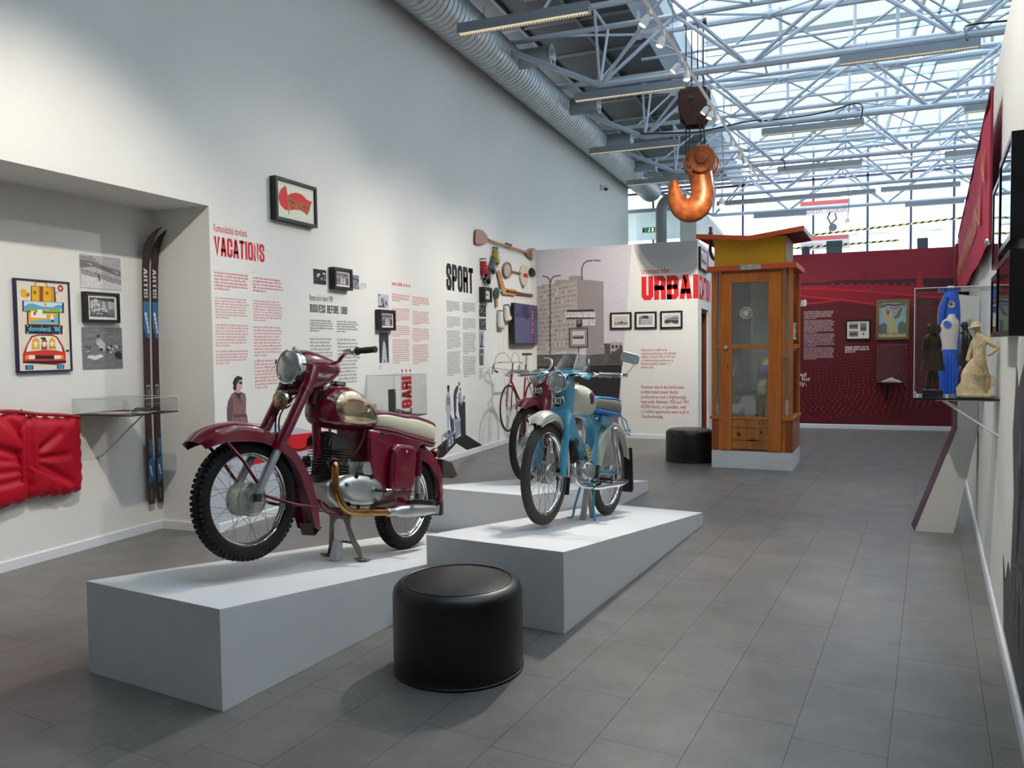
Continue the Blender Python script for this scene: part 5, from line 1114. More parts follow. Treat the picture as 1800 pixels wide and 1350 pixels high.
# holiday poster in the niche
def poster(f, x0, y0, x1, y1):
    def T(x, y):
        p = nl(20 + x / 7.5, 480 + y / 7.5); a = nl(20 + 30 / 7.5, 480 + 75 / 7.5); b = nl(20 + 770 / 7.5, 480 + 1262 / 7.5)
        return (x0 + (p[0] - a[0]) / (b[0] - a[0]) * (x1 - x0), y1 - (a[1] - p[1]) / (a[1] - b[1]) * (y1 - y0))
    Pp = lambda pts, c: f.poly([T(*p) for p in pts], c)
    NV = (24, 22, 70)
    f.line([T(290, 240), T(290, 130), T(330, 105), T(420, 105), T(450, 140), T(455, 240)], .014, (224, 160, 40))
    Pp([(235, 155), (560, 175), (575, 370), (235, 360)], NV); Pp([(248, 162), (515, 178), (520, 372), (248, 362)], (230, 176, 30)); Pp([(350, 162), (400, 165), (400, 366), (350, 362)], (150, 70, 34)); Pp([(500, 180), (545, 184), (552, 372), (505, 370)], (216, 150, 24))
    for x, y in ((288, 245), (452, 255)): f.disc(*T(x, y), .012, (170, 80, 30)); 
    Pp([(95, 215), (120, 197), (160, 205), (180, 240), (215, 235), (210, 290), (170, 318), (120, 310), (95, 270)], (236, 180, 40)); Pp([(170, 270), (220, 250), (215, 295), (180, 300)], (176, 96, 30))
    for a in range(0, 360, 60): f.disc(T(634, 192)[0] + .014 * cos(radians(a)), T(634, 192)[1] + .016 * sin(radians(a)), .011, (176, 30, 60))
    f.disc(*T(634, 192), .009, (240, 236, 224)); f.line([T(605, 235), T(555, 268)], .004, (60, 50, 50))
    Pp([(118, 350), (678, 382), (680, 520), (620, 520), (625, 680), (185, 672), (180, 500), (120, 495)], NV); Pp([(140, 356), (655, 386), (658, 512), (140, 486)], (206, 226, 236)); Pp([(140, 430), (200, 395), (260, 390), (380, 430), (520, 440), (600, 410), (655, 415), (658, 470), (140, 470)], (96, 164, 214)); Pp([(140, 480), (230, 440), (330, 460), (450, 480), (560, 455), (658, 490), (658, 514), (140, 488)], (140, 180, 50)); f.disc(*T(430, 405), .012, (236, 170, 60))
    Pp([(200, 505), (600, 520), (608, 672), (202, 664)], (236, 174, 50)); Pp([(220, 625), (440, 600), (560, 595), (570, 540), (605, 530), (606, 655), (230, 650)], (104, 180, 220)); Pp([(235, 490), (290, 492), (300, 540), (330, 470), (388, 474), (395, 540), (440, 530), (445, 585), (235, 575)], (242, 238, 230)); Pp([(270, 500), (300, 502), (300, 545), (272, 548)], (206, 50, 40)); Pp([(520, 515), (545, 600), (495, 600)], (244, 240, 234)); Pp([(498, 615), (552, 615), (540, 635), (510, 635)], NV)
    Pp([(155, 668), (662, 682), (660, 800), (158, 792)], (28, 34, 52))
    for x, y in ((190, 685), (622, 695), (192, 775), (625, 785)): f.disc(*T(x, y), .005, (240, 220, 180))
    Pp([(240, 820), (330, 800), (520, 800), (590, 830), (660, 940), (700, 1040), (705, 1180), (560, 1205), (340, 1190), (130, 1180), (125, 1060), (170, 950)], (170, 24, 50)); Pp([(255, 840), (330, 820), (520, 820), (575, 845), (640, 950), (662, 1030), (560, 1010), (420, 1005), (170, 1030), (195, 940)], (240, 236, 222)); Pp([(135, 1040), (420, 1012), (695, 1040), (705, 1170), (560, 1195), (360, 1175), (135, 1180)], (222, 46, 30))
    for (x, hair, wide) in ((300, (230, 178, 50), 58), (415, (150, 80, 34), 44), (520, (230, 178, 50), 50)):
        Pp([(x - wide, 1005), (x - wide + 10, 880), (x - 10, 835), (x + wide - 12, 870), (x + wide, 1000)], hair); f.disc(*T(x, 930), .019, (242, 232, 220)); f.disc(T(x - 22, 938)[0], T(x, 938)[1], .004, (206, 60, 60)); f.disc(T(x + 22, 938)[0], T(x, 938)[1], .004, (206, 60, 60))
    Pp([(365, 840), (435, 838), (430, 865), (368, 862)], (44, 26, 26)); f.line([T(480, 975), T(530, 960), T(575, 990)], .005, (40, 40, 60))
    Pp([(290, 1075), (550, 1078), (548, 1128), (292, 1125)], (30, 30, 40)); Pp([(205, 1072), (290, 1076), (290, 1126), (200, 1128)], (238, 232, 214)); Pp([(550, 1076), (635, 1074), (640, 1122), (550, 1126)], (238, 232, 214)); Pp([(165, 1080), (195, 1076), (190, 1128), (160, 1128)], (236, 170, 40)); Pp([(640, 1074), (668, 1076), (674, 1120), (645, 1122)], (236, 170, 40))
    Pp([(125, 1152), (710, 1145), (708, 1168), (560, 1190), (340, 1190), (126, 1178)], (36, 30, 40)); Pp([(160, 1206), (268, 1206), (268, 1268), (160, 1268)], NV); Pp([(585, 1200), (680, 1198), (682, 1256), (585, 1256)], NV); Pp([(178, 1212), (255, 1212), (255, 1264), (178, 1264)], (54, 140, 200)); Pp([(598, 1204), (670, 1202), (672, 1252), (598, 1252)], (54, 140, 200)); Pp([(700, 1010), (752, 1000), (745, 1030), (712, 1032)], (30, 28, 44))
pf = framed(nl, FN, (20.5, 488.5), (123, 652), .03, .012, 'colourful holiday poster of a loaded red car in a thin navy frame', poster, mcol=mat('navy_frame', rgb(28, 26, 74), rough=.4), cat='poster', paper=(228, 220, 204))
x0, y0, x1, y1 = box_(nl, (20.5, 488.5), (123, 652)); 
p = nl(20 + 195 / 7.5, 480 + 764 / 7.5); q = nl(20 + 615 / 7.5, 480 + 770 / 7.5)
ft = fonttext('dovolená ´86', (XN + .0235, p[0], p[1]), (0, 1, 0), (0, 0, 1), (1, 0, 0), .036, mat('sky_blue_ink', rgb(110, 200, 236), rough=.5), 'poster_title', pf, width=q[0] - p[0], bold=.02); ft.matrix_parent_inverse = Matrix.Translation(-pf.location)
# three framed photographs on the partition, one small red one on its return
def zu(x, y): return (1060 + x / 11.25, 530 + y / 11.25)
framed(ul, FU, zu(148, 222), zu(570, 545), .03, .028, 'left of the three small framed photographs on the partition, pale horizon', None, matw=.035, kind='horizon', paper=(230, 224, 214))
framed(ul, FU, zu(636, 208), zu(1066, 536), .03, .028, 'middle of the three small framed photographs on the partition, rubble', None, matw=.035, kind='works', paper=(228, 228, 226))
framed(ul, FU, zu(1136, 192), zu(1576, 530), .03, .028, 'right of the three small framed photographs on the partition, dark embankment', None, matw=.035, kind='embankment', paper=(222, 222, 222))
def redart(f, x0, y0, x1, y1): f.rect(x0 + .06, y0 + .06, x1 - .06, y1 - .06, (190, 176, 180)); f.poly([(x0 + .1, y0 + .1), (x1 - .1, y0 + .1), (x1 - .1, y0 + .45 * (y1 - y0)), (x0 + .2, y0 + .5 * (y1 - y0)), (x0 + .16, y1 - .08), (x0 + .1, y1 - .08)], (150, 26, 44)); f.rect(x0 + .3, y0 + .2, x1 - .2, y0 + .32, (220, 190, 190))
FRr = lambda: Flat((-1.87, 0, 0), (0, 1, 0), (0, 0, 1), (1, 0, 0))
def rr_(x, y): p = at(x, y, (-1.87, 0, 0), (1, 0, 0)); return (p.y, p.z)
framed(rr_, FRr, (1227.5, 433), (1241, 481), .04, .03, 'framed red sign picture round the partition corner beside the booth', redart)
# framed items on the red wall
def zq(x, y): return (1470 + x / 7.94, 520 + y / 7.94)
def cardart(f, x0, y0, x1, y1):
    w, h = x1 - x0, y1 - y0
    for (a, b, c, d) in ((.1, .56, .5, .9), (.1, .12, .5, .46), (.6, .42, .88, .92)):
        f.rect(x0 + a * w, y0 + b * h, x0 + c * w, y0 + d * h, (112, 106, 106)); f.rect(x0 + a * w, y0 + (b + .12) * h, x0 + c * w, y0 + (b + .2) * h, (60, 54, 54)); f.rect(x0 + a * w, y0 + (d - .1) * h, x0 + c * w, y0 + d * h, (150, 142, 138))
    f.rect(x0 + .7 * w, y0 + .2 * h, x0 + .78 * w, y0 + .33 * h, (130, 60, 60))
framed(rl, FR, zq(132, 342), zq(475, 612), .03, .022, 'small black framed card with three grey photographs on the red wall', cardart, paper=(220, 212, 200))
def gymart(f, x0, y0, x1, y1):
    w, h = x1 - x0, y1 - y0; X = lambda u, v: (x0 + u * w, y0 + v * h); Pq = lambda pts, c: f.poly([X(*p) for p in pts], c)
    Pq([(0, 0), (1, 0), (1, 1), (0, 1)], (150, 170, 172)); Pq([(0, .6), (.4, .5), (1, .62), (1, 1), (0, 1)], (136, 160, 172)); Pq([(0, 0), (1, 0), (1, .2), (0, .22)], (190, 172, 134))
    for pts, c in (([(0, .1), (.3, .1), (.34, .3), (.2, .42), (0, .34)], (86, 104, 104)), ([(.7, .1), (1, .1), (1, .36), (.84, .46), (.7, .36)], (92, 112, 104)), ([(.3, .15), (.66, .15), (.62, .4), (.56, .56), (.36, .56), (.3, .4)], (176, 170, 120)), ([(.3, .5), (.36, .56), (.22, .68), (.16, .9), (.1, .88), (.16, .62)], (206, 160, 96)), ([(.6, .5), (.74, .56), (.86, .8), (.8, .86), (.64, .62), (.54, .56)], (120, 100, 72)), ([(.38, .58), (.46, .56), (.5, .66), (.46, .74), (.36, .72)], (216, 160, 104)), ([(.26, .66), (.36, .62), (.42, .74), (.3, .78)], (176, 76, 44))):
        Pq(pts, c)
    f.line([X(.08, .86), X(.3, .93), X(.6, .9), X(.9, .94)], .03, (96, 60, 44)); f.line([X(.42, .84), X(.6, .8), X(.78, .86)], .02, (170, 70, 50)); Pq([(.02, .85), (.14, .82), (.16, .96), (.04, .97)], (110, 110, 84)); Pq([(.84, .88), (.96, .86), (.97, .98), (.86, .97)], (104, 104, 90))
    word(f, 'SPARTAKIADA', x0 + .05 * w, y0 + .05 * h, .9 * w, .09 * h, (96, 84, 70), t=.28)
framed(rl, FR, zq(556, 58), zq(1012, 606), .045, .045, 'gilt framed gymnast poster on the red wall', gymart, mcol=mat('gilt_frame', rgb(132, 108, 62), rough=.45, metal=.4, noise=.12, nscale=20), cat='poster')
# ------------------------------------------------------------------ motorcycles (local frame: x forward, y to the rider's left, z up; origin = rear axle)
def bike_frame(az, th, P):
    f = Vector((sin(az) * cos(th), cos(az) * cos(th), sin(th))); l = Vector((0, 0, 1)).cross(f).normalized(); u = f.cross(l)
    m = Matrix.Identity(4)
    for i in range(3): m[i][0] = f[i]; m[i][1] = l[i]; m[i][2] = u[i]; m[i][3] = P[i]
    return m
M_red = mat('crimson_enamel', rgb(116, 4, 36), rough=.18, spec=.5, coat=.6, noise=.06, nscale=6)
M_redd = mat('crimson_enamel_aged', rgb(104, 10, 34), rough=.34, coat=.3, noise=.12, nscale=8)
M_bronze = mat('heat_blued_pipe', rgb(176, 132, 74), rough=.24, metal=.95, noise=.22, nscale=7)
M_tankchrome = mat('worn_tank_chrome', rgb(190, 172, 144), rough=.2, metal=.95, noise=.3, nscale=5)
M_silver = mat('silver_paint', rgb(182, 184, 184), rough=.3, metal=.75, noise=.08, nscale=10)
M_cream = mat('cream_vinyl', rgb(216, 208, 184), rough=.45, noise=.05, nscale=5)
M_mauve = mat('mauve_vinyl', rgb(128, 56, 82), rough=.45)
M_brownr = mat('brown_rubber', rgb(66, 52, 44), rough=.6, noise=.1, nscale=20)
M_lens = mat('headlamp_lens', rgb(176, 180, 178), rough=.12, metal=.35, noise=.18, nscale=18, coat=.8)
M_standm = mat('stand_grey_metal', rgb(128, 120, 110), rough=.5, metal=.45, noise=.15, nscale=14)
M_bluee = mat('light_blue_enamel', rgb(76, 164, 196), rough=.25, coat=.5, noise=.04, nscale=6)
M_ivory = mat('ivory_enamel', rgb(206, 206, 190), rough=.28, coat=.4, noise=.04, nscale=6)
M_greyv = mat('grey_vinyl', rgb(128, 124, 116), rough=.55, noise=.06, nscale=9)
M_bluev = mat('bright_blue_vinyl', rgb(30, 124, 206), rough=.35)
M_yell = mat('pale_yellow_cover', rgb(220, 204, 140), rough=.45)
M_hole = mat('dark_hole', rgb(12, 10, 12), rough=.8)
spoke_me = None
def wheel(root, cx, R, Rr, w, n, hub, tyremat, M=None, drum=M_alu, knobs=True, axle=.09, name='wheel', sr=.0014):
    global spoke_me
    hw = w / 2; mb = MB(); mb.M = M
    rl_ = Rr - .004
    half = [(rl_, -hw * .72), (Rr + .004, -hw * .9), ((R + Rr) / 2 - .004, -hw), (R - .020, -hw * .86), (R - .006, -hw * .55), (R, -hw * .2)]
    mb.lathe(half + [(R, hw * .2)] + [(a, -b) for a, b in half[::-1][1:]] + [(rl_ - .01, hw * .3), (rl_ - .01, -hw * .3), half[0]], (cx, 0, 0), (0, 1, 0), 64)
    t = mb.build(name, tyremat, root, smooth=50)
    if knobs:
        mb = MB(); mb.M = M; K = 66
        for k in range(K):
            q = 2 * pi * k / K; e = Vector((cos(q), 0, sin(q))); tg = Vector((-sin(q), 0, cos(q)))
            for s in (-1, 1):
                mb.obox(Vector((cx, 0, 0)) + e * (R - .008) + Vector((0, s * hw * .66, 0)), tg * .0085, Vector((0, s * .008, 0)) - e * .004, e * .009)
            if k % 2 == 0: mb.obox(Vector((cx, 0, 0)) + e * (R + .0005), tg * .011, Vector((0, hw * .34, 0)), e * .003)
        mb.build('tread_blocks', tyremat, t, smooth=0)['kind'] = 'stuff'
    else:
        mb = MB(); mb.M = M
        for q_ in (-.45, -.15, .15, .45): mb.lathe([(R - .003 - abs(q_) * .006, hw * q_ - .003), (R + .002 - abs(q_) * .006, hw * q_ - .002), (R + .002 - abs(q_) * .006, hw * q_ + .002), (R - .003 - abs(q_) * .006, hw * q_ + .003)], (cx, 0, 0), (0, 1, 0), 56)
        mb.build('tread_ribs', tyremat, t, smooth=40)
    hr = hw * .62; mb = MB(); mb.M = M
    mb.lathe([(Rr + .003, -hr), (Rr + .001, -hr - .003), (Rr - .004, -hr), (Rr - .012, -hr * .8), (Rr - .014, -hr * .35), (Rr - .022, 0), (Rr - .014, hr * .35), (Rr - .012, hr * .8), (Rr - .004, hr), (Rr + .001, hr + .003), (Rr + .003, hr)], (cx, 0, 0), (0, 1, 0), 64)
    mb.build('rim', M_chrome, t, smooth=50)
    r, hy, kind = hub; mb = MB(); mb.M = M
    if kind == 'drum':
        mb.lathe([(0, hy + .004), (.014, hy + .004), (.016, hy - .002), (r * .42, hy - .004), (r * .46, hy - .012), (r * .86, hy - .016), (r * .9, hy - .01), (r * .97, hy - .012), (r, hy - .02), (r, hy - .03), (r * .96, hy - .036), (r * .96, -hy + .02), (r, -hy + .014), (r * .98, -hy + .006), (r * .5, -hy), (0, -hy)], (cx, 0, 0), (0, 1, 0), 40)
    else:
        pr = [(0, hy + .006), (.012, hy + .006), (.014, hy), (r * .3, hy - .002), (r * .9, hy - .006), (r * .98, hy - .012)]
        y = hy - .016
        while y > -hy + .02: pr += [(r, y), (r, y - .006), (r * .84, y - .008), (r * .84, y - .013)]; y -= .015
        pr += [(r * .9, -hy + .008), (r * .6, -hy), (0, -hy)]; mb.lathe(pr, (cx, 0, 0), (0, 1, 0), 40)
    h = mb.build('hub', drum, t, smooth=40)
    mb = MB(); mb.M = M; mb.cyl((cx, -axle, 0), (cx, axle, 0), .008, 10).cyl((cx, axle, 0), (cx, axle + .012, 0), .014, 6).cyl((cx, -axle - .012, 0), (cx, -axle, 0), .014, 6)
    mb.build('axle', M_steel, t)
    if kind == 'drum':
        mb = MB(); mb.M = M
        for k in range(4): q = radians(30 + 90 * k); mb.lathe([(0, 0), (.006, 0), (.006, .002)], (cx + r * .55 * cos(q), hy - .0135, r * .55 * sin(q)), (0, 1, 0), 10)
        mb.build('hub_holes', M_hole, t)
    if spoke_me is None:
        s = MB().tube([(0, 0, 0), (0, 0, 1)], sr, 5, caps=False); me = bpy.data.meshes.new('spoke'); me.from_pydata(s.v, [], s.f); me.materials.append(M_steel); spoke_me = me
    for k in range(n):
        s = 1 if k % 2 else -1; a = 2 * pi * k / n; d = .62 if (k // 2) % 2 else -.62
        p = Vector((cx + r * .93 * cos(a - d), s * (hy - .022), r * .93 * sin(a - d))); q = Vector((cx + (Rr - .016) * cos(a), s * .004, (Rr - .016) * sin(a)))
        if M is not None: p = M @ p; q = M @ q
        o = bpy.data.objects.new('spoke', spoke_me); link(o, t); o.location = p; o.rotation_euler = (q - p).to_track_quat('Z', 'Y').to_euler(); o.scale = (1, 1, (q - p).length)
    return t
def fender(root, pts, cx, m, M=None, name='fender', lip=True, inner=None, nrm=None):
    """pts: (x, z, half width, valance depth); section is an inverted U around the wheel centre (cx, 0)"""
    sp = spline(pts, 5); rings = []; th = .0016
    for i, (x, z, hw, dp) in enumerate(sp):
        e = Vector((x - cx, 0, z)).normalized(); c = Vector((x, 0, z)); ring = []
        sec = [(-hw * 1.0, -dp), (-hw * 1.01, -dp * .6), (-hw * .96, -dp * .3), (-hw * .8, -.018), (-hw * .5, -.005), (0, 0), (hw * .5, -.005), (hw * .8, -.018), (hw * .96, -dp * .3), (hw * 1.01, -dp * .6), (hw, -dp)]
        for y, r in sec: ring.append(c + Vector((0, y, 0)) + e * r)
        for y, r in sec[::-1]: ring.append(c + Vector((0, y * .97, 0)) + e * (r - th - (.002 if abs(y) < hw * .9 else 0)))
        rings.append(ring)
    mb = MB(); mb.M = M; mb.loft(rings); o = mb.build(name, m, root, smooth=45, fix=True)
    if lip:
        for s in (0, 10):
            mb = MB(); mb.M = M; mb.tube([r[s] for r in rings], .0035, 6); mb.build('edge_bead', m, o)
    return o
def sring(x, zc, ry, rz, n=20, e=1.0, yc=0.0, tilt=0.0):
    out = []
    for j in range(n):
        q = 2 * pi * j / n; c_, s_ = cos(q), sin(q)
        y = ry * math.copysign(abs(c_) ** e, c_); z = rz * math.copysign(abs(s_) ** e, s_)
        out.append(Vector((x + tilt * z, yc + y, zc + z)))
    return out
def disc_lamp(root, c, d, r, depth, name, rimm=M_chrome, lens=M_lens, M=None, rings=True):
    """lamp facing direction d: chrome rim, domed lens"""
    mb = MB(); mb.M = M
    mb.lathe([(r * .98, -depth), (r * 1.0, -depth * .6), (r, -.006), (r * .97, .004), (r * .9, .006), (r * .88, 0)], c, d, 32); o = mb.build(name, rimm, root, smooth=50)
    mb = MB(); mb.M = M; mb.lathe([(r * .9, .001), (r * .75, .010), (r * .45, .018), (0, .022)], c, d, 32); mb.build('lens', lens, o, smooth=60)
    return o
# ================================================================== the big red motorcycle
mA = bike_frame(-3.054, .186, (-2.543, 4.546, .507)); A_ = empty('motorcycle', label='large crimson motorcycle with chromed tank sides on the nearest white platform', cat='motorcycle', mw=mA)
invA = mA.inverted()
ax_p = Vector((1.05, 0, .63)); ax_d = Vector((-.44, 0, .9)).normalized()
SM = Matrix.Translation(ax_p) @ Matrix.Rotation(-.147, 4, ax_d) @ Matrix.Translation(-ax_p)
FXA = 1.405
wheel(A_, FXA, .298, .236, .086, 36, (.085, .062, 'drum'), M_rubber, SM, axle=.085)
wheel(A_, 0, .300, .234, .088, 36, (.085, .06, 'drum'), M_rubber, None, axle=.09)
fender(A_, [(1.755, .262, .07, .058), (1.70, .318, .078, .085), (1.60, .362, .08, .10), (1.473, .378, .08, .098), (1.35, .36, .078, .085), (1.22, .305, .076, .075), (1.12, .232, .075, .072), (1.04, .125, .075, .075), (.985, .0, .074, .078), (.962, -.10, .072, .07), (.955, -.165, .07, .05)], FXA, M_red, SM)
mb = MB(); mb.M = SM; mb.add([Vector(p) for p in ((.958, -.066, -.14), (.958, .066, -.14), (.99, .05, -.185), (.99, -.05, -.185), (1.02, -.05, -.12), (1.02, .05, -.12))], [(0, 1, 2, 3), (3, 2, 5, 4)]); mb.build('fender_flap', M_brownr, A_, smooth=0)
# fork
for s in (1, -1):
    mb = MB(); mb.M = SM; y = .09 * s
    mb.tube([(1.09, y * .93, .70), (1.123, y, .632), (1.14, y, .59)], [.036, .036, .034], 16); mb.build('fork_shroud', M_red, A_)
    mb = MB(); mb.M = SM; mb.tube([(1.135, y, .597), (1.150, y, .565)], .036, 16); mb.build('fork_collar', M_red, A_)
    mb = MB(); mb.M = SM; mb.tube([(1.145, y, .575), (1.309, y, .243)], .029, 16); mb.build('fork_tube', M_red, A_)
    mb = MB(); mb.M = SM; mb.tube([(1.300, y, .262), (1.405, y, .05), (1.42, y, .02)], [.0225, .0215, .018], 16); mb.build('fork_slider', M_silver, A_)
    mb = MB(); mb.M = SM; mb.tube([(1.41, y, .028), (1.41, y, -.012)], .022, 12); mb.build('axle_clamp', M_iron, A_)
    # fender stays
    mb = MB(); mb.M = SM; mb.tube([(1.38, y * .84, .05), (1.50, y * .9, .18), (1.60, y * .88, .262)], .0085, 8); mb.build('fender_stay', M_red, A_)
    mb = MB(); mb.M = SM; mb.tube([(1.36, y * .84, .02), (1.18, y * .86, -.02), (1.03, y * .84, -.035)], .0085, 8); mb.build('fender_stay', M_red, A_)
mb = MB(); mb.M = SM; mb.tube([(1.13, -.09, .575), (1.13, .09, .575)], .02, 10); mb.build('fork_bridge', M_redd, A_)
mb = MB(); mb.M = SM; mb.tube([(1.27, -.09, .33), (1.27, .09, .33)], .014, 10); mb.build('fork_bridge', M_redd, A_)
# nacelle and headlamp
mb = MB(); mb.M = SM
mb.loft([sring(1.150, .700, .097, .098, 24), sring(1.10, .706, .100, .102, 24), sring(1.04, .708, .096, .098, 24, .95), sring(.97, .712, .082, .086, 24, .92), sring(.90, .722, .062, .064, 24, .9), sring(.86, .730, .044, .042, 24), sring(.838, .733, .025, .024, 24)])
na = mb.build('headlamp_nacelle', M_red, A_, smooth=60, fix=True)
mb = MB(); mb.M = SM; mb.loft([sring(1.155, .665, .09, .05, 20), sring(1.13, .648, .118, .06, 20), sring(1.08, .640, .122, .066, 20), sring(1.0, .655, .100, .06, 20), sring(.93, .685, .07, .042, 20), sring(.87, .715, .045, .025, 20)]); mb.build('nacelle_skirt', M_red, na, smooth=60, fix=True)
for s in (1, -1):
    mb = MB(); mb.M = SM; mb.tube(spline([(1.13, .1005 * s, .715), (1.05, .0985 * s, .715), (.97, .083 * s, .716), (.88, .055 * s, .722)], 5), .0022, 5); mb.build('trim_line', M_bronze, na)
disc_lamp(A_, (1.195, 0, .70), (1, 0, -.02), .096, .05, 'headlamp', M=SM)
mb = MB(); mb.M = SM; mb.tube([(1.16, 0, .798), (1.15, 0, .806)], .014, 8); mb.build('lamp_clip', M_steel, A_)
hn = disc_lamp(A_, (1.235, .005, .515), (.86, .1, -.28), .052, .03, 'horn', M=SM, lens=mat('horn_face', rgb(186, 160, 120), rough=.25, metal=.8, noise=.2, nscale=30)); hn['label'] = 'round chrome horn'
mb = MB(); mb.M = SM; mb.lathe([(.048, -.03), (.035, -.055), (0, -.06)], (1.235, .005, .515), (.86, .1, -.28), 20); mb.build('horn_body', M_iron, hn)
# handlebars
for s in (1, -1):
    mb = MB(); mb.M = SM
    mb.tube(spline([(.93, .03 * s, .755), (.915, .08 * s, .765), (.93, .13 * s, .79), (.95, .19 * s, .803), (.945, .26 * s, .803)], 5), .0115, 10); b = mb.build('handlebar', M_chrome, A_)
    mb = MB(); mb.M = SM; mb.lathe([(0, 0), (.023, 0), (.023, .006), (.017, .012), (.0165, .03), (.018, .07), (.0165, .125), (.018, .135), (0, .138)], (.945, .255 * s, .803), (0, s, -.03), 18); mb.build('grip', M_brownr, A_)
    mb = MB(); mb.M = SM; mb.tube(spline([(.965, .175 * s, .80), (1.0, .215 * s, .79), (1.015, .28 * s, .775), (1.02, .345 * s, .745)], 5), [.005] * 15 + [.006], 6, flat=.6); mb.build('lever', M_chrome, A_)
    mb = MB(); mb.M = SM; mb.obox((.955, .20 * s, .803), (.018, .004, 0), (0, .03, 0), (0, 0, .013)); mb.build('lever_bracket', M_chrome, A_, smooth=0, bevel=.003)
# frame
MB().tube([(.96, 0, .70), (.99, 0, .60), (1.0, 0, .52)], .032, 14).build('steering_head', M_redd, A_)
MB().tube(spline([(.985, 0, .60), (.95, 0, .42), (.915, 0, .25), (.875, 0, .08), (.845, 0, 0), (.79, 0, -.045), (.70, 0, -.062), (.45, 0, -.065), (.2, 0, -.06)], 4), .026, 12, flat=1.0).build('frame_tube', M_red, A_)
MB().tube(spline([(.97, 0, .52), (.9, 0, .47), (.7, 0, .43), (.4, 0, .42)], 4), .024, 10).build('top_tube', M_redd, A_)
# tank
T_ = [(1.0, .52, .455, .028), (.975, .575, .425, .07), (.93, .612, .408, .105), (.86, .645, .400, .132), (.78, .655, .398, .142), (.70, .640, .400, .144), (.62, .605, .406, .136), (.55, .560, .418, .115), (.50, .520, .432, .082), (.475, .495, .45, .045)]
def tank_pt(x, q, off=0.0):
    for (x0, a0, b0, w0), (x1, a1, b1, w1) in zip(T_, T_[1:]):
        if x0 >= x >= x1: t = (x0 - x) / (x0 - x1); zt, zb, w = a0 + (a1 - a0) * t, b0 + (b1 - b0) * t, w0 + (w1 - w0) * t; break
    e = .82; c_, s_ = cos(q), sin(q); zc, rz = (zt + zb) / 2, (zt - zb) / 2
    return Vector((x, (w + off) * math.copysign(abs(c_) ** e, c_), zc + (rz + off) * math.copysign(abs(s_) ** e, s_)))
Ts = [t[0] for t in spline(T_, 4)]; T_ = spline(T_, 4)
tk = MB().loft([[tank_pt(t[0], 2 * pi * j / 56) for j in range(56)] for t in T_]).build('fuel_tank', M_red, A_, smooth=60, fix=True)
for s in (0, 1):
    mb = MB(); rings = []
    for k in range(11):
        rr = k / 10.0; ring = []
        for j in range(32):
            a = 2 * pi * j / 32; x = .735 - .235 * rr * (cos(a)) * (1.0 if cos(a) > 0 else .85); x = min(.985, max(.478, x))
            q = (.10 + .86 * rr * sin(a) * (1 - .12 * cos(a))); q = q if s == 0 else pi - q
            ring.append(tank_pt(x, q, .0065 * (1 - rr ** 8) - .001))
        rings.append(ring)
    mb.loft(rings, caps=False); mb.build('chrome_side_panel', M_tankchrome, tk, smooth=60, fix=True)
    sg = 1 if s == 0 else -1
    e = MB(); q = .12 if s == 0 else pi - .12; c = tank_pt(.70, q, .005); e.M = None
    e.lathe([(.016, 0), (.019, .003), (.016, .004)], c - Vector((0, sg * .001, 0)), (0, sg, .1), 20).lathe([(.022, 0), (.025, .003), (.027, 0)], c, (0, sg, .1), 24)
    for dx0, dx1 in ((.03, .085), (-.03, -.075)):
        for dz in (-.008, .0, .008):
            e.tube([tank_pt(.70 + dx0, (q + dz * 9 * (1 if s == 0 else -1)), .004), tank_pt(.70 + dx1, (q + dz * 9 * (1 if s == 0 else -1)), .004)], .0022, 5)
    e.build('winged_emblem', M_tankchrome, tk)
cp_ = MB().lathe([(0, .022), (.036, .022), (.042, .018), (.042, .0), (.034, -.004)], (.80, 0, .655), (0, 0, 1), 32); 
for k in range(28): q = 2 * pi * k / 28; cp_.obox((.80 + .043 * cos(q), .043 * sin(q), .665), (.0025 * cos(q), .0025 * sin(q), 0), (-.002 * sin(q), .002 * cos(q), 0), (0, 0, .008))
cp_.build('filler_cap', M_chrome, tk, smooth=40)
# seat
S_ = [(.555, .500, .430, .085), (.53, .528, .432, .112), (.46, .540, .432, .128), (.36, .541, .428, .130), (.24, .540, .418, .125), (.16, .548, .412, .122), (.05, .545, .405, .12), (-.08, .533, .398, .112), (-.15, .518, .396, .095), (-.185, .49, .40, .06)]
st = MB().loft([sring(x, (a + b) / 2, w, (a - b) / 2, 26, .55) for x, a, b, w in spline(S_, 3)]).build('seat', M_cream, A_, smooth=60, fix=True)
MB().loft([sring(x, a - .006, w * .93, .016, 22, .7) for x, a, b, w in spline(S_, 3)]).build('seat_top', M_mauve, st, smooth=60, fix=True)
for s in (1, -1): MB().tube([(x, w * s * .98, b + .004) for x, a, b, w in spline(S_, 3)], .007, 8).build('piping', M_mauve, st)
MB().loft([sring(x, b - .012, w * 1.0, .018, 20, .6) for x, a, b, w in spline(S_, 3)]).build('seat_base', M_red, st, smooth=60, fix=True)
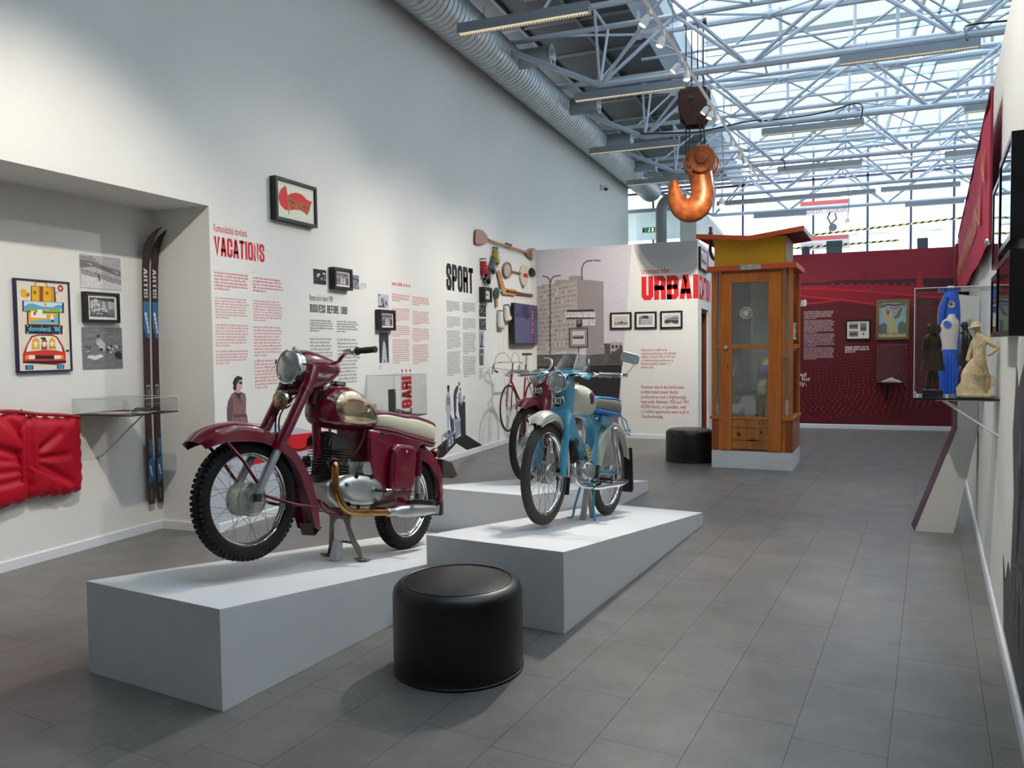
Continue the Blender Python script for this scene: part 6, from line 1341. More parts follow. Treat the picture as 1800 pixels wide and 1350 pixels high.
# rear body
bp_ = [(.63, .425), (.615, .33), (.595, .22), (.545, .13), (.52, .03), (.50, -.045), (.15, -.055), (.115, .06), (.12, .25), (.07, .36), (-.02, .405), (.30, .425)]
MB().prism(bp_, (0, -.125, 0), (1, 0, 0), (0, 0, 1), (0, .25, 0)).build('rear_body', M_red, A_, smooth=40, bevel=.02)
MB().lathe([(0, .0), (.014, 0), (.014, .002)], (.505, .1255, .402), (0, 1, 0), 14).build('body_hole', M_hole, A_)
for s in (1, -1):
    tb = MB().prism(rrect(.26, .285, .07, 6, .285, .215), (0, .12 * s, 0), (1, 0, 0), (0, 0, 1), (0, .042 * s, 0)).build('toolbox', M_red, A_, smooth=40, bevel=.014)
    MB().prism(rrect(.225, .25, .06, 6, .285, .215), (0, .162 * s, 0), (1, 0, 0), (0, 0, 1), (0, .006 * s, 0)).build('toolbox_lid', M_red, tb, smooth=40, bevel=.003)
    for k in range(3): MB().box((.245 + .01 * k, .168 * s, .20 + .012 * k), (.335, .1695 * s, .203 + .012 * k)).build('ridge', M_redd, tb, smooth=0)
    MB().lathe([(0, .006), (.007, .006), (.010, 0)], (.285, .168 * s, .315), (0, s, 0), 12).build('lock', M_chrome, tb)
    MB().cyl((.075, .115 * s, .33), (.06, .115 * s, .17), .024, 14).build('shock_cover', M_red, A_)
    MB().cyl((.06, .115 * s, .17), (.045, .115 * s, .06), .019, 14).build('shock_body', M_silver, A_)
    MB().cyl((.045, .115 * s, .06), (.035, .11 * s, -.02), .016, 12).build('shock_foot', M_iron, A_)
    MB().tube([(.36, .09 * s, -.01), (.0, .095 * s, 0)], .015, 10).build('swing_arm', M_redd, A_)
fender(A_, [(.20, .32, .07, .05), (.12, .362, .072, .075), (.0, .385, .074, .10), (-.12, .372, .074, .11), (-.24, .315, .074, .10), (-.325, .215, .073, .08), (-.362, .10, .072, .07), (-.37, .0, .07, .06)], 0, M_red, None)
MB().prism([(-.345, .02), (-.375, .02), (-.39, -.08), (-.355, -.09)], (0, -.06, 0), (1, 0, 0), (0, 0, 1), (0, .12, 0)).build('mud_flap', M_brownr, A_, smooth=0, bevel=.003)
MB().prism([(-.33, .30), (-.47, .285), (-.565, .19), (-.50, .17), (-.40, .195), (-.345, .19)], (0, -.055, 0), (1, 0, 0), (0, 0, 1), (0, .11, 0)).build('tail_flap', M_brownr, A_, smooth=0, bevel=.012)
MB().lathe([(0, .03), (.028, .026), (.034, 0), (.03, -.02)], (-.30, .0, .335), (-1, 0, .6), 18).build('tail_lamp', M_redd, A_)
# engine
en = MB(); 
for k in range(10):
    z = .135 + k * .0162; rx, ry = (.112, .098) if k > 1 else (.10, .09)
    en.prism(rrect(rx * 2, ry * 2, .07, 5, .825 - .004 * k + .02, 0), (0, 0, z), (1, 0, 0), (0, 1, 0), (0, 0, .0052))
MB().prism(rrect(.15, .13, .06, 5, .84, 0), (0, 0, .06), (1, 0, 0), (0, 1, 0), (0, 0, .24)).build('cylinder_barrel', M_iron, A_, smooth=40)
fo = en.build('cooling_fins', M_iron, A_, smooth=40); fo['kind'] = 'stuff'
hm = MB()
for k in range(9):
    y = -.084 + k * .019; hh = .088 - .020 * abs(k - 4) / 4
    arch = [(.74, .298), (.74, .298 + hh * .55), (.76, .298 + hh * .86), (.80, .298 + hh), (.85, .298 + hh), (.895, .298 + hh * .86), (.915, .298 + hh * .55), (.918, .298)]
    hm.prism(arch, (0, y, 0), (1, 0, 0), (0, 0, 1), (0, .006, 0))
hd_ = hm.build('cylinder_head_fins', M_iron, A_, smooth=0); hd_['kind'] = 'stuff'
MB().prism([(.76, .29), (.76, .335), (.80, .35), (.86, .35), (.9, .335), (.9, .29)], (0, -.08, 0), (1, 0, 0), (0, 0, 1), (0, .16, 0)).build('cylinder_head', M_iron, A_, smooth=0)
MB().cyl((.83, 0, .37), (.83, 0, .42), .009, 8).build('spark_plug', mat('porcelain', rgb(220, 216, 205), rough=.3), A_)
MB().tube(spline([(.83, 0, .42), (.80, .02, .44), (.74, .03, .42)], 5), .004, 6).build('plug_lead', M_black, A_)
MB().prism([(.93, .09), (.90, .02), (.80, -.035), (.52, -.04), (.47, .0), (.47, .09), (.55, .14), (.62, .155), (.75, .15), (.86, .14)], (0, -.10, 0), (1, 0, 0), (0, 0, 1), (0, .2, 0)).build('crankcase', M_alu, A_, smooth=40, bevel=.015)
def oval_cover(s):
    rings = []
    for k, (g, y) in enumerate(((1.0, .095), (1.0, .118), (.97, .134), (.88, .148), (.72, .159), (.5, .166), (.25, .169), (.05, .170))):
        ring = []
        for j in range(36):
            a = 2 * pi * j / 36; c_, s2 = cos(a), sin(a)
            x = .222 * g * math.copysign(abs(c_) ** .9, c_); z = .092 * g * math.copysign(abs(s2) ** .95, s2)
            ring.append(Vector((.665 + x * .995 - z * .02, y * s, .062 + z + x * .02)))
        rings.append(ring)
    return MB().loft(rings)
cvl = oval_cover(1).build('engine_cover', M_silver, A_, smooth=60, fix=True); oval_cover(-1).build('engine_cover', M_silver, A_, smooth=60, fix=True)
for x, z in ((.83, .095), (.74, .145), (.60, .135), (.79, -.008), (.70, -.022), (.58, -.005)): MB().lathe([(0, .0), (.008, 0), (.008, .01)], (x, .143 if abs(z - .06) > .06 else .15, z), (0, 1, .2 if z > .06 else -.2), 10, sx=1.6).build('screw_recess', M_hole, cvl)
MB().cyl((.60, .16, .075), (.60, .185, .075), .014, 12).build('lever_shaft', M_steel, A_)
MB().tube([(.60, .18, .075), (.52, .205, .072)], .010, 8).build('kick_lever', M_hole, A_)
MB().tube([(.52, .205, .078), (.505, .225, .082), (.515, .20, .045)], .010, 8).build('gear_lever', M_steel, A_)
MB().tube([(.54, .13, -.01), (.53, .17, .0), (.49, .26, .028)], .015, 10).build('foot_peg', M_brownr, A_)
MB().tube([(.16, .12, .0), (.155, .17, .012)], .012, 8).tube([(.155, .165, .012), (.14, .305, .014)], .0175, 12).build('pillion_peg', M_brownr, A_)
cb = MB()
for k in range(7): cb.prism(rrect(.105 - .006 * (k % 2), .075, .03, 5, .60, .195), (0, .0 + k * .018, 0), (1, 0, 0), (0, 0, 1), (0, .013, 0))
cb.build('carburettor_cover', M_alu, A_, smooth=40)
MB().prism(rrect(.12, .07, .03, 5, .655, .185), (0, -.05, 0), (1, 0, 0), (0, 0, 1), (0, .12, 0)).cyl((.70, .04, .24), (.70, .04, .20), .022, 12).build('carburettor', M_alu, A_)
MB().tube(spline([(.70, .04, .24), (.665, .08, .30), (.635, .09, .37), (.63, .09, .42)], 5), .008, 8).build('fuel_hose', M_iron, A_)
# exhausts
for s in (1, -1):
    MB().lathe([(.024, 0), (.034, .004), (.034, .03), (.026, .036)], (.885, .075 * s, .213), (.35, s, -.25), 20).build('exhaust_collar', M_iron, A_)
    MB().tube(spline([(.885, .085 * s, .212), (.893, .11 * s, .195), (.893, .118 * s, .15), (.885, .122 * s, .09), (.868, .13 * s, .035), (.83, .137 * s, -.015), (.775, .14 * s, -.045), (.70, .142 * s, -.057), (.55, .143 * s, -.058), (.40, .143 * s, -.058)], 5), .0215, 16).build('exhaust_pipe', M_bronze, A_)
    MB().lathe([(.022, 0), (.027, .006), (.027, .02), (.024, .05), (.026, .09), (.037, .115), (.039, .28), (.036, .43), (.028, .53), (.012, .585), (.010, .585), (.0, .56)], (.41, .143 * s, -.058), (-1, 0, .035), 22).build('muffler', M_silver, A_)
    MB().prism([(-.11, -.02), (-.19, -.035), (-.195, .03), (-.14, .015)], (0, .14 * s, -.04), (1, 0, 0), (0, 0, 1), (0, .004 * s, 0)).build('muffler_fin', M_silver, A_, smooth=0)
# stand standing on the sloping platform
def on_plat(px, py, near=(-2.327, 2.58), L=2.83, d=(.125, .992)):
    nrm = Vector((d[0], d[1], -.1166)).cross(Vector((-d[1], d[0], 0)));
    return Vector(at(px, py, (near[0], near[1], .435), nrm))
fl_, fr_ = invA @ on_plat(578, 975), invA @ on_plat(634, 984)
for p, s in ((fl_, -1), (fr_, 1)):
    MB().tube([(.665, .055 * s, -.075), (.655, .06 * s, -.15), (.62, .08 * s, -.23), (p.x + .015, p.y * .85, p.z + .06), (p.x, p.y, p.z + .010)], [.021, .018, .02, .02, .015], 10, flat=.6).build('stand_leg', M_standm, A_)
    MB().obox((p.x - .005, p.y + .01 * s, p.z + .005), (.012, .035 * s, -.001), (.035, -.01 * s, .0), (0, 0, .004)).build('stand_foot', M_standm, A_, smooth=0, bevel=.002)
MB().prism([(-.085, -.075), (.085, -.075), (.07, -.11), (.05, -.15), (.035, -.12), (.02, -.105), (-.02, -.105), (-.035, -.12), (-.05, -.15), (-.07, -.11)], (.655, 0, 0), (0, 1, 0), (0, 0, 1), (.012, 0, 0)).build('stand_yoke', M_standm, A_, smooth=0, bevel=.002)
MB().tube([(.62, -.08, -.235), (.62, .08, -.235)], .007, 8).build('stand_brace', M_standm, A_)
pc = invA @ on_plat(597, 982)
MB().prism([(-.02, 0), (.03, 0), (.028, .11), (-.004, .11)], (pc.x + .02, pc.y, pc.z), (0, 1, 0), (0, 0, 1), (.05, 0, 0)).build('support_block', mat('frosted_acrylic', rgb(206, 208, 210), rough=.3), A_, smooth=0)
# control cables
for pts in ([(1.0, -.05, .62), (1.16, -.07, .45), (1.14, -.05, .30), (1.02, -.03, .27), (.93, -.02, .33)], [(.98, .05, .62), (1.0, .03, .50), (.96, .03, .42), (.95, .03, .40)], [(1.17, -.02, .60), (1.2, -.06, .45), (1.16, -.09, .33)], [(.905, .03, .73), (.93, .06, .64), (.99, .04, .55)]):
    MB().tube(spline(pts, 6), .0045, 6).build('control_cable', M_black, A_)

# ================================================================== mopeds
def moped(root, c, screen, inv, feet, full=True):
    body, fend, tyre = c[:3]; FX_ = 1.174
    wheel(root, FX_, .327, .272, .062, 36, (.066, .05, 'fins'), tyre, None, knobs=False, axle=.085)
    wheel(root, 0, .325, .270, .062, 36, (.06, .045, 'fins'), tyre, None, knobs=False, axle=.10)
    fender(root, [(1.372, .315, .045, .03), (1.33, .365, .055, .055), (1.26, .395, .06, .065), (1.174, .403, .06, .06), (1.07, .372, .056, .055), (.985, .31, .052, .06), (.915, .21, .05, .062), (.868, .09, .048, .062), (.852, -.03, .046, .05)], FX_, fend, None)
    MB().prism([(.85, .02), (.87, .02), (.895, -.14), (.865, -.145)], (0, -.045, 0), (1, 0, 0), (0, 0, 1), (0, .09, 0)).build('fender_flap', M_rubber, root, smooth=0, bevel=.003)
    for s in (1, -1):
        MB().tube(spline([(.985, .055 * s, .40), (1.03, .085 * s, .365), (1.065, .092 * s, .29), (1.085, .092 * s, .20), (1.105, .092 * s, .09), (1.118, .092 * s, -.015)], 5), [.024] * 8 + [.025] * 10 + [.028] * 8, 12, flat=1.15).build('fork_leg', body, root)
        MB().tube([(1.118, .088 * s, -.02), (1.174, .086 * s, .0)], .011, 8).build('leading_link', M_steel, root)
        MB().tube([(1.10, .075 * s, .05), (1.155, .08 * s, .012)], .014, 8).build('link_spring', M_rubber, root)
        MB().tube([(1.174, .088 * s, .0), (.92, .07 * s, -.02)], .006, 6).build('fender_stay', M_steel, root)
    # head shell: upright pressed column with lamp
    rg = []
    for x, z, ry, rx in ((.955, .668, .02, .03), (.955, .657, .056, .07), (.955, .625, .074, .088), (.953, .58, .080, .088), (.948, .53, .079, .078), (.945, .48, .076, .070), (.950, .43, .074, .066), (.958, .38, .078, .060), (.962, .35, .082, .055)):
        rg.append([Vector((x + rx * cos(2 * pi * j / 24), ry * sin(2 * pi * j / 24), z)) for j in range(24)])
    hs = MB().loft(rg).build('head_shell', body, root, smooth=60, fix=True)
    MB().prism([(-.085, .345), (.085, .345), (.078, .40), (.05, .415), (-.05, .415), (-.078, .40)], (.985, 0, 0), (0, 1, 0), (0, 0, 1), (.035, 0, 0)).build('fork_crown', body, root, smooth=40, bevel=.01)
    disc_lamp(root, (1.062, 0, .598), (1, 0, -.05), .071, .055, 'headlamp')
    bd = disc_lamp(root, (1.018, 0, .478), (1, 0, -.04), .043, .014, 'round_emblem', lens=mat('emblem_face', rgb(70, 72, 74), rough=.2, metal=.7))
    f = Flat((1.0425, 0, .4775), (0, 1, 0), (.04, 0, 1), (1, 0, -.04)); word(f, 'JKO', -.032, -.024, .064, .048, (226, 228, 230), t=.4, gap=.06); fo_ = f.build('emblem_letters', printmat('emblem_ink', .2), bd)
    # bars
    for s in (1, -1):
        MB().tube(spline([(.93, .03 * s, .655), (.915, .10 * s, .665), (.885, .17 * s, .667), (.865, .23 * s, .665)], 4), .010, 10).build('handlebar', M_chrome, root)
        MB().lathe([(0, 0), (.019, 0), (.019, .008), (.0155, .014), (.0155, .13), (.018, .14), (0, .143)], (.868, .225 * s, .666), (-.12, s, 0), 16).build('grip', mat('grey_grip', rgb(150, 146, 140), rough=.5), root)
        MB().box((.87, .165 * s, .650), (.905, .20 * s, .682)).build('lever_bracket', M_chrome, root, smooth=0, bevel=.004)
        MB().tube(spline([(.90, .175 * s, .662), (.925, .24 * s, .655), (.925, .33 * s, .645)], 5), .0048, 6).build('lever', M_chrome, root)
        MB().tube([(.85, .368 * s, .666), (.845, .395 * s, .666)], .011, 10).build('bar_end', M_chrome, root)
    # tank
    Tt = [(.955, .47, .018, .025), (.93, .475, .055, .065), (.88, .488, .09, .095), (.80, .505, .112, .108), (.70, .51, .118, .108), (.62, .505, .112, .10), (.55, .492, .09, .085), (.50, .475, .055, .055), (.485, .468, .02, .02)]
    tk_ = MB().loft([sring(x, z - .004, ry, rz, 26, .9) for x, z, ry, rz in spline(Tt, 3)]).build('fuel_tank', c[3] if len(c) > 3 else M_ivory, root, smooth=60, fix=True)
    for s in (1, -1):
        mb = MB(); rgs = []
        for k in range(5):
            g = k / 4; rgs.append([Vector((.70 + .062 * g * cos(2 * pi * j / 24), s * (.1215 - .014 * g ** 2 + .002), .515 + .048 * g * sin(2 * pi * j / 24))) for j in range(24)])
        b_ = mb.loft(rgs, caps=False).build('tank_badge', mat('badge_maroon_blue', rgb(96, 60, 84), rough=.3, metal=.4, noise=.3, nscale=30), tk_, smooth=60, fix=True)
        MB().tube([Vector((.70 + .062 * cos(2 * pi * j / 24), s * .110, .515 + .048 * sin(2 * pi * j / 24))) for j in range(24)], .003, 5, close=True).build('badge_rim', M_chrome, b_)
    MB().cyl((.74, 0, .605), (.74, 0, .625), .026, 18).build('filler_cap', mat('amber_cap', rgb(206, 140, 50), rough=.4), tk_)
    # frame
    fr1 = [(.965, .445), (.93, .355), (.80, .20), (.66, .10), (.56, .06), (.53, .12), (.60, .18), (.70, .27), (.79, .38), (.80, .43)]
    fr = MB().prism(fr1, (0, -.035, 0), (1, 0, 0), (0, 0, 1), (0, .07, 0)).build('frame', body, root, smooth=40, bevel=.014)
    MB().prism([(.82, .44), (.82, .395), (.52, .385), (.44, .34), (.42, .26), (.45, .18), (.52, .125), (.56, .065), (.46, .02), (.36, .02), (.33, .10), (.33, .30), (.24, .40), (.24, .44)], (0, -.04, 0), (1, 0, 0), (0, 0, 1), (0, .08, 0)).build('frame_rear', body, root, smooth=40, bevel=.014)
    MB().tube(spline([(.44, .045, .24), (.47, .05, .16), (.53, .05, .11), (.60, .045, .11)], 5), .012, 8).build('frame_rib', body, root)
    MB().prism([(.36, .36), (.20, .34), (.17, .38), (.22, .43), (.36, .43)], (0, -.07, 0), (1, 0, 0), (0, 0, 1), (0, .14, 0)).build('shock_bracket', body, root, smooth=40, bevel=.01)
    # seat
    Ss = [(.60, .505, .455, .06), (.57, .525, .448, .09), (.50, .545, .445, .105), (.35, .553, .442, .108), (.18, .562, .44, .106), (.05, .56, .438, .10), (-.01, .54, .438, .085), (-.035, .50, .445, .06)]
    se = MB().loft([sring(x, (a + b) / 2, w, (a - b) / 2, 24, .5) for x, a, b, w in spline(Ss, 3)]).build('seat', M_greyv, root, smooth=60, fix=True)
    MB().loft([sring(x, a - .004, w * .92, .012, 20, .7) for x, a, b, w in spline(Ss, 3)]).build('seat_top', c[4], se, smooth=60, fix=True)
    MB().loft([sring(x, b + .004, w * 1.03, .016, 20, .6) for x, a, b, w in spline(Ss, 3)]).build('seat_trim', c[4], se, smooth=60, fix=True)
    for s in (1, -1): MB().lathe([(0, .012), (.012, .010), (.018, 0)], (.42, .045 * s, .405), (0, s, 0), 14).build('knob', M_chrome, root)
    # engine
    en = MB()
    for k in range(8):
        t_ = k / 7; en.prism(rrect(.105, .11, .04, 5, .735 + .045 * t_, 0), (0, 0, .075 + .016 * k), (1, 0, 0), (0, 1, 0), (.002, 0, .005))
    en.build('cooling_fins', M_iron, root, smooth=40)['kind'] = 'stuff'
    MB().prism(rrect(.07, .075, .03, 5, .75, 0), (0, 0, .03), (1, 0, 0), (0, 1, 0), (.03, 0, .165)).build('cylinder_barrel', M_iron, root, smooth=40)
    hv = MB()
    for k in range(6): hv.prism([(.74, .19), (.745, .225), (.78, .24), (.82, .22), (.825, .19)], (0, -.05 + k * .019, 0), (1, 0, 0), (0, 0, 1), (0, .005, 0))
    hv.build('cylinder_head_fins', M_iron, root, smooth=0)['kind'] = 'stuff'
    rgs = []
    for g, y in ((1, .02), (1, .085), (.95, .10), (.8, .112), (.5, .12), (.1, .123)):
        rgs.append([Vector((.655 + .105 * g * cos(2 * pi * j / 28), y, .015 + .072 * g * sin(2 * pi * j / 28))) for j in range(28)])
    ec = MB().loft(rgs).build('engine_cover', M_silver, root, smooth=60, fix=True)
    for x, z in ((.72, .055), (.64, .075), (.70, -.035), (.62, -.04)): MB().lathe([(0, 0), (.009, 0), (.009, .012)], (x, .100, z), (0, 1, 0), 8, sx=1.5).build('screw_recess', M_hole, ec)
    MB().prism([(.80, .06), (.81, -.02), (.76, -.07), (.56, -.07), (.50, -.02), (.52, .07), (.62, .09), (.74, .09)], (0, -.08, 0), (1, 0, 0), (0, 0, 1), (0, .12, 0)).build('crankcase', M_alu, root, smooth=40, bevel=.012)
    if full:
        gp = [(.685, .205), (.66, .20), (.61, .165), (.575, .12), (.565, .09), (.60, .085), (.64, .09), (.655, .13), (.68, .165)]
        g_ = MB().prism(gp, (0, .072, 0), (1, 0, 0), (0, 0, 1), (0, .012, 0)).build('pale_grille', M_yell, root, smooth=40, bevel=.004); g_['label'] = 'pale yellow slotted grille'
        for (x, z) in ((.665, .178), (.645, .155), (.625, .16), (.63, .13), (.61, .135), (.60, .108), (.62, .105)): MB().obox((x, .0845, z), (.004, 0, .001), (0, .001, 0), (-.001, 0, .008)).build('slot', M_hole, g_, smooth=0)
    MB().tube(spline([(.805, .045, .07), (.835, .06, .05), (.845, .07, .0), (.83, .08, -.05), (.77, .092, -.082), (.68, .10, -.09), (.58, .105, -.092)], 5), .014, 12).build('exhaust_pipe', M_chrome, root)
    MB().lathe([(.014, 0), (.019, .02), (.026, .06), (.029, .12), (.029, .50), (.025, .58), (.014, .66), (.008, .665), (0, .65)], (.60, .108, -.092), (-1, .04, .045), 20).build('muffler', M_chrome, root)
    for s in (1, -1):
        pg = MB().prism(rrect(.05, .058, .014, 4, 0, 0), (.50, .125 * s, -.035), (1, 0, 0), (0, 0, 1), (0, .085 * s, 0)).build('foot_block', mat('block_rubber', rgb(40, 36, 34), rough=.5), root, smooth=40)
        for k in range(2): MB().box((.525, .125 * s, -.052 + k * .03), (.5265, .21 * s, -.044 + k * .03)).build('foot_block_trim', M_chrome, pg, smooth=0)
        MB().tube([(.50, .05 * s, -.05), (.50, .13 * s, -.035)], .008, 8).build('peg_shaft', M_chrome, root)
        MB().lathe([(.012, 0), (.026, .01), (.027, .14), (.024, .145)], (.225, .115 * s, .345), (-.28, 0, -.95), 16).build('shock_upper', M_silver, root)
        MB().cyl((.19, .115 * s, .215), (.10, .115 * s, .0), .017, 12).build('shock_lower', M_steel, root)
        MB().tube([(.36, .06 * s, .015), (.20, .085 * s, .012), (-.03, .09 * s, -.004)], .013, 10).build('swing_arm', body, root)
        MB().tube(spline([(.05, .085 * s, .437), (-.05, .085 * s, .425), (-.13, .085 * s, .405), (-.20, .08 * s, .345), (-.27, .075 * s, .32)], 5), .0055, 6).build('rack_tube', body, root)
        MB().tube(spline([(-.02, .085 * s, .42), (-.08, .085 * s, .36), (-.22, .08 * s, .30), (-.33, .05 * s, .31), (-.36, .0, .31)], 5), .0055, 6).build('rack_tube', body, root)
        MB().tube([(-.20, .08 * s, .345), (-.30, .065 * s, .34), (-.34, .0, .335)], .0055, 6).build('rack_tube', body, root)
    fender(root, [(.345, .06, .05, .06), (.33, .19, .056, .09), (.255, .30, .058, .10), (.13, .372, .058, .085), (0, .392, .058, .07), (-.12, .375, .056, .06), (-.23, .315, .055, .055), (-.31, .23, .054, .05), (-.36, .12, .052, .045)], 0, fend, None)
    MB().prism([(-.30, .26), (-.345, .22), (-.40, .08), (-.475, -.12), (-.46, -.165), (-.35, -.17), (-.33, -.02), (-.325, .12)], (0, -.06, 0), (1, 0, 0), (0, 0, 1), (0, .012, 0)).build('mud_flap', M_rubber, root, smooth=0)
    MB().prism([(-.34, .20), (-.355, .20), (-.43, -.13), (-.40, -.16)], (0, -.07, 0), (1, 0, 0), (0, 0, 1), (0, .14, 0)).build('mud_flap', M_rubber, root, smooth=0, bevel=.004)
    # stand and supports
    for p, s in zip(feet, (-1, 1)):
        p = inv @ p
        MB().tube([(.42, .05 * s, -.08), (p.x - .0, p.y * .78, p.z + .09), (p.x, p.y * .88, p.z + .02), (p.x + .02, p.y, p.z + .006), (p.x + .035, p.y * 1.15, p.z + .005)], .0095, 8).build('stand_leg', body, root)
    MB().tube([(.42, -.06, -.085), (.42, .06, -.085)], .016, 10).build('stand_pivot', body, root)
    if full:
        for px in ((1024, 914.5), (1043, 911)):
            p = inv @ Vector(at(px[0], px[1], (-1.26, 3.909, .435), Vector((.112, .994, -.1166)).cross(Vector((-.994, .112, 0)))))
            MB().add([Vector((p.x + a, p.y + b, p.z)) for a, b in ((-.012, -.02), (.012, -.02), (.012, .022), (-.012, .022))] + [Vector((.43 + a, p.y * .35 + b, -.10)) for a, b in ((-.012, -.014), (.012, -.014), (.012, .014), (-.012, .014))], [(3, 2, 1, 0), (4, 5, 6, 7), (0, 1, 5, 4), (1, 2, 6, 5), (2, 3, 7, 6), (3, 0, 4, 7)]).build('support_strut', mat('grey_support', rgb(168, 170, 170), rough=.5), root, smooth=0)
    if screen:
        # wavy blue cowl and windscreen, mirror
        rgs = []
        for k in range(31):
            y = -.19 + .38 * k / 30; z = .688 + .012 * cos(y * 26) - .30 * y * y; zf = .650 + .016 * cos(y * 34 + pi) - .03 * abs(y)
            rgs.append([Vector((.80, y, z + .008)), Vector((.90, y, z)), Vector((1.00 - 1.2 * y * y, y, zf)), Vector((1.00 - 1.2 * y * y, y, zf - .004)), Vector((.90, y, z - .006)), Vector((.80, y, z))])
        MB().loft(rgs).build('cowl', mat('teal_blue_enamel', rgb(36, 120, 142), rough=.25, coat=.5), root, smooth=60, fix=True)
        rgs = []
        for k in range(9):
            g = k / 8; rgs.append([Vector((.865 - .10 * (g * sin(pi * j / 24)) - .06 * (g * cos(pi * j / 24)) ** 2, .128 * g * cos(pi * j / 24), .70 + .158 * g * sin(pi * j / 24))) for j in range(25)])
        ws = MB().loft(rgs, caps=False, close_v=False).build('windscreen', glassy('windscreen_acrylic', (.92, .96, 1.0), .79), root, smooth=60)
        MB().tube(rgs[-1], .0022, 6).build('screen_edge', M_clear, ws)
        for s in (1, -1): MB().tube([(.85, .10 * s, .69), (.845, .112 * s, .725)], .006, 8).build('screen_clip', M_lampw, root)
        MB().tube(spline([(.86, -.12, .700), (.872, 0, .712), (.86, .12, .700)], 6), .003, 6).build('screen_strip', M_chrome, root)
        MB().cyl((.85, .385, .666), (.85, .415, .666), .012, 12).build('mirror_clamp', M_chrome, root)
        MB().tube([(.85, .405, .67), (.83, .445, .73), (.82, .462, .765)], .0042, 8).build('mirror_arm', M_chrome, root)
        mr = MB(); mr.M = Matrix.Translation((.815, .418, .785)) @ Matrix.Rotation(radians(-14), 4, 'X') @ Matrix.Rotation(radians(8), 4, 'Z')
        mr.prism(rrect(.125, .068, .022, 6, 0, 0), (.004, 0, 0), (0, 1, 0), (0, 0, 1), (.009, 0, 0)).ball((.018, .038, -.01), .007, n=10, m=6)
        mr.build('mirror', mat('mirror_back', rgb(206, 210, 210), rough=.35, metal=.5), root, smooth=40, bevel=.003)
    else:
        MB().tube(spline([(.93, .02, .655), (.90, .06, .70), (.89, .07, .75), (.87, .04, .785), (.86, -.02, .79)], 5), .010, 10).build('raised_bar', M_chrome, root)
        MB().lathe([(.02, 0), (.06, .006), (.066, .02), (.05, .045), (0, .06)], (.94, 0, .63), (.3, 0, 1), 24, sx=1.5).build('chrome_cap', M_chrome, root)
mB = bike_frame(-3.045, .139, (-1.554, 5.958, .531))
B_ = empty('moped', label='light blue and ivory moped with windscreen and mirror on the middle white platform', cat='moped', mw=mB)
def on_b(x, y): return Vector(at(x, y, (-1.26, 3.909, .435), Vector((.112, .994, -.1166)).cross(Vector((-.994, .112, 0)))))
fB = [on_b(1004, 911.5), on_b(1046, 915)]
moped(B_, (M_bluee, M_ivory, M_grub, M_ivory, M_bluev), True, mB.inverted(), fB)
off = Vector((-.75, 1.70, -.033)); mC = Matrix.Translation(off) @ mB
C_ = empty('moped', label='dark red moped on the rear white platform, half hidden by the light blue one', cat='moped', mw=mC)
moped(C_, (M_redd, M_redd, M_rubber, M_redd, M_mauve), False, mC.inverted(), [p + off for p in fB], full=False)
# ------------------------------------------------------------------ sport items on the white wall
SPX = XL + .03
def sp_(x, y, off=.03): p = at(x, y, (XL + off, 0, 0), (1, 0, 0)); return (p.y, p.z)
def wallpiece(pts_px, zf, off, th, m, name, parent, bevel=.004, smooth=30):
    """outline read on the wall plane, given real thickness th at distance off from the wall"""
    pl = [sp_(*zf(*p), off=off + th) for p in pts_px]; o = parent.location
    return MB().prism([(a - o.y, b - o.z) for a, b in pl], (XL + off - o.x, 0, 0), (0, 1, 0), (0, 0, 1), (th, 0, 0)).build(name, m, parent, smooth=smooth, bevel=bevel)
def anchor(x, y, zf): p = sp_(*zf(x, y)); return (XL + .03, p[0], p[1])
M_pad = mat('brown_paddle_wood', rgb(150, 96, 66), rough=.4, noise=.1, nscale=6); M_stick = mat('light_stick_wood', rgb(190, 140, 84), rough=.45, noise=.1, nscale=9)
pd = empty('kayak_paddle', anchor(1300, 245, z9), 'long brown wooden kayak paddle hung across the white wall above the sport gear', 'paddle')
wallpiece([(1047, 112), (1075, 110), (1105, 120), (1135, 150), (1152, 185), (1158, 200), (1148, 215), (1125, 235), (1090, 246), (1062, 242), (1042, 232), (1040, 180)], z9, .02, .02, M_pad, 'blade', pd, bevel=.008)
wallpiece([(1468, 300), (1490, 278), (1520, 268), (1550, 278), (1564, 290), (1558, 330), (1555, 380), (1530, 374), (1502, 360), (1478, 335), (1466, 318)], z9, .02, .02, M_pad, 'blade', pd, bevel=.008)
a = sp_(*z9(1150, 204)); b = sp_(*z9(1476, 310)); o = pd.location
MB().cyl((XL + .045 - o.x, a[0] - o.y, a[1] - o.z), (XL + .045 - o.x, b[0] - o.y, b[1] - o.z), .017, 12).build('shaft', M_stick, pd)
a = sp_(*z9(1292, 236)); b = sp_(*z9(1334, 248)); MB().cyl((XL + .045 - o.x, a[0] - o.y, a[1] - o.z), (XL + .045 - o.x, b[0] - o.y, b[1] - o.z), .021, 12).build('ferrule', mat('purple_tape', rgb(76, 60, 88), rough=.5), pd)
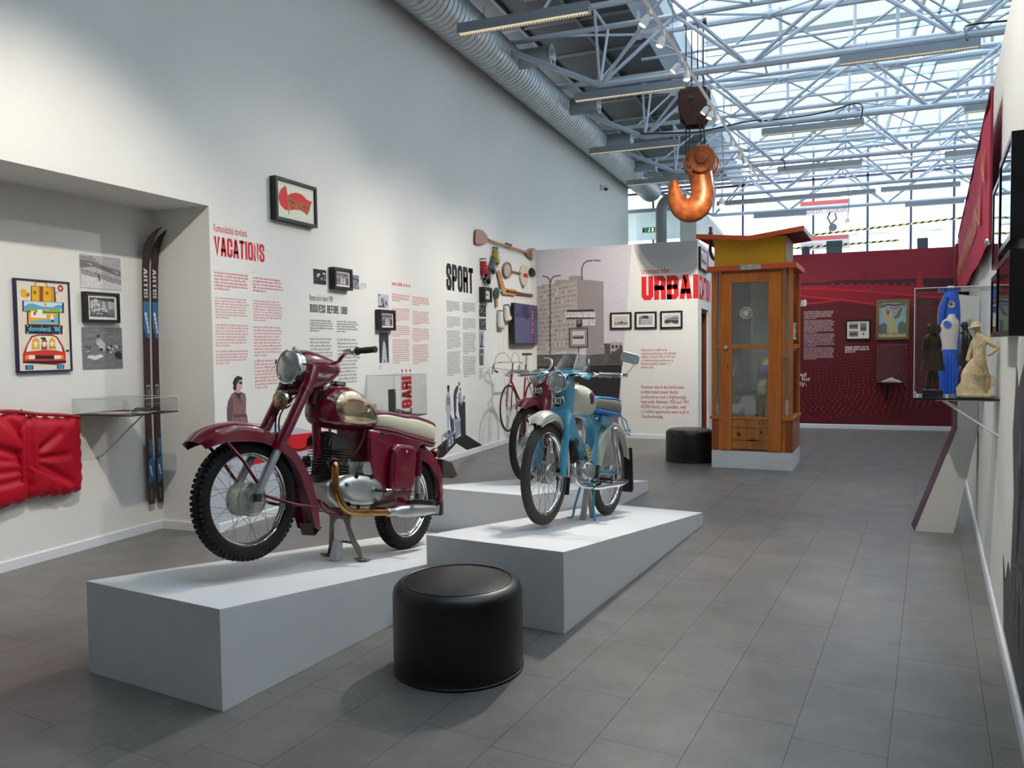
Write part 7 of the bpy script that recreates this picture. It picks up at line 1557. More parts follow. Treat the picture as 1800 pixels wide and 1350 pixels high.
# hockey stick
hs = empty('hockey_stick', anchor(1290, 640, z9), 'wooden goalkeeper hockey stick lettered SULOV hung in an L shape', 'hockey stick')
wallpiece([(1229, 468), (1246, 452), (1262, 500), (1292, 608), (1378, 622), (1394, 636), (1394, 660), (1376, 674), (1284, 664), (1270, 650), (1255, 590)], z9, .02, .022, M_stick, 'blade', hs)
wallpiece([(1392, 640), (1546, 664), (1545, 684), (1392, 664)], z9, .02, .02, mat('taped_shaft', rgb(112, 76, 58), rough=.6, noise=.15, nscale=20), 'shaft', hs)
f = Flat((XL + .0425 - hs.location.x, -hs.location.y, -hs.location.z), (0, 1, 0), (0, 0, 1), (1, 0, 0)); x0, y0, x1, y1 = box_(sp_, z9(1297, 626), z9(1388, 660)); word(f, 'SULOV', x0, y0, x1 - x0, y1 - y0, (50, 36, 26), t=.5, gap=.2); f.build('lettering', None, hs)
# tennis rackets
def racket(cx, cy, rx, ry, name, label, cover, hx0, hx1, hy0, hy1):
    t = empty(name, anchor(cx, cy, z9), label, 'racket'); o = t.location
    ring = [sp_(*z9(cx + rx * cos(2 * pi * k / 28), cy + ry * sin(2 * pi * k / 28)), off=.03) for k in range(28)]
    R3 = [(XL + .03 - o.x, a - o.y, b - o.z) for a, b in ring]
    if cover:
        MB().prism([(a - o.y, b - o.z) for a, b in ring], (XL + .01 - o.x, 0, 0), (0, 1, 0), (0, 0, 1), (.035, 0, 0)).build('cover', mat('cream_cover', rgb(214, 204, 178), rough=.5), t, bevel=.008)
        c0 = sp_(*z9(cx - 14, cy + 16)); c1 = sp_(*z9(cx + 22, cy - 10)); MB().box((XL + .0452 - o.x, c0[0] - o.y, c0[1] - o.z), (XL + .0462 - o.x, c1[0] - o.y, c1[1] - o.z)).build('red_label', mat('label_red', rgb(196, 40, 44), rough=.5), t, smooth=0)
    else:
        MB().tube(R3, .014, 8, close=True).build('head', M_pad, t)
        ys = [p[1] for p in R3]; zs = [p[2] for p in R3]; mb = MB(); n = 12; yc, zc = (min(ys) + max(ys)) / 2, (min(zs) + max(zs)) / 2; ry_, rz_ = (max(ys) - min(ys)) / 2, (max(zs) - min(zs)) / 2
        for k in range(1, n):
            u = -1 + 2 * k / n; h = sqrt(max(0, 1 - u * u)); mb.tube([(.0, yc + u * ry_, zc - h * rz_), (.0, yc + u * ry_, zc + h * rz_)], .0012, 4, caps=False); mb.tube([(0, yc - h * ry_, zc + u * rz_), (0, yc + h * ry_, zc + u * rz_)], .0012, 4, caps=False)
        mb.build('strings', M_lampw, t, smooth=0)['kind'] = 'stuff'
        MB().prism([((a - o.y) * .94, (b - o.z) * .94) for a, b in ring], (-.004, 0, 0), (0, 1, 0), (0, 0, 1), (.001, 0, 0)).build('string_bed', mat('string_grey', rgb(176, 178, 170), rough=.8), t, smooth=0)
    a = sp_(*z9(hx0, hy0)); b = sp_(*z9(hx1, hy1)); MB().cyl((XL + .03 - o.x, a[0] - o.y, a[1] - o.z), (XL + .03 - o.x, b[0] - o.y, b[1] - o.z), .015, 8).build('handle', M_pad, t)
racket(1310, 457, 33, 62, 'tennis_racket', 'wooden tennis racket with round strung head', False, 1345, 1432, 468, 486)
racket(1453, 500, 30, 92, 'tennis_racket', 'tennis racket in a cream cover with a small red label', True, 1450, 1446, 585, 608)
pp = empty('table_tennis_bat', anchor(1222, 655, z9), 'dark green table tennis bat with a wooden handle', 'bat')
wallpiece([(1222 + 21 * cos(radians(a)), 655 + 52 * sin(radians(a))) for a in range(0, 360, 20)], z9, .02, .014, mat('green_rubber', rgb(50, 74, 66), rough=.6), 'blade', pp)
wallpiece([(1215, 700), (1230, 700), (1233, 770), (1218, 772)], z9, .018, .018, M_stick, 'handle', pp)
MB().ball((.03, .05, .04), .018, n=10, m=6).build('ball', M_lampw, pp)
# boots
def boot(cx, cy, label, m1, m2, rot, s=1.0, blade=True, toe='up', z=z9, laces=None, striped=False):
    t = empty('sport_boot', anchor(cx, cy, z), label, 'boot'); Mx = Matrix.Rotation(radians(rot), 4, 'X'); mb = MB(); mb.M = Matrix.Translation((.02, 0, 0)) @ Mx
    # boot in the y-z plane: shaft up, toe towards +y
    rg = []
    for zz, y0, y1, w in ((.26, -.05, .055, .042), (.20, -.052, .055, .044), (.14, -.055, .06, .046), (.09, -.06, .075, .048), (.06, -.062, .13, .05), (.03, -.065, .175, .05), (0, -.065, .185, .046), (-.012, -.062, .18, .04)):
        rg.append([Vector(((w * cos(q)), (y0 + y1) / 2 * s + (y1 - y0) / 2 * s * (sin(q)), zz * s - .1)) for q in [2 * pi * k / 20 for k in range(20)]])
    mb.loft(rg); mb.build('upper', m1, t, smooth=60, fix=True)
    mb = MB(); mb.M = Matrix.Translation((.02, 0, 0)) @ Mx; mb.lathe([(.036, 0), (.042, .0), (.042, .015), (.036, .015)], (0, .002, .155 * s), (0, 0, 1), 18, sx=1, sy=1.25); mb.build('cuff', m2, t)
    mb = MB(); mb.M = Matrix.Translation((.02, 0, 0)) @ Mx
    for k in range(5): mb.tube([(.046, (.0 + .022 * k) * s, (.08 - .04 * k) * s), (.05, (.045 + .025 * k) * s, (.07 - .038 * k) * s)], .004, 5)
    mb.build('laces', m2, t)
    if striped:
        mb = MB(); mb.M = Matrix.Translation((.02, 0, 0)) @ Mx
        for k in range(4): mb.obox((.046, (-.02 + .035 * k) * s, (-.03 - .008 * k) * s), (.002, 0, 0), (0, .006, -.0), (0, .012, .045))
        mb.build('stripes', m2, t, smooth=0)
    if blade:
        mb = MB(); mb.M = Matrix.Translation((.02, 0, 0)) @ Mx; mb.box((-.004, -.08 * s, -.150), (.004, .20 * s, -.136)); mb.box((-.01, -.05 * s, -.14), (.01, -.03 * s, -.10)); mb.box((-.01, .11 * s, -.14), (.01, .13 * s, -.10)); mb.build('blade', M_steel, t, smooth=0)
    if laces:
        for d in (-.02, .03): MB().tube(spline([(.06, d, -.02), (.07, d + .02, -.2), (.06, d * .4, -.38), (.06, d + .015, -.47), (.055, d, -.55)], 5), .004, 6).build('hanging_lace', M_lampw, t)
    return t
M_bred = mat('boot_red', rgb(176, 26, 40), rough=.4); M_bblk = mat('boot_black', rgb(30, 30, 34), rough=.4); M_byel = mat('boot_yellow', rgb(150, 128, 30), rough=.5); M_bwht = mat('boot_white', rgb(214, 210, 202), rough=.45); M_bgrey = mat('boot_grey', rgb(84, 84, 84), rough=.5)
boot(1100, 432, 'red hockey skate with steel blade, leftmost of the skate cluster', M_bred, M_bblk, 6, .72); boot(1128, 492, 'black hockey skate under the red one', M_bblk, M_bgrey, -24, .66)
boot(1172, 404, 'grey and yellow skate in the middle of the skate cluster', M_bgrey, M_byel, -30, .66); boot(1196, 336, 'yellow and black skate at the top of the cluster', M_byel, M_bblk, -8, .72)
boot(1535, 500, 'black sports shoe with pale stripes beside the partition', M_bblk, mat('lace_gold', rgb(190, 168, 110), rough=.5), 75, 1.15, blade=False, striped=True)
boot(1240, 880, 'white figure skate with laces hanging down, the lower of the pair', M_bwht, M_bgrey, 0, .86, laces=True); boot(1296, 825, 'white figure skate, the upper one of the pair near the screen', M_bwht, M_bgrey, 8, .8)
# screen
def rect3(a, b, off): x0, y0, x1, y1 = box_(lambda x, y: sp_(x, y, off), a, b); return x0, y0, x1, y1
x0, y0, x1, y1 = rect3(z9(1368, 733), z9(1577, 1083), .12)
tv = empty('wall_screen', (XL, (x0 + x1) / 2, (y0 + y1) / 2), 'upright flat screen showing a bluish ski video at the end of the white wall', 'screen'); W2, H2 = (x1 - x0) / 2, (y1 - y0) / 2
MB().box((.06, -W2, -H2), (.12, W2, H2)).build('housing', M_black, tv, smooth=0, bevel=.004); MB().box((0, -.12, -.12), (.06, .12, .12)).build('bracket', M_black, tv, smooth=0)
f = Flat((.1205, 0, 0), (0, 1, 0), (0, 0, 1), (1, 0, 0)); w, h = W2 - .012, H2 - .012
f.rect(-w, -h, w, h, (64, 64, 98)); f.poly([(-w, .35 * h), (w, .28 * h), (w, -h), (-w, -h)], (76, 78, 112)); f.poly([(-w, .4 * h), (-.4 * w, .85 * h), (0, .5 * h), (w * .7, .9 * h), (w, .6 * h), (w, .28 * h), (-w, .35 * h)], (56, 54, 96)); f.poly([(-.35 * w, h * .95), (.1 * w, .95 * h), (.2 * w, .4 * h), (0, .2 * h), (-.3 * w, .5 * h)], (40, 38, 66))
f.poly([(.36 * w, .88 * h), (.55 * w, .86 * h), (.66 * w, -h), (.46 * w, -h)], (112, 40, 74)); word(f, 'HLED', 0, 0, 1, 1, (180, 130, 170), t=.5, gap=.3, tf=lambda p: (w * (.44 + p[1] * .09), h * (.72 - 1.2 * p[0]))); f.line([(-.2 * w, .1 * h), (-.22 * w, -.9 * h)], .006, (100, 100, 150))
f.build('display', printmat('screen_ink', .25, emit=.12), tv)

# ------------------------------------------------------------------ clear cases
def edges(x0, y0, z0, x1, y1, z1, parent, r=.0022):
    """polished edges of an acrylic box"""
    for a, b in (((x0, y0, z1), (x1, y0, z1)), ((x1, y0, z1), (x1, y1, z1)), ((x1, y1, z1), (x0, y1, z1)), ((x1, y0, z0), (x1, y0, z1)), ((x1, y1, z0), (x1, y1, z1)), ((x0, y0, z0), (x0, y0, z1))):
        MB().tube([a, b], r, 4).build('polished_edge', M_edge, parent, smooth=0)
M_edge = mat('acrylic_edge', rgb(200, 206, 206), rough=.15, spec=.8)
def case(x0, y0, z0, d, ly, h, label, sgn=1, m_tray=M_black):
    t = empty('display_case', (x0, y0, z0), label, 'display case'); X = d * sgn
    MB().box((0, 0, -.008), (X, ly, 0)).build('tray', m_tray, t, smooth=0)
    for a, b in (((X - .003 * sgn, 0, 0), (X, ly, h)), ((0, 0, 0), (X, .003, h)), ((0, ly - .003, 0), (X, ly, h)), ((0, 0, h - .003), (X, ly, h))): MB().box(a, b).build('acrylic_side', M_clear, t, smooth=0)
    edges(0, 0, 0, X, ly, h, t); return t
nc = case(XN, 4.36, 1.043, .575, .46, .115, 'low clear case on a thin black shelf in the niche, left of the skis')
MB().tube([(.40, .30, -.008), (.0, .23, -.36)], .007, 8).build('strut', M_trim, nc); MB().lathe([(0, .008), (.02, .008), (.02, 0)], (0, .23, -.36), (1, 0, 0), 12).build('strut_foot', M_trim, nc)
bkm = [('open_booklet', (.28, .14), (.20, .13), (206, 200, 190), 12, 'open pale booklet lying at the left end of the niche case'), ('postcard', (.45, .22), (.12, .09), (176, 186, 176), -20, 'greenish postcard in the middle of the niche case'), ('leaflet', (.16, .10), (.14, .05), (176, 52, 60), 8, 'red-edged leaflet by the wall in the niche case')]
for nme, (dx, dy), (sx, sy), c, rz, lb in bkm:
    o = MB().box((-sx / 2, -sy / 2, 0), (sx / 2, sy / 2, .006)).box((-sx / 2 + .01, -sy / 2 + .01, .006), (0, sy / 2 - .01, .0075)).build(nme, [mat('paper_%d' % c[0], rgb(*c), rough=.6)], smooth=0); o.location = (XN + dx, 4.36 + dy, 1.0435); o.rotation_euler = (0, 0, radians(rz)); tag(o, lb, 'paper')
bk_ = empty('brown_book', (XN + .38, 4.68, 1.0435), 'small half-open brown book at the right end of the niche case', 'book', rz=.3)
MB().obox((.0, -.04, .015), (.07, 0, 0), (0, .042, .014), (0, -.002, .004)).build('cover', mat('book_brown', rgb(70, 44, 36), rough=.5), bk_, smooth=0); MB().obox((.0, .04, .013), (.07, 0, 0), (0, .042, -.008), (0, .002, .004)).build('cover', mat('book_brown', rgb(70, 44, 36)), bk_, smooth=0); MB().box((-.065, -.075, 0), (.065, .075, .006)).build('pages', mat('paper_cream', rgb(214, 204, 176)), bk_, smooth=0)
lc = case(XL, 7.53, .757, .42, .60, .46, 'tall clear case with cigarettes gear on the white wall behind the seat'); lc['label'] = 'tall clear case with small objects on the white wall behind the motorcycle seat'
MB().tube([(.30, .40, -.008), (.0, .40, -.30)], .006, 8).build('strut', M_trim, lc)
LX, LY, LZ = XL, 7.53, .7575
def small(name, cat, label, parts, loc, rz=0):
    t = empty(name, loc, label, cat, rz=rz)
    for nme, mbb, m in parts: mbb.build(nme, m, t, smooth=35)
    return t
small('black_speaker_box', 'box', 'tall narrow black box standing in the clear case', [('body', MB().box((-.035, -.03, 0), (.035, .03, .30)), mat('box_black', rgb(40, 40, 42), rough=.5)), ('front_strip', MB().box((.035, -.012, .01), (.038, .012, .29)), mat('box_grey', rgb(96, 98, 98), rough=.4)), ('lid_mark', MB().box((.036, -.012, .275), (.0385, .012, .288)), M_lampw)], (LX + .20, LY + .20, LZ), .2)
small('orange_pouch', 'pouch', 'small orange-brown pouch left of the black box', [('body', MB().ball((0, 0, .03), .055, .045, .03), mat('orange_leather', rgb(186, 88, 44), rough=.5, noise=.1)), ('flap', MB().ball((.01, -.03, .045), .03, .02, .012), mat('orange_leather', rgb(186, 88, 44)))], (LX + .20, LY + .09, LZ), .4)
small('grey_shoe', 'shoe', 'flat grey and red shoe lying in the clear case', [('upper', MB().prism([(-.09, 0), (.13, 0), (.13, .03), (.05, .035), (.0, .055), (-.05, .07), (-.09, .05)], (-.04, 0, 0), (0, 1, 0), (0, 0, 1), (.08, 0, 0)), mat('shoe_grey', rgb(86, 84, 86), rough=.6)), ('stripe', MB().tube([(.043, -.03, .02), (.043, .0, .045), (.043, .04, .03)], .004, 5), mat('shoe_red', rgb(196, 90, 80))), ('sole', MB().box((-.042, -.095, -.0), (.042, .135, .008)), M_rubber)], (LX + .20, LY + .38, LZ), -.2)
for k, (a, b, c) in enumerate((((.30, .05), (.36, .14), (60, 58, 54)), ((.28, .17), (.35, .27), (150, 142, 120)), ((.32, .30), (.37, .42), (96, 80, 60)))):
    t = small('tool', 'tool', ['dark small tool at the near end of the clear case', 'brass coloured small tool in the middle of the clear case', 'brown small tool before the grey shoe'][k], [('rod', MB().tube([(a[0], a[1], .008), (b[0], b[1], .008)], .006, 8), mat('tool_%d' % k, rgb(*c), rough=.35, metal=.5)), ('ring', MB().tube([(a[0] + .014 * cos(q), a[1] + .014 * sin(q), .008) for q in [2 * pi * j / 14 for j in range(14)]], .004, 6, close=True), mat('tool_%d' % k, rgb(*c)))], (LX, LY, LZ))
# red-wall case with gym shoes
x0, y0, x1, y1 = box_(rl, zq(553, 688), zq(952, 1200)); rc = empty('display_case', (x0, YR - .006, y0), 'clear case with white gym shoes on the red wall under the gilt frame', 'display case'); w, h = x1 - x0, y1 - y0
MB().box((0, -.30, -.012), (w * .96, 0, 0)).build('tray', M_black, rc, smooth=0)
for a, b in (((0, -.30, 0), (w, -.297, h)), ((0, -.3, 0), (.003, 0, h)), ((w - .003, -.3, 0), (w, 0, h)), ((0, -.3, h - .003), (w, 0, h))): MB().box(a, b).build('acrylic_side', M_clear, rc, smooth=0)
edges(0, 0, 0, 0, 0, 0, rc) if False else None
for a, b in (((0, -.3, 0), (0, -.3, h)), ((w, -.3, 0), (w, -.3, h)), ((0, -.3, h), (w, -.3, h))): MB().tube([a, b], .0025, 4).build('polished_edge', mat('edge_dim', rgb(130, 70, 84), rough=.2), rc, smooth=0)
MB().tube([(w * .4, -.2, -.01), (w * .4, 0, -.32)], .012, 8).build('strut', M_black, rc)
M_gym = mat('gym_shoe_white', rgb(226, 208, 204), rough=.6)
for k, (dx, fl) in enumerate(((.17, 1), (.29, -1))):
    t = empty('gym_shoe', (x0 + dx + .02 * fl, YR - .2 - .05 * k, y0 + .001), ['left-lying white gym shoe in the case on the red wall', 'white gym shoe with its toe to the right in the case on the red wall'][k], 'shoe', rz=pi * (k == 0) + .3 * fl)
    rg = []
    for x, w_, z_ in ((-.10, .012, .03), (-.09, .032, .07), (-.06, .038, .085), (-.02, .038, .065), (.03, .04, .05), (.08, .038, .035), (.11, .025, .022), (.12, .008, .012)): rg.append([Vector((x, w_ * cos(q), z_ / 2 + z_ / 2 * sin(q))) for q in [2 * pi * j / 14 for j in range(14)]])
    MB().loft(rg).build('upper', M_gym, t, smooth=60, fix=True); MB().lathe([(.018, 0), (.026, .002), (.024, .006)], (-.055, 0, .078), (-.3, 0, 1), 14, sx=1.3).build('collar', mat('shoe_lining', rgb(150, 120, 116)), t); MB().prism([(-.10, -.03), (.10, -.03), (.12, 0), (.10, .03), (-.10, .03)], (0, 0, 0), (1, 0, 0), (0, 1, 0), (0, 0, .006)).build('sole', M_lampw, t, smooth=0)

# ------------------------------------------------------------------ life jacket in the niche
def lifejacket():
    t = empty('quilted_vest', (XN + .04, 4.05, .8), 'puffy red quilted air mattress-like vest hung on the niche wall', 'vest')
    def bag(y0, y1, z0, z1, folds, name, seed, xo=.0):
        r = random.Random(seed); NU, NV = 44, 40; vs = []; fs = []
        for j in range(NV + 1):
            for i in range(NU + 1):
                u, v = i / NU, j / NV; e = (1 - abs(2 * u - 1) ** 5) * (1 - abs(2 * v - 1) ** 6)
                h = .085 * e ** .35 if e > 0 else 0
                for (uc, vc, du, dv, am, w) in folds:
                    # crease: line from (uc,vc) to (du,dv)
                    L = (du - uc) ** 2 + (dv - vc) ** 2; k = max(0, min(1, ((u - uc) * (du - uc) + (v - vc) * (dv - vc)) / L)); d = sqrt((u - uc - k * (du - uc)) ** 2 + ((v - vc - k * (dv - vc)) * .8) ** 2)
                    h -= am * math.exp(-(d / w) ** 2) * (1 - .6 * k) * min(1, e * 3)
                wob = .008 * sin(v * 40 + seed) * (abs(2 * u - 1) ** 8) ; wz = .010 * sin(u * 31 + seed) * (abs(2 * v - 1) ** 8) + .012 * sin(u * 5 + seed) * (abs(2 * v - 1))
                vs.append((xo + max(h, .002), y0 + (y1 - y0) * u + wob, z0 + (z1 - z0) * v + wz))
        for j in range(NV):
            for i in range(NU): a = j * (NU + 1) + i; fs.append((a, a + 1, a + NU + 2, a + NU + 1))
        b0 = len(vs); vs += [(xo, y, z) for x, y, z in vs[:]]
        for j in range(NV):
            for i in range(NU): a = b0 + j * (NU + 1) + i; fs.append((a, a + NU + 1, a + NU + 2, a + 1))
        rim = [i for i in range(NU + 1)] + [j * (NU + 1) + NU for j in range(1, NV + 1)] + [NV * (NU + 1) + i for i in range(NU - 1, -1, -1)] + [j * (NU + 1) for j in range(NV - 1, 0, -1)]
        for a, b in zip(rim, rim[1:] + rim[:1]): fs.append((a, a + b0, b + b0, b))
        o = MB().add(vs, fs).build(name, M_fabricred, t, smooth=80); return o
    bag(-.14, .305, -.325, .245, [(.12, .55, .55, .80, .05, .045), (.10, .50, .7, .50, .045, .035), (.12, .45, .75, .15, .05, .045), (.3, .0, .35, .12, .03, .03), (.6, .0, .55, .1, .02, .03), (.0, .2, .0, .8, .03, .06)], 'quilted_panel', 1)
    bag(-.72, -.12, -.335, .30, [(.98, .48, .3, .76, .05, .04), (1.0, .42, .3, .58, .03, .03), (1.0, .35, .3, .40, .03, .03), (1.0, .27, .3, .24, .03, .03), (.95, .70, .7, .95, .04, .04)], 'quilted_panel', 2)
    bag(-.20, -.05, -.30, .26, [(.5, .1, .5, .9, .05, .25)], 'seam_strip', 3)
    MB().tube(spline([(.045, -.72, .305), (.05, -.3, .315), (.05, -.05, .275), (.05, .12, .255), (.04, .30, .225)], 6), .013, 8).build('binding', mat('red_binding', rgb(150, 12, 28), rough=.5), t)
    MB().tube(spline([(.02, .30, .235), (.02, .325, .225), (.03, .33, .20), (.03, .345, .15), (.02, .40, .145)], 5), .004, 6).build('hanging_cord', mat('yellow_cord', rgb(196, 176, 70), rough=.6), t)
lifejacket()
# ------------------------------------------------------------------ skis
M_ski = mat('ski_dark', rgb(50, 26, 30), rough=.3, coat=.4)
def ski(y0, label):
    t = empty('cross_country_ski', (XN + .04, y0, 1.2), label, 'ski'); path = []
    zs = [-.965, -.94, -.8, -.3, .2, .7, 1.0, 1.12, 1.2, 1.26, 1.31, 1.335]; xs = [0, 0, 0, 0, .004, .006, .01, .018, .035, .062, .10, .13]
    ws = [.026, .032, .033, .031, .030, .0315, .034, .036, .034, .028, .016, .003]; rg = []
    for z, x, w in zip(zs, xs, ws):
        xx = x; bow = -.012 * cos((z + .1) * 1.6) + .0; yv = (x ** 1.2) * .75
        rg.append([Vector((xx, -w + yv + bow, z)), Vector((xx, w + yv + bow, z)), Vector((xx + .009, w + yv + bow, z)), Vector((xx + .011, yv + bow, z)), Vector((xx + .009, -w + yv + bow, z))])
    MB().loft(rg).build('blade', M_ski, t, smooth=40, fix=True)
    f = Flat((.0125, -.010, 0), (0, 1, 0), (.011, 0, 1), (1, 0, -.011)); BL = (48, 112, 160); WH = (214, 218, 222)
    fz = [(.50, .28, BL)]
    f.poly([(-.029, .72), (.029, .72), (.029, .42), (.0, .42), (-.029, .50)], BL); 
    for k in range(5): f.rect(-.018 + .007 * k, .60 - .035 * k, .006 + .005 * k, .63 - .035 * k, WH)
    word(f, 'ARTIS', 0, 0, 1, 1, WH, t=.5, gap=.22, tf=lambda p: (-.018 + p[1] * .038, .99 - p[0] * .24)); f.disc(0, 1.09, .007, WH)
    for k in range(3): f.rect(-.016, .02 - .10 * (k > 0) - .05 * (k > 1), .016, .03 - .10 * (k > 0) - .05 * (k > 1), WH)
    f.line([(-.014, .03), (-.014, -.06)], .002, WH); f.line([(.014, .03), (.014, -.06)], .002, WH); f.rect(-.004, -.05, .008, -.01, WH)
    f.build('decals', None, t); f = Flat((.0125, -.008, 0), (0, 1, 0), (0, 0, 1), (1, 0, 0))
    word(f, 'SPORT', 0, 0, 1, 1, (60, 140, 190), t=.5, gap=.2, tf=lambda p: (-.012 + p[1] * .034, -.42 - p[0] * .14)); f.poly([(-.027, -.60), (.029, -.56), (.029, -.76), (-.027, -.80)], BL)
    for k in range(4): f.rect(-.014 + .005 * k, -.66 - .022 * k, .004 + .004 * k, -.64 - .022 * k, WH)
    word(f, 'ARTIS', 0, 0, 1, 1, (190, 190, 196), t=.3, gap=.4, tf=lambda p: (-.006 + p[1] * .010, -.84 - p[0] * .08)); f.build('decals', None, t)
    return t
ski(5.045, 'dark cross-country ski leaning upright in the niche, the one farther from the corner'); ski(5.138, 'dark cross-country ski next to the niche corner')

# ------------------------------------------------------------------ bicycle on the far part of the white wall
def bicycle():
    t = empty('road_bicycle', (-4.30, 10.80, .62), 'dark red road bicycle with drop handlebars hung near the white wall', 'bicycle')
    # frame local: forward = -y (towards the viewer), origin = front hub; wall on -x
    def wheel_b(y, name):
        w = MB().tube([(0, y + .335 * cos(2 * pi * k / 48), .335 * sin(2 * pi * k / 48)) for k in range(48)], .012, 8, close=True).build(name, M_rubber, t)
        MB().tube([(0, y + .318 * cos(2 * pi * k / 48), .318 * sin(2 * pi * k / 48)) for k in range(48)], .008, 6, close=True).build('rim', M_steel, w)
        MB().cyl((-.04, y, 0), (.04, y, 0), .018, 12).build('hub', M_chrome, w)
        for k in range(32):
            a = 2 * pi * k / 32; s = 1 if k % 2 else -1; p = Vector((s * .03, y + .018 * cos(a + 1.2 * (1 if k % 4 < 2 else -1)), .018 * sin(a + 1.2 * (1 if k % 4 < 2 else -1)))); q = Vector((0, y + .314 * cos(a), .314 * sin(a)))
            o = bpy.data.objects.new('spoke', spoke_me); link(o, w); o.location = p; o.rotation_euler = (q - p).to_track_quat('Z', 'Y').to_euler(); o.scale = (.8, .8, (q - p).length)
    wheel_b(0, 'wheel'); wheel_b(1.0, 'wheel')
    M_b = mat('bicycle_red', rgb(136, 24, 48), rough=.3, coat=.4); tb = lambda p, q, r=.014, nm='frame_tube', m=M_b: MB().tube([p, q], r, 10).build(nm, m, t)
    for s in (.04, -.04): MB().tube(spline([(s, 0, 0), (s, .02, .16), (s * .8, .09, .36)], 5), .010, 8).build('fork_blade', M_b, t)
    tb((0, .09, .36), (0, .155, .56), .018, 'head_tube'); tb((0, .15, .54), (0, .70, .53)); tb((0, .10, .40), (0, .60, -.06), .016); tb((0, .60, -.06), (0, .74, .62)); tb((.03, .60, -.06), (.05, 1.0, 0), .008, 'chain_stay'); tb((-.03, .60, -.06), (-.05, 1.0, 0), .008, 'chain_stay'); tb((0, .72, .5), (.05, 1.0, 0), .007, 'seat_stay')
    tb((0, .155, .56), (0, .175, .66), .012, 'stem', M_chrome); tb((0, .175, .66), (0, .08, .67), .012, 'stem', M_chrome)
    MB().tube(spline([(0, .08, .67), (.14, .075, .67), (.20, .04, .665), (.205, -.05, .64), (.20, -.06, .57), (.20, .0, .53), (.20, .07, .53)], 6), .011, 8).build('handlebar', M_chrome, t); MB().tube(spline([(0, .08, .67), (-.14, .075, .67), (-.20, .04, .665), (-.205, -.05, .64), (-.20, -.06, .57), (-.20, .0, .53), (-.20, .07, .53)], 6), .011, 8).build('handlebar', M_chrome, t)
    for s in (1, -1):
        MB().tube([(.20 * s, -.03, .545), (.20 * s, .03, .53), (.20 * s, .07, .53)], .015, 8).build('bar_tape', M_rubber, t); MB().tube(spline([(.2 * s, -.05, .64), (.2 * s, -.11, .60), (.2 * s, -.13, .50)], 5), .006, 6).build('brake_lever', M_black, t)
        MB().tube(spline([(.2 * s, -.06, .65), (.16 * s, -.02, .78), (.06 * s, .05, .80), (0, .12, .68)], 6), .003, 5).build('brake_cable', M_black, t)
    MB().tube([(0, .74, .62), (0, .76, .76)], .012, 8).build('seat_post', M_chrome, t)
    rg = [[Vector((w * cos(q), y, .78 + .018 * sin(q))) for q in [2 * pi * j / 12 for j in range(12)]] for y, w in ((.60, .012), (.68, .022), (.78, .05), (.84, .07), (.88, .06))]
    MB().loft(rg).build('saddle', M_brownr, t, smooth=60, fix=True)
    MB().lathe([(.085, -.002), (.09, 0), (.085, .002)], (.05, .60, -.06), (1, 0, 0), 28).lathe([(0, 0), (.03, 0), (.03, .006)], (.05, .60, -.06), (1, 0, 0), 12).build('chain_ring', M_steel, t); MB().tube([(.06, .60, -.06), (.06, .47, -.16)], .008, 8).build('crank', M_chrome, t); MB().box((.06, .42, -.17), (.14, .50, -.15)).build('pedal', M_iron, t, smooth=0); MB().tube([(-.06, .60, -.06), (-.06, .73, .04)], .008, 8).build('crank', M_chrome, t); MB().box((-.14, .69, .03), (-.06, .77, .05)).build('pedal', M_iron, t, smooth=0)
    MB().tube([(-.36, .145, .60), (-.0, .145, .545)], .009, 8).build('wall_hook', M_lampw, t); MB().tube([(-.36, .66, .56), (.0, .66, .535)], .009, 8).build('wall_hook', M_lampw, t)
bicycle()

# ------------------------------------------------------------------ right side: leaning mural panel, statue case, frames, banner
def rw(s, z=0.0, off=0.0): return RP + RD * s + RN * off + Vector((0, 0, z))
rang = math.atan2(-RD.x, RD.y)      # rotation that takes world y onto the wall direction
# bent free-standing panel seen from its white end
prof = [(.673, 0), (.946, 0), (1.105, .815), (1.105, 1.845), (.964, 1.87), (.964, .825)]
pn = MB().prism(prof, (0, 7.03, 0), (1, 0, 0), (0, 0, 1), (.0, .26, 0)).build('display_board', mat('panel_white', rgb(214, 212, 208), rough=.7), smooth=0); pn.location = (0, 0, 0)
tag(pn, 'white bent display panel leaning from the floor to the right wall behind the statue case', 'panel')
f = Flat((0, 0, 0), (0, 1, 0), (0, 0, 1), (-1, 0, 0))
rs = random.Random(4)
mb = MB(); M_pm = mat('purple_mural', rgb(84, 58, 72), rough=.6, noise=.5, nscale=7)
mb.add([(.671, 7.03, 0), (.671, 7.29, 0), (.962, 7.29, .825), (.962, 7.03, .825), (.962, 7.29, 1.87), (.962, 7.03, 1.87)], [(0, 1, 2, 3), (3, 2, 4, 5)]); mb.build('mural_face', M_pm, pn, smooth=0)
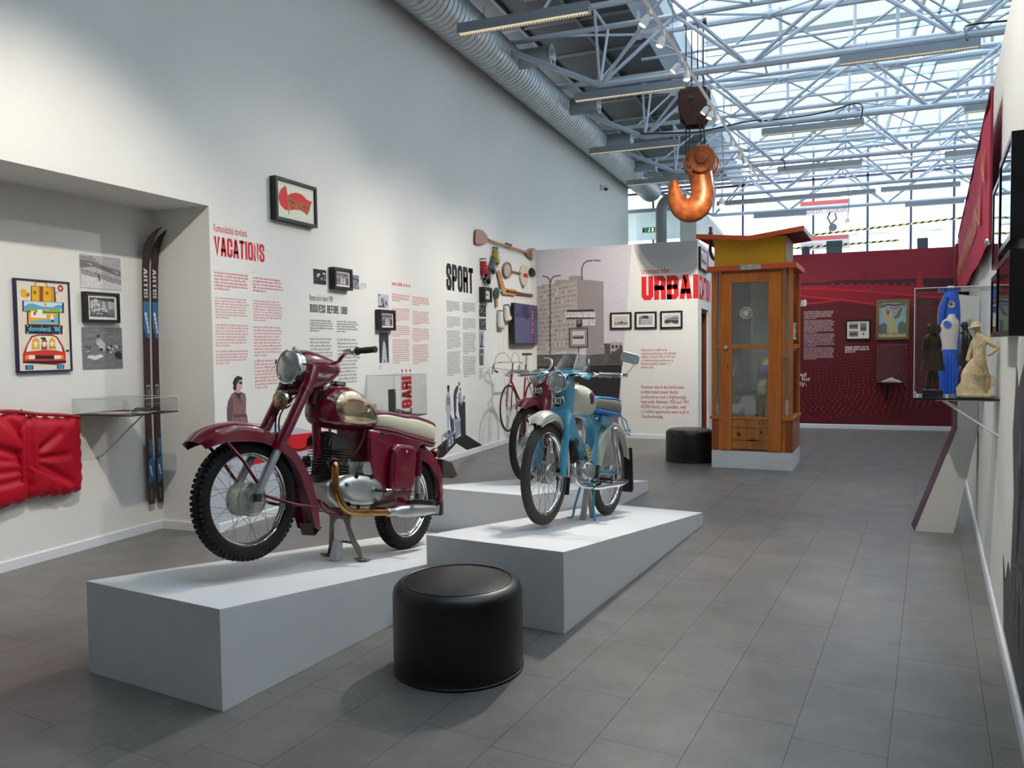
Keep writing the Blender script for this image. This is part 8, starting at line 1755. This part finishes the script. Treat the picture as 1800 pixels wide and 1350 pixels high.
# statue case: shelf 1.2 m high, wall frame coordinates
cs = empty('display_case', rw(1.48, 1.197, .002), 'large clear case with statuettes on the right wall', 'display case', rz=rang)
D_, Ly, Hh = .405, .42, .60
MB().box((-D_, 0, -.010), (0, Ly, 0)).build('tray', M_black, cs, smooth=0); MB().box((-.30, .02, -.016), (0, Ly - .02, -.010)).build('bracket_plate', M_trim, cs, smooth=0)
for a, b in (((-D_, 0, 0), (-D_ + .004, Ly, Hh)), ((-D_, 0, 0), (0, .004, Hh)), ((-D_, Ly - .004, 0), (0, Ly, Hh)), ((-D_, 0, Hh - .004), (0, Ly, Hh))): MB().box(a, b).build('acrylic_side', M_clear, cs, smooth=0)
for a, b in (((-D_, 0, 0), (-D_, 0, Hh)), ((-D_, 0, Hh), (0, 0, Hh)), ((-D_, Ly, 0), (-D_, Ly, Hh)), ((-D_, 0, Hh), (-D_, Ly, Hh)), ((-D_, Ly, Hh), (0, Ly, Hh))): MB().tube([a, b], .002, 4).build('polished_edge', M_edge, cs, smooth=0)
MB().tube([(-.27, .03, -.012), (.0, .03, -.20)], .0045, 6).build('strut', M_trim, cs)
for x in (-D_ + .01, -.25): MB().box((x, .006, 0), (x + .012, .018, .02)).build('corner_clip', M_lampw, cs, smooth=0)
# figures: continuous skin-modifier bodies
def skin(name, verts, edges_, radii, m, parent, sub=2, root=0):
    me = bpy.data.meshes.new(name); me.from_pydata([tuple(v) for v in verts], edges_, []); o = bpy.data.objects.new(name, me); link(o, parent)
    o.modifiers.new('skin', 'SKIN'); sv = me.skin_vertices[0].data if len(me.skin_vertices) else None
    if sv is None:
        bpy.context.view_layer.objects.active = o; sv = me.skin_vertices.new(name='s').data if hasattr(me.skin_vertices, 'new') else me.skin_vertices[0].data
    for i, r in enumerate(radii): sv[i].radius = r if isinstance(r, tuple) else (r, r); sv[i].use_root = (i == root)
    s = o.modifiers.new('sub', 'SUBSURF'); s.levels = sub; s.render_levels = sub
    for md in o.modifiers:
        if md.type == 'SKIN': md.use_smooth_shade = True
    me.materials.append(m); return o
def stat(name, label, m, x, y, sc, build, rz=0.0, base=None):
    t = empty(name, cs.matrix_world @ Vector((0, 0, 0)), label, 'statuette'); t.location = rw(1.48, 1.1975, .002) + Matrix.Rotation(rang, 3, 'Z') @ Vector((x, y, 0)); t.rotation_euler = (0, 0, rang + rz); t.scale = (sc, sc, sc)
    build(t, m); return t
M_bronze2 = mat('dark_bronze', rgb(58, 46, 32), rough=.4, metal=.55, noise=.3, nscale=12, bump=.3, bscale=40); M_blackst = mat('black_patina', rgb(40, 38, 40), rough=.4, metal=.3, noise=.2, nscale=10, bump=.2, bscale=40); M_plast = mat('ochre_plaster', rgb(222, 198, 158), rough=.75, noise=.22, nscale=9, bump=.4, bscale=34)
def st_bronze(t, m):   # heavy figure in a long coat, head bowed, round tray or hat at the head
    MB().box((-.16, -.12, 0), (.17, .12, .12)).build('base', M_blackst, t, smooth=0, bevel=.008)
    V = [(0, 0, .60), (0, 0, .80), (-.01, 0, 1.0), (-.02, 0, 1.12), (-.045, 0, 1.22), (-.07, 0, 1.30), (.05, 0, .38), (.06, 0, .16), (.10, -.01, .13), (-.06, 0, .38), (-.07, 0, .16), (-.11, -.01, .13), (.08, .02, 1.05), (.11, .03, .86), (.06, -.05, .78), (-.11, -.02, 1.04), (-.14, -.03, .86), (-.12, -.05, .66)]
    Ed = [(0, 1), (1, 2), (2, 3), (3, 4), (4, 5), (0, 6), (6, 7), (7, 8), (0, 9), (9, 10), (10, 11), (2, 12), (12, 13), (13, 14), (2, 15), (15, 16), (16, 17)]
    R_ = [(.13, .10), (.12, .09), (.11, .08), (.05, .05), (.07, .07), (.05, .05), .065, .05, .035, .065, .05, .035, .055, .045, .035, .055, .045, .035]
    skin('body', V, Ed, R_, m, t)
    rg = [[Vector((r * cos(q) * 1.15, r * sin(q) * .8, z)) for q in [2 * pi * j / 20 for j in range(20)]] for z, r in ((.46, .175), (.5, .17), (.62, .15), (.80, .13))]
    MB().loft(rg).build('coat', m, t, smooth=60); MB().lathe([(0, 0), (.09, .0), (.10, .01), (.09, .02), (0, .03)], (.04, -.06, 1.20), (.5, -.8, .25), 22).build('round_hat', m, t)
    MB().ball((-.075, -.055, 1.235), .016, n=8, m=6).build('nose', m, t)
def st_black(t, m):    # man in a buttoned jacket looking left
    MB().box((-.14, -.11, 0), (.14, .11, .06)).build('base', M_blackst, t, smooth=0, bevel=.006)
    V = [(.02, 0, .72), (.02, 0, .92), (.02, 0, 1.10), (.0, 0, 1.22), (-.01, 0, 1.32), (-.02, 0, 1.40), (-.03, 0, .42), (-.10, 0, .10), (-.14, 0, .08), (.06, 0, .42), (.06, 0, .10), (.02, -.02, .08), (.07, -.10, 1.08), (.10, -.12, .86), (.05, -.09, .70), (.05, .10, 1.08), (.09, .12, .86), (.04, .10, .70)]
    Ed = [(0, 1), (1, 2), (2, 3), (3, 4), (4, 5), (0, 6), (6, 7), (7, 8), (0, 9), (9, 10), (10, 11), (2, 12), (12, 13), (13, 14), (2, 15), (15, 16), (16, 17)]
    R_ = [(.12, .10), (.12, .10), (.11, .10), .045, (.075, .07), .06, .07, .05, .035, .07, .05, .035, .05, .045, .03, .05, .045, .03]
    skin('body', V, Ed, R_, m, t)
    rg = [[Vector((.02 + r * cos(q), r * sin(q) * .9, z)) for q in [2 * pi * j / 20 for j in range(20)]] for z, r in ((.56, .15), (.66, .145), (.8, .13))]
    MB().loft(rg).build('jacket', m, t, smooth=60); MB().ball((-.085, 0, 1.33), .018, n=8, m=6).build('nose', m, t)
    for s in (-1, 1): MB().ball((.0, .07 * s, 1.33), .018, .01, .024, n=8, m=6).build('ear', m, t)
    MB().tube([(-.075, -.03, 1.19), (-.05, .0, 1.16), (-.075, .03, 1.19)], .015, 8).build('collar', m, t)
def st_plaster(t, m):  # bare-chested worker in a wide hat leaning on rock and a cog wheel
    MB().prism([(-.24, -.16), (.20, -.16), (.26, -.05), (.24, .12), (-.2, .15), (-.28, 0)], (0, 0, 0), (1, 0, 0), (0, 1, 0), (0, 0, .07)).build('base', m, t, smooth=40, bevel=.02)
    V = [(.06, 0, .62), (.05, 0, .78), (.05, 0, .94), (.02, 0, 1.04), (.0, 0, 1.13), (-.01, 0, 1.20), (.0, -.05, .36), (-.02, -.06, .12), (-.10, -.06, .09), (.13, .04, .36), (.14, .05, .12), (.07, .04, .09), (.14, -.08, .93), (.30, -.10, .80), (.14, -.10, .68), (-.02, .10, .92), (-.08, .13, .74), (-.12, .10, .58)]
    Ed = [(0, 1), (1, 2), (2, 3), (3, 4), (4, 5), (0, 6), (6, 7), (7, 8), (0, 9), (9, 10), (10, 11), (2, 12), (12, 13), (13, 14), (2, 15), (15, 16), (16, 17)]
    R_ = [(.10, .085), (.085, .075), (.115, .085), .045, (.065, .06), .05, .08, .055, .035, .08, .055, .035, .055, .04, .03, .055, .045, .035]
    skin('body', V, Ed, R_, m, t)
    MB().lathe([(0, .07), (.05, .065), (.07, .03), (.075, .0), (.12, -.012), (.125, -.02), (.07, -.012)], (-.01, 0, 1.17), (-.15, 0, 1), 22).build('hat', m, t)
    MB().ball((-.07, 0, 1.115), .016, n=8, m=6).build('nose', m, t)
    r = random.Random(5); rg = []
    for k, (z, rr, cx_) in enumerate(((.06, .22, -.05), (.16, .21, -.06), (.26, .17, -.05), (.36, .17, -.05), (.46, .16, -.04), (.56, .12, -.0), (.64, .09, .03), (.68, .05, .05))):
        rg.append([Vector((cx_ + rr * cos(q) * r.uniform(.88, 1.1), rr * .62 * sin(q) * r.uniform(.88, 1.1), z + r.uniform(-.015, .015))) for q in [2 * pi * j / 16 for j in range(16)]])
    MB().loft(rg).build('rock', m, t, smooth=50)
    mb = MB(); mb.lathe([(0, -.03), (.13, -.03), (.13, .03), (0, .03)], (.13, .06, .25), (0, 1, 0), 26)
    for k in range(20): q = 2 * pi * k / 20; mb.obox((.13 + .137 * cos(q), .06, .25 + .137 * sin(q)), (.010 * cos(q), 0, .010 * sin(q)), (0, .03, 0), (-.009 * sin(q), 0, .009 * cos(q)))
    mb.build('cog_wheel', m, t, smooth=0)
stat('bronze_statuette', 'dark bronze statuette with bowed head and round hat, leftmost in the clear case', M_bronze2, -.315, .14, .315, st_bronze)
stat('black_statuette', 'black statuette of a man in a jacket, behind the ochre one', M_blackst, -.155, .235, .30, st_black)
stat('plaster_statuette', 'ochre plaster statuette of a worker in a wide hat beside a cog wheel', M_plast, -.105, .09, .335, st_plaster, rz=.0)
# second case with two sports outfits behind
M_ub = mat('uniform_blue', rgb(22, 92, 206), rough=.55, noise=.05, nscale=20); M_uw = mat('uniform_white', rgb(216, 208, 204), rough=.6)
c2 = empty('wall_shelf', rw(2.95, 1.125, .002), 'thin white shelf carrying the blue sports outfits behind the statue case', 'shelf', rz=rang)
MB().box((-.38, 0, -.008), (0, .50, 0)).build('board', M_trim, c2, smooth=0); MB().tube([(-.3, .25, -.008), (0, .25, -.2)], .006, 6).build('strut', M_trim, c2)
def outfit(name, label, x, y, z, build): t = empty(name, rw(2.95, 1.1255, .002) + Matrix.Rotation(rang, 3, 'Z') @ Vector((x, y, z)), label, 'outfit', rz=rang); build(t); return t
def skirtset(t):
    n = 40; rg = []
    for z, r, pl in ((0.0, .072, .010), (.10, .066, .009), (.22, .058, .006), (.30, .050, .002), (.315, .048, 0)):
        rg.append([Vector(((r + pl * (1 if j % 2 else -1)) * cos(2 * pi * j / n), (r + pl * (1 if j % 2 else -1)) * sin(2 * pi * j / n), .01 + z)) for j in range(n)])
    MB().loft(rg).build('pleated_skirt', M_ub, t, smooth=50)
    rg = [[Vector((cx + rx * cos(q), ry * sin(q), z)) for q in [2 * pi * j / 20 for j in range(20)]] for z, rx, ry, cx in ((.32, .05, .045, 0), (.38, .052, .046, 0), (.44, .058, .05, .0), (.49, .062, .05, .004), (.53, .05, .045, .008), (.55, .026, .026, .012), (.575, .02, .02, .014))]
    MB().loft(rg).build('sleeveless_top', M_uw, t, smooth=60)
    MB().lathe([(0, 0), (.022, 0), (.024, .004)], (-.012, -.049, .50), (0, -1, .2), 14, sx=1, sy=1.2).build('arm_hole', M_ub, t); MB().box((-.06, -.05, 0), (.06, .05, .009)).build('stand_base', M_lampw, t, smooth=0, bevel=.002)
def jacketset(t):
    rg = [[Vector((cx + rx * cos(q), ry * sin(q), z)) for q in [2 * pi * j / 20 for j in range(20)]] for z, rx, ry, cx in ((.0, .062, .05, 0), (.30, .062, .05, 0), (.45, .064, .055, 0), (.56, .066, .06, 0), (.66, .06, .055, .0), (.72, .045, .042, .0), (.745, .022, .022, 0), (.77, .02, .02, 0))]
    MB().loft(rg).build('jacket', M_ub, t, smooth=60)
    MB().tube(spline([(-.03, -.055, .70), (-.055, -.06, .60), (-.062, -.05, .45), (-.055, -.05, .30)], 5), [.02] * 15 + [.014], 10).build('sleeve', M_ub, t); MB().tube(spline([(-.048, -.07, .70), (-.078, -.072, .60), (-.082, -.06, .45)], 5), .0022, 5).build('white_piping', M_uw, t)
    f = Flat((.005, -.0605, .64), (1, 0, 0), (0, 0, 1), (0, -1, 0)); f.disc(0, 0, .024, (206, 196, 176)); f.disc(-.004, .004, .014, (40, 70, 90)); f.line([(-.02, -.01), (.0, .012), (.02, -.004)], .004, (180, 60, 60)); f.build('emblem', None, t); MB().lathe([(.021, 0), (.024, .012), (.02, .018)], (0, 0, .76), (0, 0, 1), 16).build('collar', M_uw, t)
    MB().box((-.06, -.05, -.009), (.06, .05, 0)).build('stand_base', M_lampw, t, smooth=0, bevel=.002)
outfit('blue_skirt_outfit', 'blue pleated skirt with white sleeveless top on a stand behind the bronze statuette', -.215, .09, 0, skirtset)
outfit('blue_jacket_outfit', 'blue tracksuit jacket with white piping and emblem, behind the white top', -.205, .33, .01, jacketset)
# deep black frames on the right wall
M_dispk = mat('display_black', rgb(12, 12, 13), rough=.25); M_mirrorglass = mat('dark_glass', rgb(16, 18, 20), rough=.04, spec=1.0, coat=1.0, coat_rough=.02)
def boxframe(s0, s1, z0, z1, off, label, art=None):
    t = empty('box_frame', rw((s0 + s1) / 2, (z0 + z1) / 2, 0), label, 'picture', rz=rang); w, h = (s1 - s0) / 2, (z1 - z0) / 2; fw = .02
    for a, b in (((-off, -w, -h), (0, -w + fw, h)), ((-off, w - fw, -h), (0, w, h)), ((-off, -w + fw, h - fw), (0, w - fw, h)), ((-off, -w + fw, -h), (0, w - fw, -h + fw))): MB().box(a, b).build('frame_side', M_dispk, t, smooth=0)
    f = Flat((-.01, 0, 0), (0, 1, 0), (0, 0, 1), (-1, 0, 0)); r = random.Random(len(label)); f.rect(-w + fw, -h + fw, w - fw, h - fw, (150, 142, 110))
    for k in range(8): a, b = r.uniform(-w + .05, w - .1), r.uniform(-h + .05, h - .1); f.rect(a, b, min(w - fw, a + r.uniform(.04, .1)), min(h - fw, b + r.uniform(.04, .12)), r.choice([(90, 90, 60), (190, 180, 150), (120, 60, 40), (60, 60, 70)]))
    f.build('picture', None, t); MB().box((-off + .004, -w + fw, -h + fw), (-off + .006, w - fw, h - fw)).build('glazing', glassy('frame_glass', (.9, .92, .92), .82), t, smooth=0)
boxframe(-.44, .10, 1.825, 2.165, .10, 'upper large black box frame at the right edge, reflecting the roof'); boxframe(.52, .95, 1.835, 2.20, .075, 'upper second black box frame, beyond the first')
boxframe(-.44, .17, 1.518, 1.795, .10, 'lower large black box frame at the right edge'); boxframe(.50, .98, 1.522, 1.80, .075, 'lower second black box frame, beyond the first')
boxframe(6.0, 6.45, 1.70, 2.02, .09, 'small black box frame tucked under the far end of the red banner')
# banner
def banner():
    t = empty('red_banner', rw(5.0, 2.45, .02), 'long crimson cloth banner with gold lettering and fringe along the top of the right wall', 'banner', rz=rang)
    L0, L1 = -3.42, 3.4; n = 80; z0, z1 = -.41, .39; vs = []; fs = []
    def P3(u, v): 
        s = L0 + (L1 - L0) * u; x = -.03 - .004 * sin(u * 40 + v * 3) * (.3 + v) - .002 * sin(u * 90) ; return (x, s, z0 + (z1 - z0) * v + .01 * sin(u * 23))
    m = 6
    for i in range(n + 1):
        for j in range(m + 1): vs.append(P3(i / n, 1 - j / m))
    for i in range(n):
        for j in range(m): a = i * (m + 1) + j; fs.append((a, a + 1, a + m + 2, a + m + 1))
    k = len(vs); vs += [(x + .004, y, z) for x, y, z in vs]; fs += [tuple(q + k for q in f_[::-1]) for f_ in fs]
    MB().add(vs, fs).build('cloth', mat('crimson_cloth', rgb(190, 16, 62), rough=.75, noise=.08, nscale=3), t, smooth=60)
    MB().tube([(-.03, L0, z1 + .01), (-.03, L1, z1 + .01)], .01, 8).build('hem_rod', mat('dark_crimson', rgb(110, 8, 40), rough=.7), t); MB().tube([(-.03, L0, z0 - .01), (-.03, L0, z1 + .01)], .008, 6).build('end_hem', mat('dark_crimson', rgb(110, 8, 40)), t)
    f = Flat((-.042, 0, 0), (0, 1, 0), (0, 0, 1), (-1, 0, 0)); Gd = (214, 150, 44); r = random.Random(8)
    x = L0 + .9
    while x < L1 - .2:
        w = r.uniform(.16, .26); z_ = -.10 + .0 * x
        for st_ in range(3):
            pts = [(x + r.uniform(0, w), z_ + r.uniform(-.09, .12)) for _ in range(3)]; f.line(pts, .030, Gd)
        f.line([(x + w * .3, z_ - .10), (x + w * .3, z_ + .13)], .035, Gd); x += w + .05
    f.line([(L0 + .35, .16), (L0 + .5, .02), (L0 + .62, .18), (L0 + .75, .02)], .03, Gd); f.line([(L0 + .4, -.02), (L0 + .8, .14)], .025, Gd)
    f.build('gold_lettering', mat_gold(), t); MB().ball((-.04, L0 + .01, z0), .018, n=8, m=6).build('clip', M_chrome, t)
def mat_gold(): return printmat('gold_ink', .5)
banner()
vb = MB().box((-.06, 0, 0), (-.02, .5, .9)).build('hanging_pennant', mat('dark_red_velvet', rgb(120, 22, 34), rough=.8, noise=.15, nscale=9), smooth=0); vb.location = rw(9.6, 2.0, 0); vb.rotation_euler = (0, 0, rang); tag(vb, 'dark red velvet pennant hanging near the far end of the right wall', 'banner')
MB().box((-.064, .0, .05), (-.06, .5, .12)).build('gold_fringe', mat('gold_fringe', rgb(190, 140, 60), rough=.7), vb, smooth=0)
# dark mural at the right edge of the picture
f = Flat(rw(0, 0, .002), -RD, (0, 0, 1), RN); r = random.Random(2)
f.poly([(-1.0, .12), (1.7, .10), (1.7, 1.45), (-.2, 1.42), (-.45, 1.30), (-.52, 1.41), (-.58, 1.26), (-.66, 1.1), (-.56, .85), (-.62, .60), (-.66, .47), (-.80, .50), (-.95, .36), (-1.10, .48)], (84, 80, 88))
for k in range(110):
    a, b = r.uniform(-.95, 1.2), r.uniform(.12, 1.1)
    if a < -.5 and b > .3: continue
    f.poly([(a, b), (a + r.uniform(.02, .06), b + .01), (a + r.uniform(.02, .05), b + r.uniform(.05, .2)), (a, b + r.uniform(.05, .18))], r.choice([(52, 50, 56), (100, 98, 104), (134, 132, 134), (40, 40, 46)]))
tag(f.build('dark_mural', M_mural), 'dark grey mural with ragged edge low on the right wall nearest the camera', 'mural')
